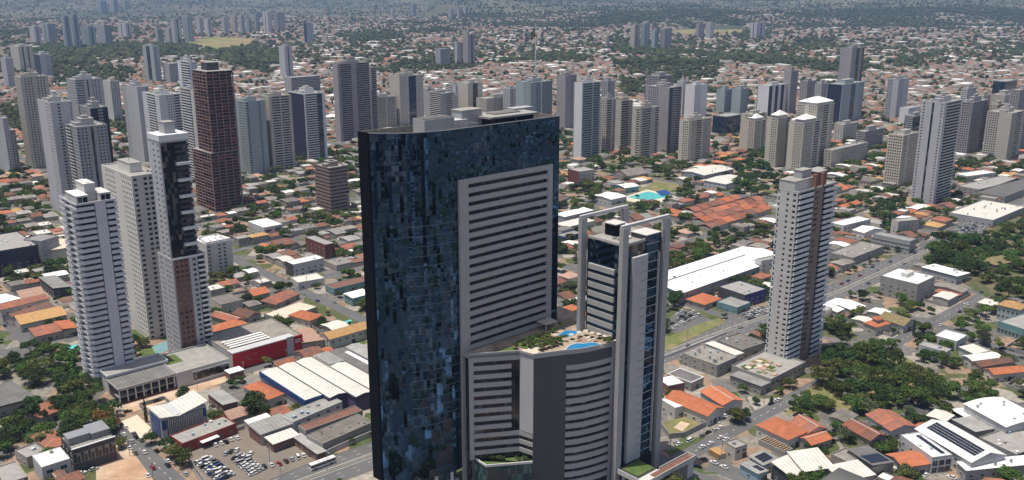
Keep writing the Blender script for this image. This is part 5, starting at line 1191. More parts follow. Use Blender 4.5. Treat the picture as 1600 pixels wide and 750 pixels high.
# solar panels
def solar(key, x0, x1, y0, y1, nx, ny, zf, slope=None, m=M_SOLAR):
    o, w, d, h = get(key); pw, pd = (w * (x1 - x0)) / nx, (d * (y1 - y0)) / ny
    b = MB(); z0_, z1_ = zf(w * x0), zf(w * x0 + pw * .86)
    for i in range(nx):
        for j in range(ny):
            xa = w * x0 + i * pw; xb = xa + pw * .84; ya = d * y0 + j * pd; yb = ya + pd * .95
            b = MB(); b.box(0, xb - xa, 0, yb - ya, 0, .08, m)
            b.v = [(x, y, z + zf(xa + x) - zf(xa)) for x, y, z in b.v]
            b.part('solar_panel', o, loc=(xa, ya, zf(xa)))
o, w, d, h = get('white gabled hall'); sl = 3 / (w / 2)
solar('white gabled hall', .18, .62 * .8, .06, .92, 4, 24, lambda x: h + .22 + sl * x)
o2, w2_, d2_, h2_ = get('glazed front')
solar('glazed front', .62, .86, .1, .9, 1, 18, lambda x: h2_ + .3)
o3, w3_, d3_, h3_ = get('dark panels, lower right'); s3 = 1.0 / d3_
def solar_shed(key, x0, x1, y0, y1, nx, ny, rise):
    o, w, d, h = get(key); ax = w >= d
    for i in range(nx):
        for j in range(ny):
            xa = w * (x0 + (x1 - x0) * i / nx); ya = d * (y0 + (y1 - y0) * j / ny); pw, pd = w * (x1 - x0) / nx * .92, d * (y1 - y0) / ny * .9
            b = MB(); b.box(0, pw, 0, pd, 0, .07, M_SOLAR)
            f = (lambda x, y: h + .22 + rise * y / d) if ax else (lambda x, y: h + .22 + rise * (1 - x / w))
            b.v = [(x, y, z + f(xa + x, ya + y)) for x, y, z in b.v]; b.part('solar_panel', o, loc=(xa, ya, 0))
solar_shed('dark panels, lower right', .06, .94, .08, .55, 6, 3, 1.0)
solar_shed('pale blue house with solar', .15, .85, .15, .85, 4, 3, .9)
solar_shed('lower pale blue house', .45, .95, .1, .6, 4, 2, .6)
# white outline roof
o, w, d, h = get('outlined in white'); b = MB()
for a in ((0, w, -.05, .45), (0, w, d - .45, d + .05)): b.box(*a, h + .08, h + .5, M_WHITE)
for a in ((-.02, .43, .46, d - .46), (w - .43, w + .02, .46, d - .46)): b.box(*a, h + .08, h + .5, M_WHITE)
b.part('roof_rim', o)
# white store roof block
o, w, d, h = get('big box store'); MB().box(w * .35, w * .75, d * .45, d * .62, h + .1, h + 3, M_OFF).part('roof_block', o)
o, w, d, h = get('huge brilliant'); MB().box(w * .05, w * .8, d / 2 - .5, d / 2 + .5, h + 2.25, h + 2.75, M_RGREY).part('ridge_vent', o)
for key, n in (('huge brilliant', 9), ('arched roof', 0), ('large white hall', 6), ('long white-roofed hall', 5), ('white gabled hall', 0), ('long white-roofed shed', 5), ('long grey hall', 5), ('wide pale flat', 12), ('large dark stained', 8), ('long grey flat roof', 5)):
    if not n or not any(key in k for k in OBJ): continue
    o, w, d, h = get(key); r2 = random.Random(n)
    for i in range(n):
        x, y = r2.uniform(1, w - 2), r2.choice([r2.uniform(.1, .35), r2.uniform(.6, .85)]) * d; MB().box(x, x + .9, y, y + .9, h + .1, h + 2.0 if 'roof' not in key or 'flat' not in key else h + .8, M_STEEL).part('roof_vent', o)
# second tier of the two-tier house
o, w, d, h = get('two-tier tiled'); MB().box(w * .3, w * .7, d * .3, d * .7, h + .8, h + 3.2, M_OFF).part('upper_wall', o); uo = hip_mesh(w * .44, d * .44, 0, 1.2, .6, M_TILEO).part('upper_roof', o); uo.location = (w * .28, d * .28, h + 3.2)
# beige container by the corner house
p, q, rz, w, d = fit((1112, 700), (1124, 711), (1131, 705), 2.6); c = root('container', p, q, 0, rz); tag(c, 'tan shipping container left of the grey corner house', 'container')
MB().box(0, w, 0, d, .13, 2.6, M_TILET).part('container_body', c); MB().box(w * .1, w * .9, -.05, -.005, .3, 2.4, M_BEIGE).part('container_door', c); occupy(corners(p, q, rz, w, d))

# ------------------------------------------------------------------ blue-edged warehouse of five pale bays
p, q, rz, w, d = fit((402, 582), (477, 626), (505, 616), 9)
o = root('warehouse', p, q, 0, rz); tag(o, 'large warehouse of pale roof bays with dark gutters and a blue left edge', 'warehouse'); MARKS.append((p + w, q + d / 2, 'the blue-edged warehouse'))
bw = w; spec = [(0, 0, M_RCREAM), (1, -5, M_RCREAM), (2, -13, M_RCREAM), (3, -13, M_RCREAM), (4, -13, M_RDARK), (5, -13, M_RGREY)]
for i, y0, m in spec:
    x0 = i * bw; yy = y0 if i else 0
    MB().box(x0 + .02, x0 + bw - .02, yy, d, .13, 8.4, M_LGREY if i == 0 else mat('violet_grey_wall', (.10, .08, .16), .8, .1, .2)).part('bay_wall', o)
    g = gable_mesh(d - yy, bw - 1.0, 8.6, .7, 'x', .1, m).part('bay_roof', o); g.rotation_euler = (0, 0, math.pi / 2); g.location = (x0 + bw - .5, yy, 0)
    MB().box(x0 - .45, x0 + .45, yy, d, 8.41, 8.75, M_DGREY).part('gutter', o)
    if i == 3: MB().box(x0 + .6, x0 + bw - .6, d * .62, d - .5, 9.5, 9.6, M_RGREY).part('roof_patch', o)
    if i == 4: MB().box(x0 + bw * .55, x0 + bw * .8, yy, d - 8, 9.35, 9.5, M_WHITE).part('skylight_strip', o)
MB().box(-.5, -.05, -.3, d, 6.2, 9.3, M_BLUE).part('blue_fascia', o); MB().box(-.04, bw, -.35, -.02, 7.2, 9.3, M_BLUE).part('blue_fascia', o)
occupy(corners(p, q, rz, w * 6, d), 1); occupy([(p + w, q - 14), (p + 6 * w, q - 14), (p + 6 * w, q), (p + w, q)], 1)
# red store
p, q, rz, w, d = fit((331, 519), (362.5, 552), (471, 521), 11)
o = root('store', p, q, 0, rz); tag(o, 'store with long bright red front panels and grey roof', 'store'); MARKS.append((p + w / 2, q, 'the red store'))
MB().box(0, w, 0, d, .13, 10, M_OFF).part('wall', o); flat_roof(w, d, 10, M_RASB, M_CONC, .8).part('roof', o)
MB().box(0.1, w * .76, -.4, -.02, .4, 10.4, M_RED).part('red_panel', o); MB().box(w * .86, w - .1, -.42, -.02, .4, 11, M_RED).part('red_panel', o)
MB().box(w * .762, w * .858, -.7, -.02, .13, 11.6, M_LGREY).part('grey_pier', o); MB().box(-.2, w * .88, -.45, 6, 10.41, 11.0, M_LGREY).part('roof_canopy', o)
for i in range(4): MB().box(w * .06, w * .62, 7.5 + i * 3.4, 9.4 + i * 3.4, 10.9, 11.2, M_RWHITE).part('roof_strip', o)
let = random.Random(5)
for row, (z, n) in enumerate(((8.0, 8), (6.7, 7))):
    for i in range(n):
        x = w * .885 + i * (w * .085 / 8) * 1.05; MB().box(x, x + w * .0078, -.5, -.43, z, z + .85, M_WHITE).part('sign_letter', o)
for x, z in ((.16, 6), (.2, 4.2), (.28, 6.4)): MB().box(w * x, w * x + 2.2, -.46, -.41, z, z + 1.3, mat('faded_red_print', (.5, .12, .12))).part('sign_print', o)
occupy(corners(p, q, rz, w, d), 2)
# podiums of the left towers
p, q, rz, w, d = fit((166, 592), (184, 609), (273, 583), 9)
o = root('parking_podium', p, q, 0, rz); tag(o, 'open parking podium under a dark flat roof, before the striped white tower', 'podium'); MARKS.append((p + w / 2, q, 'the dark-roofed podium'))
MB().box(.3, w - .3, .3, d - .3, 7.6, 8.3, M_OFF).part('roof_edge', o); MB().box(0, w, 0, d, 8.3, 9, M_CONC).part('roof_slab', o); MB().box(.5, w - .5, .6, d - .5, 9.0, 9.08, M_RDARK).part('roof', o)
MB().box(1, w - .2, 7, d - 1, .13, 7.6, M_DGREY).part('back_wall', o); MB().box(.2, w - .2, .8, 6.9, 3.6, 4.1, M_CONC).part('deck', o)
for i in range(8): MB().box(.4 + (w - 1.4) * i / 7, 1.0 + (w - 1.4) * i / 7, .4, 1.0, .13, 7.59, M_OFF).part('column', o)
MB().box(0, w, 0, .2, .13, 1.0, M_BRICK).part('front_wall', o)
occupy(corners(p, q, rz, w, d), 2)
p1, q1, h1, w1_, d1_ = T1; p, q, rz, w, d = fit((158, 575), (167, 588), (262, 562), 11)
o = root('terrace_building', p, q, 0, rz); tag(o, 'white two-level terrace at the foot of the striped white tower', 'podium')
MB().box(.5, w, .5, d, .13, 10, M_OFF).part('wall', o); flat_roof(w, d, 10, M_CONC, M_WHITE, 1.2).part('roof', o)
windows(o, w, d, (1, 7, 4.2, 1.6, 7.2, 3), 'R', GLD, M_WHITE); occupy(corners(p, q, rz, w, d), 2)
p, q, rz, w, d = fit((248, 556), (276, 584), (359, 562), 9)
o = root('podium', p, q, 0, rz); tag(o, 'stone and black glass podium at the foot of the two-part tower', 'podium')
MB().box(0, w, 0, d, .13, 8.4, M_LGREY).part('wall', o); flat_roof(w, d, 8.4, M_CONC, M_OFF, 1.0).part('roof', o)
MB().box(w * .3, w - .4, -.12, -.01, 2.4, 7.0, GLD).part('window', o); MB().box(w * .29, w - .1, -.3, -.01, 7.01, 7.6, M_WHITE).part('frame', o); MB().box(w * .29, w - .1, -.3, -.01, 1.9, 2.39, M_WHITE).part('frame', o)
MB().box(w * .86, w + 4, -9, -3, .13, 4.2, M_BROWN).part('gatehouse', o); MB().box(w * .85, w + 4.4, -9.4, -2.6, 4.2, 4.5, M_WHITE).part('gatehouse_roof', o)
MB().poly([(2, d * .5, 8.5), (w * .35, d * .5, 8.5), (w * .35, d - 2, 8.5), (2, d - 2, 8.5)], M_LAWN).part('roof_garden', o)
occupy(corners(p, q, rz, w, d), 2)
patch('sports_court', [(228, 545), (262, 532), (268, 545), (240, 556)], .15, M_TEAL, True); patch('garden', [(215, 549), (236, 541), (246, 556), (225, 563)], .16, M_LAWN, True)
# garden podium of the brown-striped tower
p, q, rz, w, d = fit((1144, 571), (1205, 593), (1262, 567), 7)
o = root('garden_podium', p, q, 0, rz); tag(o, 'grey podium with a planted roof at the foot of the brown-striped tower', 'podium'); MARKS.append((p, q, 'the garden podium'))
MB().box(0, w, 0, d, .13, 6.4, M_CONC).part('wall', o); flat_roof(w, d, 6.4, M_CONC, M_CONC, 1.0).part('roof', o)
for i in range(26):
    x, y = rnd.uniform(1, w * .55), rnd.uniform(1, d - 6); MB().box(x, x + rnd.uniform(2, 4), y, y + rnd.uniform(2, 4), 6.4, 6.7 + .03 * i, rnd.choice([M_LAWN, M_TILEK, M_GRASS, M_SAND, M_LAWN])).part('planter', o)
windows(o, w, d, (1, 8, 3.2, 1.3, 3.6, 3), 'R', GLD); occupy(corners(p, q, rz, w, d), 2)
# round cream hall by the left edge
p, q = G(90, 404); o = root('round_hall', p, q); tag(o, 'round cream hall with a low domed roof beside the big navy box', 'building')
b = MB().cyl(0, 0, 16, .13, 11, M_CREAM, 28); b.part('wall', o); MB().cyl(0, 0, 16.6, 11.01, 12, M_SAND, 28).cyl(0, 0, 15, 12, 13.6, M_SAND, 28, 6).part('roof', o)
occupy([(p - 16, q - 16), (p + 16, q - 16), (p + 16, q + 16), (p - 16, q + 16)]); MARKS.append((p, q, 'the round cream hall'))
# orange terraces
k = 0
for i, (u0, v0, u1, v1) in enumerate([(1092, 340, 1196, 311), (1102, 346, 1200, 318), (1112, 356, 1205, 325), (1086, 330, 1160, 309)]):
    p0, q0 = G(u0, v0, 5); p1_, q1_ = G(u1, v1, 5); L = math.hypot(p1_ - p0, q1_ - q0); n = int(L / 13)
    for j in range(n):
        t = j / n; p, q = p0 + (p1_ - p0) * t, q0 + (q1_ - q0) * t; o = root('house', p, q); tag(o, None, 'house', 'orange terraced houses near the sports ground')
        pend(o, 'orange tiled terraced house', p, q)
        MB().box(0, 12.6, 0, 15, .13, 4.6 + (j % 3) * .3, M_WALLH).part('wall', o); gable_mesh(12.6, 15, 4.6 + (j % 3) * .3, 2.2 + .2 * (j % 2), 'x', .3, [M_TILE, M_TILEO, M_TILEB, M_TILE, M_TILE][(j * 2 + i) % 5]).part('roof', o)
        occupy([(p, q), (p + 13, q), (p + 13, q + 15), (p, q + 15)], 0.5); k += 1
MARKS.append((*G(1140, 340), 'the orange terraces'))
# sports ground, pool, lots and patches
patch('sports_field', [(990, 298), (1030, 283), (1062, 288), (1040, 305)], .17, M_GRASS, True)
patch('pool_deck', [(965, 311), (1012, 296), (1062, 309), (1015, 320)], .18, M_SAND, True); patch('swimming_pool', [(980, 308), (1013, 299), (1048, 307), (1010, 314)], .2, M_TURQ, True)
patch('sports_court', [(1024, 299), (1040, 296), (1050, 303), (1034, 307)], .22, M_BLUE, True)
MARKS.append((*G(1012, 305), 'the turquoise swimming pool')); MARKS.append((*G(1320, 602), 'the small car park in the trees')); MARKS.append((*G(1432, 628), 'the row of cars under the trees'))
patch('dirt_lot', [(286, 708), (312, 698), (384, 668), (418, 697), (470, 678), (512, 712), (425, 748), (330, 790)], .15, M_LOTDIRT, True)
MARKS.append((*G(390, 715), 'the dirt parking lot'))
patch('parking_lot', [(1030, 512), (1062, 483), (1086, 487), (1112, 500), (1060, 522)], .15, M_ASPH, True); patch('verge', [(1030, 532), (1100, 503), (1124, 497), (1132, 504), (1040, 548)], .152, M_GRASS, True)
patch('parking_lot', [(1450, 385), (1500, 345), (1545, 352), (1530, 372), (1475, 392)], .15, M_ASPH, True); patch('parking_lot', [(1405, 622), (1440, 612), (1475, 640), (1440, 655)], .15, M_ASPH, True)
patch('parking_lot', [(1300, 592), (1330, 584), (1352, 602), (1320, 620)], .151, M_ASPH, True)
patch('vacant_lot', [(1031, 662), (1046, 680), (1068, 677), (1111, 657), (1088, 643)], .15, M_GRASS, True); patch('bare_earth', [(1052, 668), (1064, 658), (1078, 662), (1066, 674)], .155, M_EARTH)
patch('bare_earth', [(150, 700), (196, 690), (240, 750), (150, 750)], .15, M_EARTH, True, .2); patch('bare_earth', [(186, 660), (214, 648), (236, 668), (220, 690), (200, 672)], .155, M_SAND, True)
patch('construction_earth', [(150, 640), (275, 608), (350, 585), (358, 594), (280, 622), (165, 656)], .15, M_EARTH, True); patch('swimming_pool', [(104, 541), (120, 538), (124, 548), (112, 551)], .2, M_TURQ, True)
patch('swimming_pool', [(536, 503), (548, 499), (552, 504), (541, 508)], .2, M_TURQ, True); patch('garden', [(505, 545), (560, 525), (575, 535), (530, 556)], .16, M_LAWN, True)
patch('park_ground', [(1225, 648), (1262, 608), (1300, 585), (1370, 545), (1420, 560), (1480, 600), (1500, 625), (1420, 625), (1330, 640)], .14, M_GRASS)
patch('forest_floor', [(1435, 405), (1480, 372), (1600, 322), (1640, 340), (1640, 480), (1560, 475), (1500, 440)], .14, mat('dark_park_grass', (.075, .095, .035), .95, .3, .2, col2=(.14, .12, .07)))  # wooded ground gets a darker mix of grass colours
# walls round the vacant lot and along the avenue
def boundary(label, px, h, m, t=.25):
    pts = [G(u, v, 0) for u, v in px]; o = root('boundary_wall', *pts[0]); tag(o, label, 'wall')
    MB().wall([(p - pts[0][0], q - pts[0][1]) for p, q in pts], .13, h, t, m).part('wall', o)
boundary('grey wall wrapped round the vacant grass lot', [(1031, 666), (1046, 686), (1068, 684), (1114, 661), (1090, 645)], 3, M_CONC)
boundary('pale wall along the avenue below the long avenue roof', [(508, 714), (530, 703), (590, 678)], 3, M_OFF)
boundary('white wall along the far side of the avenue before the dark stained roof', [(1036, 560), (1085, 541), (1135, 521)], 1.4, M_WHITE)
boundary('grey wall between the dirt lot and the side street', [(286, 708), (312, 744), (330, 770)], 2.2, M_CONC)
boundary('wall between the low red-walled building and the dirt lot', [(290, 704), (325, 692), (382, 670)], 2.0, M_CONC)

# ------------------------------------------------------------------ trees
def leafmat(name, c):
    m = bpy.data.materials.new(name); m.use_nodes = True; n = m.node_tree; b = n.nodes['Principled BSDF']; N = n.nodes.new
    b.inputs['Roughness'].default_value = .75; b.inputs['Specular IOR Level'].default_value = .15
    tc = N('ShaderNodeTexCoord'); t = N('ShaderNodeTexNoise'); t.inputs['Scale'].default_value = .55; t.inputs['Detail'].default_value = 4; n.links.new(tc.outputs['Object'], t.inputs['Vector'])
    oi = N('ShaderNodeObjectInfo'); ge = N('ShaderNodeNewGeometry')
    a = N('ShaderNodeMapRange'); a.inputs[1].default_value = .3; a.inputs[2].default_value = .7; a.inputs[3].default_value = .65; a.inputs[4].default_value = 1.35; n.links.new(t.outputs[0], a.inputs[0])
    d = N('ShaderNodeMapRange'); d.inputs[3].default_value = .7; d.inputs[4].default_value = 1.3; n.links.new(oi.outputs['Random'], d.inputs[0])
    e = N('ShaderNodeMapRange'); e.inputs[3].default_value = .7; e.inputs[4].default_value = 1.3; n.links.new(ge.outputs['Random Per Island'], e.inputs[0])
    m1 = N('ShaderNodeMath'); m1.operation = 'MULTIPLY'; n.links.new(a.outputs[0], m1.inputs[0]); n.links.new(d.outputs[0], m1.inputs[1])
    m2 = N('ShaderNodeMath'); m2.operation = 'MULTIPLY'; n.links.new(m1.outputs[0], m2.inputs[0]); n.links.new(e.outputs[0], m2.inputs[1])
    hs = N('ShaderNodeHueSaturation'); hs.inputs['Color'].default_value = (*c, 1); n.links.new(m2.outputs[0], hs.inputs['Value'])
    h = N('ShaderNodeMapRange'); h.inputs[3].default_value = .475; h.inputs[4].default_value = .52; n.links.new(oi.outputs['Random'], h.inputs[0]); n.links.new(h.outputs[0], hs.inputs['Hue'])
    n.links.new(hs.outputs[0], b.inputs['Base Color'])
    tr_ = N('ShaderNodeBsdfTranslucent'); n.links.new(hs.outputs[0], tr_.inputs[0]); ms = N('ShaderNodeMixShader'); ms.inputs[0].default_value = .35; n.links.new(b.outputs[0], ms.inputs[1]); n.links.new(tr_.outputs[0], ms.inputs[2]); n.links.new(ms.outputs[0], n.nodes['Material Output'].inputs[0]); return m
M_BARK = mat('bark', (.10, .075, .055), .95, .25, 1.5)
LEAF = {'dark green': leafmat('dark_leaves', (.048, .086, .028)), 'mid green': leafmat('green_leaves', (.085, .135, .034)), 'olive green': leafmat('olive_leaves', (.125, .145, .048)),
        'grey-green': leafmat('grey_green_leaves', (.09, .11, .06)), 'rusty orange': leafmat('rusty_leaves', (.19, .105, .035))}
def crown_mesh(seed, R_, flat, lobes, cards, size, m, trunk):
    r = np.random.RandomState(seed); C_, S_ = [], []
    for i in range(lobes):
        a = r.uniform(0, 6.283); rr = R_ * math.sqrt(r.uniform(0, .52)); C_.append((rr * math.cos(a), rr * math.sin(a), trunk + R_ * flat * r.uniform(.35, 1.05))); S_.append(R_ * r.uniform(.34, .58))
    n = cards; li = r.randint(0, lobes, n); d = r.normal(size=(n, 3)); d /= np.linalg.norm(d, axis=1)[:, None]; d[:, 2] = np.abs(d[:, 2]) * .95 - .22 * r.rand(n)
    rad = np.array(S_)[li] * (r.rand(n) ** .28) * r.uniform(.82, 1.12, n); c = np.array(C_)[li] + d * rad[:, None] * np.array([1, 1, .8])
    nrm = d * .8 + r.normal(size=(n, 3)) * .55 + np.array([0, 0, .45]); nrm /= np.linalg.norm(nrm, axis=1)[:, None]
    up = r.normal(size=(n, 3)); t = np.cross(nrm, up); t /= np.linalg.norm(t, axis=1)[:, None]; b = np.cross(nrm, t); s = size * r.uniform(.6, 1.35, n)[:, None]
    v = np.stack([c - t * s, c - b * s * .62 - nrm * s * .15, c + t * s, c + b * s * .62 - nrm * s * .15], 1).reshape(-1, 3)
    me = bpy.data.meshes.new('crown'); me.from_pydata(v.tolist(), [], np.arange(4 * n).reshape(-1, 4).tolist()); me.materials.append(m); return me, C_
def trunk_mesh(seed, h, C_, r0):
    rr = random.Random(seed); b = MB()
    def limb(a, c, ra, rb, n=6):
        a, c = Vector(a), Vector(c); dz = (c - a).normalized(); t = dz.cross(Vector((.3, 1, .2))).normalized(); u = dz.cross(t); k = len(b.v)
        for P, rad in ((a, ra), (c, rb)): b.v += [tuple(P + t * rad * math.cos(6.2832 * i / n) + u * rad * math.sin(6.2832 * i / n)) for i in range(n)]
        for i in range(n): j = (i + 1) % n; b.f.append((k + i, k + j, k + n + j, k + n + i)); b.m.append(b.mi(M_BARK))
    fork = (rr.uniform(-.3, .3), rr.uniform(-.3, .3), h * .75); limb((0, 0, -.1), fork, r0, r0 * .7)
    for c in C_[:6]: limb(fork, c, r0 * .5, r0 * .12)
    return b.mesh('trunk')
PROTO = {}
SHAPES = [(5.0, .62, 9, 900), (5.0, .85, 8, 900), (5.0, .5, 11, 1000), (5.0, .75, 6, 760)]
for ci, (cname, m) in enumerate(LEAF.items()):
    PROTO[cname] = []
    for k, (R_, fl, lb, cd) in enumerate(SHAPES):
        me, C_ = crown_mesh(100 * ci + k, R_, fl, lb, cd, .52, m, 2.6); PROTO[cname].append((me, trunk_mesh(ci * 9 + k, 3.2, C_, .28)))
def palm_meshes():
    b = MB(); 
    for z in range(7): b.cyl(.05 * z, 0, .2 - .01 * z, z * 1.2, z * 1.2 + 1.2, M_BARK, 7, .19 - .01 * z)
    c = MB(); r = random.Random(2)
    for i in range(15):
        a = i * 6.2832 / 15 + r.uniform(-.15, .15); L = r.uniform(2.6, 3.4); dr = r.uniform(.5, 1.6); pts = []
        for k in range(6): t = k / 5; pts.append((L * t * math.cos(a), L * t * math.sin(a), 8.4 + 1.1 * math.sin(t * 2.4) - dr * t * t * 1.6))
        for k in range(5):
            w0, w1 = .42 * (1 - abs(k / 5 - .4)), .42 * (1 - abs((k + 1) / 5 - .4)); nx, ny = -math.sin(a), math.cos(a); P, Q = pts[k], pts[k + 1]
            for s in (-1, 1): c.poly([(P[0] + .35, P[1], P[2]), (Q[0] + .35, Q[1], Q[2]), (Q[0] + .35 + s * nx * w1, Q[1] + s * ny * w1, Q[2] - .22), (P[0] + .35 + s * nx * w0, P[1] + s * ny * w0, P[2] - .22)], LEAF['mid green'])
    return c.mesh('crown'), b.mesh('trunk')
PALM = palm_meshes()
TREES = []       # (p, q, radius, colour, z) wanted
def want(p, q, r, c=None, z=.1): TREES.append((p, q, r, c or rnd.choice(['dark green'] * 3 + ['mid green'] * 4 + ['olive green'] * 2 + ['grey-green']), z))
def inpoly(x, y, P):
    c = False; n = len(P)
    for i in range(n):
        (x0, y0), (x1, y1) = P[i], P[(i + 1) % n]
        if (y0 > y) != (y1 > y) and x < (x1 - x0) * (y - y0) / (y1 - y0) + x0: c = not c
    return c
def grove(px, n, r0, r1, cols=None, hole=None):
    P = [G(u, v) for u, v in px]; xs = [a for a, _ in P]; ys = [b for _, b in P]; k = 0; placed = []
    H_ = [G(u, v) for u, v in hole] if hole else None
    for _ in range(n * 40):
        if k >= n: break
        x, y = rnd.uniform(min(xs), max(xs)), rnd.uniform(min(ys), max(ys)); r = rnd.uniform(r0, r1)
        if not inpoly(x, y, P) or (H_ and inpoly(x, y, H_)): continue
        if any((x - a) ** 2 + (y - b) ** 2 < (.55 * (r + c)) ** 2 for a, b, c in placed): continue
        placed.append((x, y, r)); want(x, y, r, rnd.choice(cols) if cols else None); k += 1
    occupy(P, 1)
D, M, O, GG, RU = 'dark green', 'mid green', 'olive green', 'grey-green', 'rusty orange'
grove([(22, 575), (58, 545), (112, 552), (138, 590), (150, 612), (112, 625), (84, 600), (30, 605)], 24, 4, 7.5, [D, D, M, M, O])
grove([(60, 652), (100, 632), (150, 625), (178, 650), (168, 690), (100, 705), (30, 690), (15, 660)], 30, 4, 7.5, [D, D, M, M, O])
grove([(-20, 690), (20, 672), (34, 700), (10, 722), (-20, 720)], 5, 4, 6.5, [D, M])
grove([(1275, 600), (1300, 560), (1345, 548), (1395, 572), (1455, 598), (1490, 625), (1440, 640), (1375, 638), (1320, 630)], 64, 4, 8, [D, D, M, M, M, O], [(1295, 596), (1325, 588), (1345, 604), (1315, 618)])
grove([(1222, 648), (1250, 622), (1292, 632), (1300, 648), (1255, 655)], 10, 3, 5.5, [M, M, O, D])
grove([(1442, 412), (1470, 382), (1530, 378), (1566, 396), (1540, 425), (1505, 436), (1462, 424)], 40, 5, 9, [D, D, M, D])
grove([(1535, 392), (1570, 358), (1640, 330), (1640, 470), (1560, 470), (1530, 448), (1550, 425)], 62, 4, 8, [D, D, M, M, O])
grove([(1490, 500), (1518, 490), (1545, 520), (1560, 545), (1590, 570), (1570, 575), (1530, 545), (1500, 520)], 16, 3, 5, [O, M, GG])
grove([(1422, 540), (1440, 518), (1460, 528), (1446, 552)], 7, 3.5, 6, [D, M])
grove([(1042, 418), (1095, 380), (1150, 368), (1160, 378), (1110, 402), (1052, 432)], 26, 4, 6.5, [M, M, D, O])
grove([(1140, 312), (1150, 262), (1196, 240), (1214, 262), (1214, 300), (1180, 312)], 40, 5, 9, [D, D, M])
grove([(888, 326), (905, 296), (945, 298), (930, 320), (905, 345)], 22, 4, 7, [D, M, O]); grove([(940, 275), (930, 252), (990, 245), (1060, 268), (1062, 280), (990, 278)], 34, 4, 7, [D, M, M, O])
grove([(1048, 312), (1060, 295), (1085, 300), (1082, 312)], 8, 4, 7, [M, D]); grove([(1042, 482), (1045, 440), (1062, 470), (1066, 482)], 6, 5, 7.5, [D])
grove([(1500, 640), (1520, 600), (1560, 612), (1545, 632)], 9, 4, 6.5, [D, M]); grove([(1352, 545), (1385, 540), (1410, 548), (1400, 560), (1360, 556)], 6, 3, 5, [M, D])
grove([(1370, 700), (1398, 690), (1405, 704), (1380, 712)], 5, 3, 4.5, [D, M]); grove([(368, 372), (378, 345), (396, 350), (392, 372)], 5, 4, 7, [D])
grove([(410, 346), (425, 325), (440, 330), (436, 346)], 5, 3.5, 6, [D, M]); grove([(440, 290), (470, 278), (485, 292), (455, 302)], 9, 4, 6, [D, M])
grove([(1345, 325), (1362, 318), (1400, 322), (1398, 338), (1350, 340)], 8, 5, 8, [D, D]); grove([(1240, 745), (1300, 742), (1300, 760), (1240, 760)], 3, 3, 5, [M])
for u, v, r, c in [(288, 628, 5, D), (397, 648, 7.5, D), (388, 640, 5, D), (405, 655, 5, D), (236, 694, 4, D), (272, 716, 5, O), (268, 700, 3.5, GG), (345, 660, 4.5, O), (335, 656, 3.5, O), (165, 668, 6, RU), (150, 664, 5, RU), (178, 672, 4, RU), (190, 700, 4, O),
                   (365, 605, 3.5, D), (376, 598, 3, M), (1003, 330, 5, D), (1000, 335, 4, D), (1170, 345, 5, D), (1190, 352, 4, M), (1120, 365, 5, D), (1058, 415, 5, D), (1150, 660, 5, O), (1160, 656, 4, D), (1283, 716, 4, D), (1440, 520, 3, D), (995, 310, 3, D),
                   (420, 574, 4, O), (1400, 726, 3, M), (1350, 470, 5, D), (1330, 465, 3.5, M), (1295, 690, 4, D), (1265, 705, 3.5, D), (440, 372, 4, M), (560, 395, 5, M), (530, 355, 5, D), (1180, 632, 3, D), (1218, 615, 3, M)]: want(*G(u, v), r, c)
for p, q in DECK_TREES: want(p, q, rnd.uniform(1.2, 2.0), rnd.choice([O, O, M]), ZD + .1)
for i in range(14):
    t = rnd.random(); p, q = along(along(tr[0], tr[2], t), along(wa, wb, t), rnd.uniform(.2, .8)); want(p, q, rnd.uniform(.7, 1.3), M, TZ - .3)
for p, q in offset(AVE, 0)[1:4]: pass
t_ = 0
for i in range(60):
    p = 130 + i * 12.5; q = ave_q(p)
    if rnd.random() < .5: want(p + rnd.uniform(-2, 2), q + rnd.choice([-14.5, 14.5]), rnd.uniform(1.6, 3.2))

# ------------------------------------------------------------------ houses fill the remaining lots
HOUSE_MESH = {}
def house_proto(kind, w, d, h, col):
    key = (kind, w, d, h, col.name)
    if key in HOUSE_MESH: return HOUSE_MESH[key]
    wb = MB(); wb.box(0, w, 0, d, .13, h, M_WALLH); wl = wb.mesh('wall')
    if kind == 'hip': r = hip_mesh(w, d, h, min(w, d) * .19, .6, col).mesh('roof')
    elif kind == 'gable': r = gable_mesh(w, d, h, d * .17, 'x', .5, col, M_WALLH).mesh('roof')
    elif kind == 'ell':
        m1 = hip_mesh(w, d * .6, h, d * .6 * .19, .6, col); m2 = gable_mesh(d * .62, w * .48, h - .25, w * .48 * .17, 'x', .4, col, M_WALLH)
        k = len(m1.v); m1.v += [(w * .5 - y + w * .0, x + d * .38, z) for x, y, z in m2.v]; m1.f += [tuple(i + k for i in f) for f in m2.f]; m1.m += [m1.mi(m2.mats[i]) for i in m2.m]; r = m1.mesh('roof')
        wb = MB(); wb.prism([(0, 0), (w, 0), (w, d * .6), (w * .48, d * .6), (w * .48, d), (.0, d), ], .13, h - .05, M_WALLH); wl = wb.mesh('wall')
    elif kind == 'flat': r = flat_roof(w, d, h, col, M_WALLH, .6).mesh('roof')
    else: r = gable_mesh(w, d, h, d * .06, 'x', .4, col, M_WALLH).mesh('roof')
    wn = MB()
    for i in range(max(2, int(w / 3.5))): x = w * (i + .5) / max(2, int(w / 3.5)) - .7; wn.box(x, x + 1.4, -.05, .03, 1.1, 2.2, GLD); wn.box(x - .1, x + 1.5, -.1, .02, .95, 1.09, M_OFF)
    for i in range(max(2, int(d / 4))): y = d * .9 * (i + .5) / max(2, int(d / 4)) - .6; wn.box(-.05, .03, y, y + 1.2, 1.1, 2.2, GLD)
    HOUSE_MESH[key] = (wl, r, wn.mesh('window')); return HOUSE_MESH[key]
YARD = {}
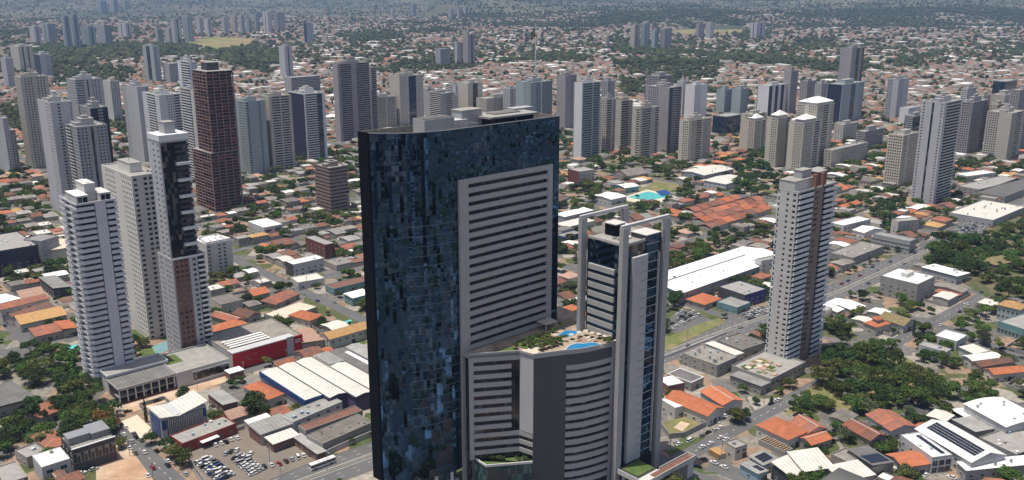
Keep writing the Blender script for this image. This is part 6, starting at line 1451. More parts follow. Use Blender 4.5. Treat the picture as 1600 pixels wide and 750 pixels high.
def yard_mesh(w, d):
    k = (round(w), round(d))
    if k not in YARD:
        b = MB(); b.wall([(0, 0), (k[0], 0), (k[0], k[1]), (0, k[1]), (0, 0)], .13, 2.3, .18, M_CONC); YARD[k] = b.mesh('yard_wall')
    return YARD[k]
TCOL = [M_TILE, M_TILE, M_TILEO, M_TILEB, M_TILEB, M_TILEB, M_TILET, M_TILE, M_TILEK]
LOOK = {M_TILE.name: 'terracotta-roofed', M_TILEO.name: 'bright orange-roofed', M_TILEB.name: 'brown-roofed', M_TILET.name: 'tan-roofed', M_TILEK.name: 'pinkish clay-roofed', M_RASB.name: 'grey-brown sheet-roofed', M_RGREY.name: 'grey sheet-roofed', M_RWHITE.name: 'white sheet-roofed', M_CONCD.name: 'stained flat-roofed', M_CONC.name: 'grey flat-roofed', M_RDARK.name: 'dark sheet-roofed', M_RCREAM.name: 'pale sheet-roofed'}
LOTS = []
for a0, a1, lo, hi in BLOCKS:
    q0_ = max(lo[0][1], lo[1][1]) + 1.5; q1_ = min(hi[0][1], hi[1][1]) - 1.5
    rows = max(2, 2 * round((q1_ - q0_) / 44)); rd = (q1_ - q0_) / rows
    for r_ in range(rows):
        p = a0 + 1.5
        while p < a1 - 9:
            lw = min(rnd.choice([9, 10.5, 10.5, 12, 12, 13.5, 16]), a1 - 1.5 - p)
            if lw > 8: LOTS.append((p, q0_ + r_ * rd, lw, rd, r_ % 2))
            p += lw
fill = []
for (p, q, lw, rd, up) in LOTS:
    pc, qc = p + lw / 2, q + rd / 2; dd = depth(pc, qc); u, v = PX(pc, qc, 2)
    if not (-450 < u < 2050 and v < 950 and 150 < dd < 1420): continue
    fill.append((dd, p, q, lw, rd, up, covered(pc, qc) or not (-60 < u < 1660 and v < 775)))
fill.sort()
nth = nfl = 0
STUFF_H = []
for dd, p, q, lw, rd, up, hid in fill:
    parts_ = [(p, q, lw, rd)]
    for (p, q, lw, rd) in parts_:
        t = rnd.random(); mg = rnd.uniform(.5, 1.5)
        w = round((lw - mg) / 1.5) * 1.5; d = round(rd * rnd.uniform(.4, .78) / 1.5) * 1.5; x0 = p + (lw - w) / 2; y0 = q + (rnd.uniform(.5, 2) if not up else rd - d - rnd.uniform(.5, 2))
        if t < .2:
            for _ in range(5): 
                a, b = p + rnd.uniform(1, lw - 1), q + rnd.uniform(1, rd - 1)
                if free([(a - 1, b - 1), (a + 1, b + 1)]): want(a, b, rnd.uniform(3, 6))
            continue
        if not free([(x0, y0), (x0 + w, y0 + d)]):
            d2 = round(rd * .4 / 1.5) * 1.5; ok = False
            for yy in (q + .5, q + rd - d2 - .5):
                if free([(x0, yy), (x0 + w, yy + d2)]): y0, d, ok = yy, d2, True; break
            if not ok:
                a, b = p + lw / 2, q + rd / 2
                if rnd.random() < .5 and free([(a - 1.5, b - 1.5), (a + 1.5, b + 1.5)]): want(a, b, rnd.uniform(2, 3.6))
                continue
        if t < .60:
            kind = rnd.choice(['hip', 'hip', 'gable', 'ell']); col = rnd.choice(TCOL); h = rnd.choice([3.3, 3.3, 3.9, 3.9, 6.3])
        elif t < .77: kind = 'flat'; col = rnd.choice([M_CONCD, M_CONC, M_CONCD, M_RCREAM]); h = rnd.choice([3.6, 4.2, 6.6, 7.2])
        else: kind = 'shed'; col = rnd.choice([M_RASB, M_RCREAM, M_RGREY, M_RWHITE, M_RASB, M_RWHITE]); h = rnd.choice([3.9, 4.5, 5.4])
        tile = kind in ('hip', 'gable', 'ell')
        if kind == 'ell' and d < 9: kind = 'hip'
        if w < 5 or d < 5: continue
        if not hid and ((tile and nth < 285) or (not tile and nfl < 240)):
            o = root('house' if tile else 'low_building', x0, y0)
            wl, r, wn = house_proto(kind, w, d, h, col)
            for nm, me in (('wall', wl), ('roof', r)): inst(nm, me, o)
            x = inst('window', wn, o); x['kind'] = 'stuff'
            if dd < 900:
                room = (q + rd - y0 - d) if not up else (y0 - q)
                if room > 4 and rnd.random() < .75:
                    aw, ad = round(w * rnd.uniform(.4, .8)), round(min(room - 1, 6)); ax = rnd.uniform(0, w - aw); ay = d + .2 if not up else -ad - .2; ac = rnd.choice([M_RASB, M_RASB, M_RCREAM, M_TILEB, M_RGREY, M_RWHITE, M_TILE])
                    if free([(x0 + ax, y0 + ay), (x0 + ax + aw, y0 + ay + ad)]):
                        MB().prism([(0, 0), (aw, 0), (aw, ad), (0, ad)], .13, 2.9, M_WALLH, ac).part('annex', o, loc=(ax, ay, 0)); occupy([(x0 + ax, y0 + ay), (x0 + ax + aw, y0 + ay), (x0 + ax + aw, y0 + ay + ad), (x0 + ax, y0 + ay + ad)], .1)
                inst('yard_wall', yard_mesh(lw - .4, rd - .4), o, (p + .2 - x0, q + .2 - y0, 0))
                if not tile and rnd.random() < .7:
                    for _ in range(rnd.randint(1, 3)):
                        x, y = rnd.uniform(.5, w - 2), rnd.uniform(.5, d - 2); b = MB()
                        if rnd.random() < .5: b.cyl(x + .6, y + .6, .65, h + .1, h + 1.3, M_SKYB, 9)
                        else: b.box(x, x + 1.2, y, y + .8, h + .1, h + .9, M_STEEL)
                        if kind == 'flat': b.part('water_tank', o)
            if tile: nth += 1; tag(o, None, 'house', 'tiled houses between the streets'); pend(o, f'{LOOK[col.name]} {"two-storey" if h > 5 else "single-storey"} {"hipped" if kind == "hip" else "gabled" if kind == "gable" else "L-shaped"} house', x0 + w / 2, y0 + d / 2)
            else: nfl += 1; tag(o, None, 'building', 'plain low buildings between the streets'); pend(o, f'{LOOK[col.name]} {"two-storey" if h > 5.5 else "low"} building', x0 + w / 2, y0 + d / 2)
        else: STUFF_H.append((x0, y0, w, d, h, 0 if tile else 1, col))
        occupy([(x0, y0), (x0 + w, y0), (x0 + w, y0 + d), (x0, y0 + d)], .3)
        got = 0
        for _ in range(9):
            a, b = p + rnd.uniform(.6, lw - .6), q + rnd.uniform(.6, rd - .6)
            if got < 2 and rnd.random() < .7 and free([(a - .9, b - .9), (a + .9, b + .9)]): want(a, b, rnd.choice([2.2, 2.8, 3.4, 4, 4.8, 5.6])); got += 1
# street trees
for _ in range(3200):
    if rnd.random() < .5: q = rnd.choice([z for z in QST if z]) + rnd.choice([-5.6, 5.6]); p = rnd.uniform(-200, 1500)
    else: p = rnd.choice(PST) + rnd.choice([-5.6, 5.6]); q = rnd.uniform(100, 1450)
    u, v = PX(p, q)
    if -40 < u < 1640 and v < 790 and depth(p, q) < 1400 and free([(p - .8, q - .8), (p + .8, q + .8)]): want(p, q, rnd.uniform(2.2, 4.6))

# 300 trees that show largest stand alone, the rest are one mass
vis_t = []
for i, (p, q, r, c, z) in enumerate(TREES):
    u, v = PX(p, q, z + r); s = r / max(depth(p, q), 1)
    ok = -20 < u < 1620 and v < 770 and not covered(p, q, z + r * .8) if z < 5 else True
    vis_t.append((s if ok else s * .01, i))
vis_t.sort(reverse=True)
single = {i for _, i in vis_t[:290]}
mass_t = []
for i, (p, q, r, c, z) in enumerate(TREES):
    if i in single:
        k = rnd.randrange(4); me, tm = PROTO[c][k]; s = r / 5.0
        o = root('tree', p, q, z, rnd.uniform(0, 6.28)); o.scale = (s, s, s * rnd.uniform(.85, 1.15)); inst('crown', me, o); inst('trunk', tm, o)
        tag(o, None, 'tree', 'trees of the nearer streets and gardens'); pend(o, ('large ' if r > 5.5 else 'small ' if r < 2.5 else '') + c + ' tree', p, q)
    else: mass_t.append((p, q, r, c, z))
for u, v in ((1510, 626), (1522, 628), (1530, 640), (552, 352), (538, 348), (1178, 300), (1540, 500), (1527, 505), (1472, 700)):
    p, q = G(u, v); o = root('palm_tree', p, q, .1, rnd.uniform(0, 6)); inst('crown', PALM[0], o); inst('trunk', PALM[1], o); tag(o, None, 'palm tree', 'tall palms'); pend(o, 'tall bare-trunked palm', p, q)
for u, v, h in ((229, 660, 13), (1336, 652, 10), (1427, 522, 10), (1205, 630, 4)):
    p, q = G(u, v); o = root('cypress_tree', p, q, .1); b = MB(); r = np.random.RandomState(int(u)); n = 260
    for k in range(n):
        t = r.rand(); a = r.rand() * 6.28; rad = .95 * math.sin(min(1, (1 - t) * 1.5 + .05) * 1.57) * (.7 + .3 * r.rand()); x, y, z = rad * math.cos(a), rad * math.sin(a), .4 + t * (h - .4); s = .32
        b.poly([(x - s * math.sin(a), y + s * math.cos(a), z - s), (x + s * math.sin(a), y - s * math.cos(a), z - s), (x * .8, y * .8, z + s * 1.6)], LEAF['dark green'])
    b.part('crown', o); MB().cyl(0, 0, .15, 0, 1.2, M_BARK, 6).part('trunk', o); tag(o, None, 'cypress tree'); pend(o, 'thin dark cypress', p, q)

# ------------------------------------------------------------------ cars, bus, truck
CARC = {'white': (.70, .70, .69), 'silver': (.36, .37, .38), 'black': (.012, .012, .014), 'grey': (.11, .115, .12), 'red': (.28, .02, .02), 'blue': (.03, .06, .17), 'dark brown': (.07, .035, .025)}
CM = {}
for k, c in CARC.items():
    m = mat('car_paint_' + k.replace(' ', '_'), c, .25, .04, .5, spec=.5, metal=.0); m.node_tree.nodes['Principled BSDF'].inputs['Coat Weight'].default_value = .6; CM[k] = m
def loft(sections, m):
    b = MB(); k = b.mi(m); n = len(sections[0])
    for s in sections: b.v += s
    for i in range(len(sections) - 1):
        for j in range(n): a, c = i * n + j, i * n + (j + 1) % n; b.f.append((a, c, c + n, a + n)); b.m.append(k)
    b.f.append(tuple(range(n - 1, -1, -1))); b.m.append(k); b.f.append(tuple(range((len(sections) - 1) * n, len(sections) * n))); b.m.append(k); return b
def car_meshes(cname, L=4.3, van=False):
    hw = .86; H1 = .92 if not van else 1.05; H2 = 1.47 if not van else 1.95
    def sec(x, hw_, z0, z1): return [(x, -hw_, z0), (x, hw_, z0), (x, hw_ * 1.0, z1 * .75), (x, hw_ * .9, z1), (x, -hw_ * .9, z1), (x, -hw_, z1 * .75)]
    h = L / 2
    body = loft([sec(-h, hw * .8, .35, .72), sec(-h + .12, hw * .95, .22, .88), sec(-h * .4, hw, .2, H1), sec(h * .3, hw, .2, H1 - .02), sec(h * .8, hw * .95, .22, .74), sec(h, hw * .75, .35, .58)], CM[cname])
    def roofsec(x, z0, z1, k): return [(x, -hw * .88, z0), (x, hw * .88, z0), (x, hw * k, z1), (x, -hw * k, z1)]
    xr0, xr1 = (-h * .62, h * .08) if not van else (-h * .9, h * .35)
    rf = MB(); rf.prism([(xr0, -hw * .68), (xr1, -hw * .68), (xr1, hw * .68), (xr0, hw * .68)], H2 - .06, H2, CM[cname])
    k = len(body.v); body.v += rf.v; body.f += [tuple(i + k for i in f) for f in rf.f]; body.m += [body.mi(CM[cname])] * len(rf.f)
    g = MB(); a = [(xr0 - .42 if not van else xr0 - .1, -hw * .86), (xr1 + .75, -hw * .86), (xr1 + .75, hw * .86), (xr0 - .42 if not van else xr0 - .1, hw * .86)]; t = [(xr0, -hw * .69), (xr1, -hw * .69), (xr1, hw * .69), (xr0, hw * .69)]
    for i in range(4): j = (i + 1) % 4; g.poly([(*a[i], H1 - .08), (*a[j], H1 - .08), (*t[j], H2 - .05), (*t[i], H2 - .05)], M_CARG)
    return body.mesh('car_body'), g.mesh('window')
WHEEL = MB()
for i in range(12): pass
WHEEL.cyl(0, 0, .32, -.11, .11, M_TYRE, 12); WHEEL.v = [(x, -z, y) for x, y, z in WHEEL.v]; WHEEL = WHEEL.mesh('wheel'); RIM = MB().cyl(0, 0, .19, .111, .125, M_STEEL, 10); RIM.v = [(x, -z, y) for x, y, z in RIM.v]; RIM = RIM.mesh('rim')
CMESH = {}
def car(p, q, rz, cname, z=.02, van=False, label=None, parts=True, kind=None):
    key = (cname, van)
    if key not in CMESH: CMESH[key] = car_meshes(cname, 4.3 if not van else 4.7, van)
    o = root('parked_car' if kind != 'moving' else 'car', p, q, z, rz); bme, gme = CMESH[key]; inst('car_body', bme, o); inst('window', gme, o)
    if parts:
        for x in (-1.32, 1.32):
            for y in (-.78, .78): inst('rim', RIM, inst('wheel', WHEEL, o, (x, y, .32), 0 if y < 0 else math.pi))
    tag(o, label, 'car', 'cars parked and driving about the streets')
    if not label: pend(o, f'{cname} {"van" if van else "car"} {"driving" if kind == "moving" else "parked"}', p, q)
    return o
NC = 0
def pxcar(u, v, cname, ang=0, **k):
    global NC
    NC += 1; p, q = G(u, v); return car(p, q, ang + rnd.uniform(-.06, .06), cname, .17 if k.pop('up', 0) else .03, parts=depth(p, q) < 520, **k)
H_ = math.pi / 2
WH = ['white', 'white', 'white', 'silver', 'silver', 'black', 'grey']
for (u, v), c in zip([(336.5, 696.5), (345, 694), (353, 692), (361, 688), (370.5, 686)], ['white', 'white', 'black', 'white', 'white']): pxcar(u, v, c, H_, up=1)
def carblock(px, nx, ny, ang, cols, z=.17, jit=.25, skip=0):
    global NC
    a, b, c = (G(u, v) for u, v in px)       # first corner, corner along the row, corner down the columns
    for i in range(nx):
        for j in range(ny):
            if rnd.random() < skip or NC > 292: continue
            s, t = (i / max(nx - 1, 1)), (j / max(ny - 1, 1)); p = a[0] + (b[0] - a[0]) * s + (c[0] - a[0]) * t; q = a[1] + (b[1] - a[1]) * s + (c[1] - a[1]) * t
            NC += 1; car(p + rnd.uniform(-jit, jit), q + rnd.uniform(-jit, jit), ang + rnd.uniform(-.05, .05), rnd.choice(cols), z, parts=depth(p, q) < 520, van=rnd.random() < .12)
carblock([(368, 718), (378, 712.5), (396, 742)], 3, 8, 0, WH[:6]); carblock([(311, 724), (326, 717), (345, 752)], 4, 9, 0, WH + ['white', 'blue'])
for (u, v), c in zip([(413, 730.5), (424, 728), (436, 726), (447, 722), (456, 719), (465, 716), (474, 713), (483, 711)], ['black', 'white', 'red', 'dark brown', 'silver', 'white', 'white', 'grey']): pxcar(u, v, c, H_ * .9, up=1, van=(u == 465))
for u, v, c in ((353.5, 710, 'silver'), (361.6, 707, 'black'), (370.5, 704.6, 'white'), (392, 710, 'white')): pxcar(u, v, c, .8, up=1)
for u, v, c in ((190, 664.6, 'black'), (196, 669, 'white'), (194, 680, 'white'), (206.5, 691, 'silver'), (212.6, 684, 'black'), (221, 689, 'grey'), (202, 701, 'white'), (211, 709, 'grey'), (226, 707.5, 'white'), (245, 706, 'black'), (262, 721.5, 'white'), (275, 723, 'grey'), (239, 732, 'red'), (231, 744, 'white'), (290, 742, 'silver')): pxcar(u, v, c, H_, kind='moving' if c == 'silver' else None)
for u, v, c, a in ((128, 741, 'white', 0), (147, 735, 'silver', 0), (200, 644.5, 'dark brown', 0), (187, 643.6, 'silver', 0), (253, 623.5, 'silver', 0), (246, 628, 'black', 0)): pxcar(u, v, c, a, up=1)
for u, v, c, van in ((1061, 695, 'white', 0), (1078, 690, 'white', 1), (1098, 682, 'grey', 0), (1107, 677, 'black', 0), (1117, 673.5, 'silver', 0), (1126, 669, 'white', 0), (1097.5, 699.6, 'white', 0), (1110.5, 694, 'white', 0), (1126.4, 684.7, 'white', 0), (1157, 654, 'black', 0), (1205, 631.5, 'black', 0), (1212, 627, 'white', 0)): pxcar(u, v, c, 0, van=bool(van))
for u, v, c in ((1131, 650.7, 'white'), (1122, 656, 'white'), (1119, 659.5, 'white'), (1100, 719, 'grey'), (1115, 724, 'white'), (1131, 731, 'white'), (1090, 730, 'black')): pxcar(u, v, c, H_)
for u, v, c in ((1417, 629, 'white'), (1424, 628, 'dark brown'), (1432, 628, 'dark brown'), (1440, 627.5, 'white'), (1447, 626, 'silver'), (1310, 600, 'black'), (1318, 604, 'grey'), (1335, 596, 'black'), (1340, 600, 'grey'), (1302, 640, 'white'), (1297, 637, 'silver')): pxcar(u, v, c, .7, up=1)
for u, v, c in ((1422, 745, 'white'), (1447, 743.5, 'white'), (1486, 747, 'white'), (1470.5, 509, 'white'), (1510, 476, 'white'), (1536, 475, 'silver'), (1539, 486, 'white'), (1293, 475, 'white'), (1555, 505, 'silver'), (1580, 548, 'grey'), (1567, 545, 'black'), (1595, 560, 'grey'), (1500, 488, 'black')): pxcar(u, v, c, rnd.choice([0, H_]))
carblock([(1036, 508), (1066, 487), (1050, 516)], 5, 3, 0, WH, skip=.1); carblock([(1068, 506), (1092, 494), (1060, 500)], 4, 2, 0, WH, skip=.1)
carblock([(1161, 492), (1190, 481), (1172, 499)], 6, 3, 0, WH, .03, skip=.15)
carblock([(1460, 382), (1500, 356), (1490, 386)], 8, 4, H_, WH + ['blue', 'blue', 'grey'], skip=.2); carblock([(1500, 352), (1520, 350), (1515, 370)], 4, 4, 0, WH + ['blue'], skip=.2)
for i in range(46):
    if NC > 290: break
    p = rnd.uniform(420, 900); q = ave_q(p) + rnd.choice([-9.8, -6.5, -3.3, 3.3, 6.5, 9.8]); u, v = PX(p, q)
    if 0 < u < 1600 and not covered(p, q): NC += 1; car(p, q, -.07, rnd.choice(WH + ['red', 'blue']), .03, parts=False, kind='moving')
for i in range(900):
    if NC > 292: break
    if rnd.random() < .5: q = rnd.choice([228, 456, 577, 690, 790]) + rnd.choice([-3.5, 3.5]); p = rnd.uniform(60, 900); a = 0
    else: p = rnd.choice([129, 303, 318, 485, 572, 660, 800]) + rnd.choice([-3.5, 3.5]); q = rnd.uniform(230, 900); a = H_
    u, v = PX(p, q)
    if 0 < u < 1600 and v < 745 and not covered(p, q) and depth(p, q) < 900 and not 440 < q < 470: NC += 1; car(p, q, a, rnd.choice(WH + ['red', 'blue', 'grey']), .03, parts=depth(p, q) < 520)
p, q = G(505, 729); bus = root('bus', p, q + .5, .02, -.03); tag(bus, 'long white city bus driving along the avenue beside the dirt parking lot', 'bus'); MARKS.append((p, q, 'the city bus'))
MB().box(-6.2, 6.2, -1.25, 1.25, .35, 1.5, M_WHITE).part('bus_body', bus); MB().box(-6.15, 6.15, -1.2, 1.2, 1.5, 2.55, M_CARG).part('window', bus); MB().box(-6.2, 6.2, -1.25, 1.25, 2.55, 3.1, M_WHITE).part('roof', bus)
for x in (-2.6, -.2, 2.2): MB().box(x, x + 1.4, -.5, .5, 3.1, 3.35, M_OFF).part('roof_unit', bus)
for x in (-4.6, -1, 1.4, 3.6): MB().box(x, x + .14, -1.26, -1.2, 1.5, 2.55, M_WHITE).part('window_post', bus)
for x in (-4, 3.8):
    for y in (-1.15, 1.15): wq = inst('wheel', WHEEL, bus, (x, y, .48), 0 if y < 0 else math.pi); wq.scale = (1.5, 1.5, 1.5)
p, q = G(1408, 741); tk = root('truck', p, q, .03, H_); tag(tk, 'green box truck with a white cab parked by the orange and red shop', 'truck')
MB().box(-4, 1.6, -1.2, 1.2, .9, 3.3, mat('dark_green_paint', (.02, .12, .10), .5, .1, .4)).part('cargo_box', tk); MB().box(1.8, 3.6, -1.1, 1.1, .5, 2.5, M_WHITE).part('cab', tk); MB().box(3.0, 3.63, -1.0, 1.0, 1.5, 2.3, M_CARG).part('windscreen', tk); MB().box(-4, 3.4, -.9, .9, .5, .9, M_BLACK).part('chassis', tk)
for x in (-2.8, 2.6):
    for y in (-1.05, 1.05): wq = inst('wheel', WHEEL, tk, (x, y, .45), 0 if y < 0 else math.pi); wq.scale = (1.4, 1.4, 1.4)

# ------------------------------------------------------------------ lamp posts and poles
lp = MB(); lp.cyl(0, 0, .12, 0, 10, M_STEEL, 7, .07); lp = lp.mesh('post'); la = MB().box(-.05, .05, 0, 2.2, 9.9, 10.02, M_STEEL).box(-.05, .05, -2.2, 0, 9.9, 10.02, M_STEEL).mesh('arm'); lh = MB().box(-.16, .16, -.35, .35, -.08, .08, M_LGREY).mesh('lamp_head')
for i in range(34):
    p = 140 + i * 22; q = ave_q(p); u, v = PX(p, q, 5)
    if -20 < u < 1620 and v < 760 and not covered(p, q, 5):
        o = root('street_lamp', p, q, .1); inst('post', lp, o); inst('arm', la, o); inst('lamp_head', lh, o, (0, 2.2, 10)); inst('lamp_head', lh, o, (0, -2.2, 10)); tag(o, None, 'street lamp', 'double-armed lamps down the avenue median'); pend(o, 'double-armed street lamp on the avenue median', p, q)
up = MB().cyl(0, 0, .16, 0, 9, M_CONC, 7, .1).mesh('pole'); ua = MB().box(-1.1, 1.1, -.06, .06, 8.3, 8.45, M_WOOD).box(-.3, .3, -.35, -.12, 7.0, 7.9, M_STEEL).mesh('crossarm')
for p0, q0, dp, dq, n in ((123, 345, 0, 28, 5), (150, 450, 27, 0, 6), (310, 233.5, 26, 0, 5), (324.5, 215, 0, -26, 3), (300, 583, -26, 0, 4), (309, 480, 0, 28, 6), (560, 222, 28, 0, 5), (310, 345, 0, 25, 4), (140, 349, 27, 0, 3)):
    for i in range(n):
        p, q = p0 + dp * i, q0 + dq * i; u, v = PX(p, q, 4)
        if 0 < u < 1600 and v < 760 and not covered(p, q, 4): o = root('utility_pole', p, q, .1, H_ if dq else 0); inst('pole', up, o); inst('crossarm', ua, o); tag(o, None, 'utility pole', 'concrete utility poles'); pend(o, 'slim concrete utility pole with crossarm', p, q)

# ------------------------------------------------------------------ giant flag
p, q = G(836, 186); d_ = height_at(36, p, q); fl = root('flagpole', p, q); tag(fl, 'very tall white flagpole flying a limp green flag beyond the blue tower', 'flagpole')
MB().cyl(0, 0, 1.1, 0, d_, M_WHITE, 12, .55).part('pole', fl)
def flag():
    b = MB(); nx, nz = 16, 12; Lx, Lz = 15, 20; z1 = d_ - 6; g1, g2, g3 = mat('flag_green', (.0, .10, .03), .8, .05, .2), mat('flag_yellow', (.45, .36, .02), .8, .05, .2), mat('flag_blue', (.01, .02, .12), .8, .05, .2)
    P = lambda i, j: (-.8 - (i / nx) * Lx * .62 - .25 * math.sin(i * 1.3), .9 * math.sin(i * .9 + j * .25), z1 - (j / nz) * Lz * .72 - (i / nx) ** 1.3 * 9)
    for i in range(nx):
        for j in range(nz):
            a, c = (i + .5) / nx - .5, (j + .5) / nz - .5; m = g3 if math.hypot(a * 1.4, c) < .19 else g2 if abs(a) / .42 + abs(c) / .40 < 1 else g1
            b.poly([P(i, j), P(i + 1, j), P(i + 1, j + 1), P(i, j + 1)], m)
    b.part('flag', fl)
flag()

# ------------------------------------------------------------------ the mass of town beyond (and behind the camera, seen in the glass)
def mass(name, T_v, T_f, T_m, mats, xf, kind='stuff'):
    'xf: array of x, y, z, rz, sx, sy, sz, material offset choice; template faces are quads or triangles padded by repeats'
    n = len(xf)
    if n == 0: return
    k = len(T_v); c, s = np.cos(xf[:, 3])[:, None], np.sin(xf[:, 3])[:, None]; tv = np.array(T_v, float)
    x = tv[None, :, 0] * xf[:, 4:5]; y = tv[None, :, 1] * xf[:, 5:6]; z = tv[None, :, 2] * xf[:, 6:7]
    V = np.stack([x * c - y * s + xf[:, 0:1], x * s + y * c + xf[:, 1:2], z + xf[:, 2:3]], 2).reshape(-1, 3)
    lens = np.array([len(f) for f in T_f]); flat = np.concatenate([np.array(f) for f in T_f])
    loops = (flat[None, :] + (np.arange(n) * k)[:, None]).ravel(); tot = np.tile(lens, n); start = np.concatenate([[0], np.cumsum(tot)[:-1]])
    me = bpy.data.meshes.new(name); me.vertices.add(len(V)); me.vertices.foreach_set('co', V.ravel().astype(np.float32)); me.loops.add(len(loops)); me.loops.foreach_set('vertex_index', loops.astype(np.int32))
    me.polygons.add(len(tot)); me.polygons.foreach_set('loop_start', start.astype(np.int32))
    for m in mats: me.materials.append(m)
    mi = (np.array(T_m)[None, :] + 0 * xf[:, 7:8]).astype(int); roofmask = np.array(T_m)[None, :] >= 1
    mi = np.where(roofmask, (xf[:, 7:8]).astype(int), mi); me.polygons.foreach_set('material_index', mi.ravel().astype(np.int32)); me.update(calc_edges=True); me.validate()
    o = bpy.data.objects.new(name, me); COL.objects.link(o); o['kind'] = kind; return o
HIP_V = [(0, 0, 0), (1, 0, 0), (1, 1, 0), (0, 1, 0), (0, 0, .62), (1, 0, .62), (1, 1, .62), (0, 1, .62), (.28, .5, 1), (.72, .5, 1)]
HIP_F = [(0, 1, 5, 4), (1, 2, 6, 5), (2, 3, 7, 6), (3, 0, 4, 7), (4, 5, 9, 8), (5, 6, 9), (6, 7, 8, 9), (7, 4, 8)]; HIP_M = [0, 0, 0, 0, 1, 1, 1, 1]
BOX_V = [(0, 0, 0), (1, 0, 0), (1, 1, 0), (0, 1, 0), (0, 0, 1), (1, 0, 1), (1, 1, 1), (0, 1, 1)]; BOX_F = [(0, 1, 5, 4), (1, 2, 6, 5), (2, 3, 7, 6), (3, 0, 4, 7), (4, 5, 6, 7)]; BOX_M = [0, 0, 0, 0, 1]
def flatmat(name, c, var=.3): return mat('far_' + name, c, .9, var, .03)
RM = [flatmat('wall', (.31, .285, .25)), flatmat('terracotta', (.25, .12, .08)), flatmat('orange', (.33, .15, .09)), flatmat('brown', (.175, .11, .085)), flatmat('grey', (.215, .205, .19)), flatmat('pale', (.55, .54, .51)), flatmat('white', (.78, .78, .76), .05), flatmat('dark', (.12, .12, .115))]
mi_of = {M_TILE: 1, M_TILEO: 2, M_TILEB: 3, M_TILET: 2, M_TILEK: 3, M_CONCD: 4, M_CONC: 4, M_RCREAM: 5, M_RASB: 4, M_RGREY: 4, M_RWHITE: 6, M_RDARK: 7}
hx, bxs = [], []
for (x0, y0, w, d, h, flat_, col) in STUFF_H:
    X_, Y_ = W(x0, y0); (bxs if flat_ else hx).append((X_, Y_, .1, ROT, w, d, h if flat_ else h / .62, mi_of[col]))
nr = np.random.RandomState(5)
def hz_at(x, y):
    if y < 3600: return 0
    fx = (x + 9300) / 18600 * (HNX - 1); fy = (y - 3600) / (15700 - 3600) * (len(HYS) - 1); i, j = int(np.clip(fx, 0, HNX - 2)), int(np.clip(fy, 0, len(HYS) - 2)); a, b = fx - i, fy - j
    Hh = lambda i, j: HV[j * HNX + i][2]
    return max(0, (Hh(i, j) * (1 - a) + Hh(i + 1, j) * a) * (1 - b) + (Hh(i, j + 1) * (1 - a) + Hh(i + 1, j + 1) * a) * b)
def woods(x, y): return mnoise.fractal(Vector((x / 420, y / 700, 1.7)), 1.0, 2.0, 3)
GREEN = [[G(u, v) for u, v in P] for P in ([(960, 98), (1030, 90), (1130, 100), (1120, 128), (1050, 122), (985, 116)], [(965, 120), (1005, 125), (1010, 150), (965, 150)], [(40, 82), (110, 66), (300, 70), (320, 88), (150, 92)], [(310, 80), (400, 75), (460, 95), (420, 118), (350, 100)],
         [(70, 118), (170, 100), (220, 112), (190, 130), (90, 140)], [(1240, 62), (1310, 60), (1300, 78), (1260, 80)], [(1280, 120), (1310, 122), (1300, 150), (1270, 145)], [(800, 88), (870, 84), (930, 92), (880, 100)], [(520, 55), (600, 45), (640, 60), (560, 70)], [(1390, 95), (1440, 92), (1450, 106), (1400, 108)])]
FIELD = [[G(u, v) for u, v in P] for P in ([(278, 68), (330, 58), (400, 60), (392, 72), (340, 80)], [(1048, 48), (1110, 42), (1165, 42), (1160, 52), (1060, 54)], [(1340, 93), (1395, 90), (1398, 96), (1345, 97)])]
for P in FIELD:
    o = struct(MB().poly([(*W(*a), .3) for a in P], mat('far_field', (.20, .20, .075), .95, .3, .01, col2=(.26, .2, .1))).part('field'))
    if o.data.polygons[0].normal.z < 0: o.data.flip_normals()
tx = []
def scatter(n, ymin, ymax, front=True):
    for _ in range(n):
        t = nr.rand(); y = math.sqrt(ymin ** 2 + (ymax ** 2 - ymin ** 2) * t) if front else -nr.uniform(ymin, ymax); lim = abs(y) * .60 + 60 if front else 1500
        x = nr.uniform(-lim, lim); p, q = x * E1[0] + y * E1[1], x * E2[0] + y * E2[1]
        if front and depth(p, q) < 1330 and q > -300 and p > -250: continue
        z = hz_at(x, y); hill = y > 4700 and z > 2
        if front and any(inpoly(p, q, P) for P in FIELD): continue
        wd = woods(x, y) + (.0 if y < 4500 else .06) + (.55 if hill and x > -.06 * y else .05 if hill else 0)
        gr = front and any(inpoly(p, q, P) for P in GREEN)
        far = y > 2600
        if gr or wd > .42 or nr.rand() < (.27 if not hill else .45):
            r = nr.uniform(3, 6.0) * (1.0 if not far else 1.6); tx.append((x, y, z - .3, nr.uniform(0, 6.28), r * nr.uniform(.8, 1.4), r * nr.uniform(.8, 1.4), r * nr.uniform(.8, 1.2), far)); continue
        a = ROT + (round(woods(x + 9000, y) * 6) * .35); k = nr.rand(); s = 1.0 if not far else 1.5
        if k < .60: hx.append((x, y, z - .5, a, nr.uniform(8, 15) * s, nr.uniform(8, 14) * s, nr.uniform(5, 7) + .5, nr.choice([1, 1, 2, 3, 3, 3])))
        elif k < .97: bxs.append((x, y, z - .5, a, nr.uniform(7, 18) * s, nr.uniform(7, 18) * s, nr.uniform(3.5, 7.5), nr.choice([4, 4, 4, 4, 5, 6, 7, 3, 3])))
        else: bxs.append((x, y, z - .5, a, nr.uniform(18, 45) * s, nr.uniform(14, 26) * s, nr.uniform(6, 10), nr.choice([4, 5, 5, 6, 6, 7])))
scatter(13000, 1000, 2000); scatter(24000, 1900, 3500); scatter(29000, 3300, 6500); scatter(15000, 6000, 12500)
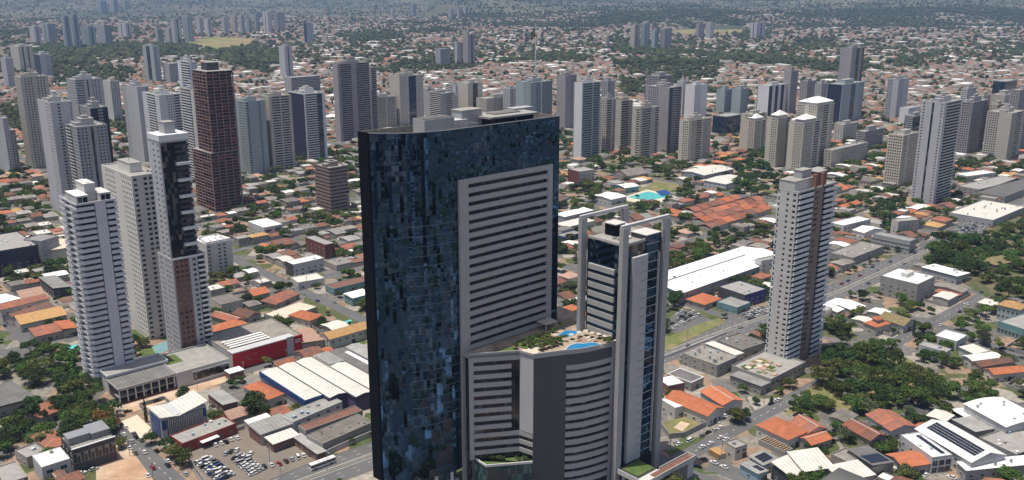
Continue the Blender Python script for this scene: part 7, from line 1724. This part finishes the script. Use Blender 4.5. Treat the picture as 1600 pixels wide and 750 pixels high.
# behind and under the camera: only seen mirrored in the glass
for _ in range(5200):
    x, y = nr.uniform(-1300, 1100), nr.uniform(-2200, 330); p, q = x * E1[0] + y * E1[1], x * E2[0] + y * E2[1]; u, v = PX(p, q)
    if v < 775 and y > 0: continue
    if woods(x, y) > .02 or nr.rand() < .3: r = nr.uniform(4, 8); tx.append((x, y, 0, nr.uniform(0, 6), r, r, r, 0)); continue
    if nr.rand() < .55: hx.append((x, y, 0, ROT, nr.uniform(9, 15), nr.uniform(9, 15), nr.uniform(5, 7), nr.choice([1, 2, 3])))
    else: bxs.append((x, y, 0, ROT, nr.uniform(9, 24), nr.uniform(9, 20), nr.uniform(4, 9), nr.choice([4, 4, 5, 6, 7])))
mass('distant_tiled_houses', HIP_V, HIP_F, HIP_M, RM, np.array(hx)); mass('distant_flat_buildings', BOX_V, BOX_F, BOX_M, RM, np.array(bxs))
tb = []
for _ in range(64):
    x, y = nr.uniform(-950, 500), nr.uniform(-800, 70); tb.append((x, y, 0, ROT + nr.choice([0, .3, -.4]), nr.uniform(14, 26), nr.uniform(12, 24), nr.uniform(40, 128), nr.choice([1, 4, 5, 6, 6, 7])))
FV, FF, FM = list(BOX_V), list(BOX_F), [0] * 5
for i in range(26):
    k = len(FV); z0_, z1_ = i / 26, (i + .52) / 26
    FV += [(x * 1.06 - .03, y * 1.06 - .03, z0_ if z == 0 else z1_) for x, y, z in BOX_V]; FF += [tuple(a + k for a in f) for f in BOX_F]; FM += [1] * 5
for x0_ in (.0, .42, .86):
    k = len(FV); FV += [(x0_ + x * .14, y * 1.09 - .045, z * 1.03) for x, y, z in BOX_V]; FF += [tuple(a + k for a in f) for f in BOX_F]; FM += [1] * 5
mass('mirrored_towers', FV, FF, FM, [flatmat('tower_glass', (.03, .035, .045)), flatmat('tower_dark', (.05, .05, .06)), *RM[2:4], flatmat('tower_grey', (.5, .5, .5)), flatmat('tower_pale', (.75, .75, .73)), flatmat('tower_white', (.85, .85, .84), .05), flatmat('tower_tan', (.4, .36, .3))], np.array(tb))
def blob(seed, sub):
    r = random.Random(seed); t = (1 + 5 ** .5) / 2; vs = [Vector(v).normalized() for v in [(-1, t, 0), (1, t, 0), (-1, -t, 0), (1, -t, 0), (0, -1, t), (0, 1, t), (0, -1, -t), (0, 1, -t), (t, 0, -1), (t, 0, 1), (-t, 0, -1), (-t, 0, 1)]]
    fs = [(0, 11, 5), (0, 5, 1), (0, 1, 7), (0, 7, 10), (0, 10, 11), (1, 5, 9), (5, 11, 4), (11, 10, 2), (10, 7, 6), (7, 1, 8), (3, 9, 4), (3, 4, 2), (3, 2, 6), (3, 6, 8), (3, 8, 9), (4, 9, 5), (2, 4, 11), (6, 2, 10), (8, 6, 7), (9, 8, 1)]
    return [tuple(v * r.uniform(.6, 1.25) + Vector((0, 0, .75))) for v in vs], fs
LF = [leafmat('far_leaves_a', (.045, .07, .027)), leafmat('far_leaves_b', (.065, .09, .033)), leafmat('far_leaves_c', (.088, .10, .042))]
TX = np.array(tx); ids = nr.randint(0, 6, len(TX))
for k in range(6):
    bv, bf = blob(k, 0); A_ = TX[ids == k].copy(); A_[:, 7] = nr.randint(0, 3, len(A_)); mass('distant_trees', bv, bf, [1] * 20, LF, A_)
# trees past the nearest 290: leafy crowns spread over points of one object
def tree_mass():
    src = bpy.data.collections.new('crown_kinds')
    i = 0; order = {}
    for c in PROTO:
        for k in range(2):
            me, _ = crown_mesh(900 + i, 5.0, (.62, .8)[k], (8, 7)[k], 420, .85, LEAF[c], 2.2); o = bpy.data.objects.new(f'crown_kind_{chr(97 + i)}', me); src.objects.link(o); order[(c, k)] = i; i += 1
    me = bpy.data.meshes.new('street_trees'); me.from_pydata([(*W(p, q), z) for p, q, r, c, z in mass_t], [], [])
    a = me.attributes.new('size', 'FLOAT', 'POINT'); a.data.foreach_set('value', [r / 5.0 for p, q, r, c, z in mass_t])
    a = me.attributes.new('kindno', 'INT', 'POINT'); a.data.foreach_set('value', [order[(c, rnd.randrange(2))] for p, q, r, c, z in mass_t])
    a = me.attributes.new('turn', 'FLOAT', 'POINT'); a.data.foreach_set('value', [rnd.uniform(0, 6.28) for _ in mass_t])
    o = bpy.data.objects.new('street_trees', me); COL.objects.link(o); o['kind'] = 'stuff'
    g = bpy.data.node_groups.new('spread_crowns', 'GeometryNodeTree'); g.interface.new_socket('Geometry', in_out='INPUT', socket_type='NodeSocketGeometry'); g.interface.new_socket('Geometry', in_out='OUTPUT', socket_type='NodeSocketGeometry')
    N = g.nodes.new; gi, go = N('NodeGroupInput'), N('NodeGroupOutput'); ip = N('GeometryNodeInstanceOnPoints'); ci = N('GeometryNodeCollectionInfo'); ci.inputs['Collection'].default_value = src; ci.inputs['Separate Children'].default_value = True; ci.inputs['Reset Children'].default_value = True
    def at(n, t): x = N('GeometryNodeInputNamedAttribute'); x.data_type = t; x.inputs[0].default_value = n; return x.outputs[0]
    cx = N('ShaderNodeCombineXYZ'); L = g.links.new; L(at('turn', 'FLOAT'), cx.inputs[2]); m2p = N('GeometryNodeMeshToPoints'); L(gi.outputs[0], m2p.inputs[0]); L(m2p.outputs[0], ip.inputs['Points']); L(ci.outputs[0], ip.inputs['Instance']); ip.inputs['Pick Instance'].default_value = True
    L(at('kindno', 'INT'), ip.inputs['Instance Index']); L(cx.outputs[0], ip.inputs['Rotation']); L(at('size', 'FLOAT'), ip.inputs['Scale']); L(ip.outputs[0], go.inputs[0])
    md = o.modifiers.new('spread', 'NODES'); md.node_group = g
tree_mass()

# ------------------------------------------------------------------ haze
hb = MB().box(-9300, 9300, -3800, 15750, -6, 262, M_CONC); ho = hb.part('haze'); ho['kind'] = 'stuff'; ho.data.materials.clear()
hm = bpy.data.materials.new('thin_haze'); hm.use_nodes = True; n = hm.node_tree; n.nodes.clear(); ou = n.nodes.new('ShaderNodeOutputMaterial'); pv_ = n.nodes.new('ShaderNodeVolumePrincipled')
pv_.inputs['Color'].default_value = (.40, .56, .85, 1); pv_.inputs['Density'].default_value = 6.5e-5; pv_.inputs['Anisotropy'].default_value = .0
n.links.new(pv_.outputs[0], ou.inputs['Volume']); ho.data.materials.append(hm)
settle_labels()
print('houses', nth, 'low', nfl, 'stuff houses', len(STUFF_H), 'trees', len(TREES), 'cars', NC, 'objects', len(bpy.data.objects), 'far', len(hx), len(bxs), len(tx))
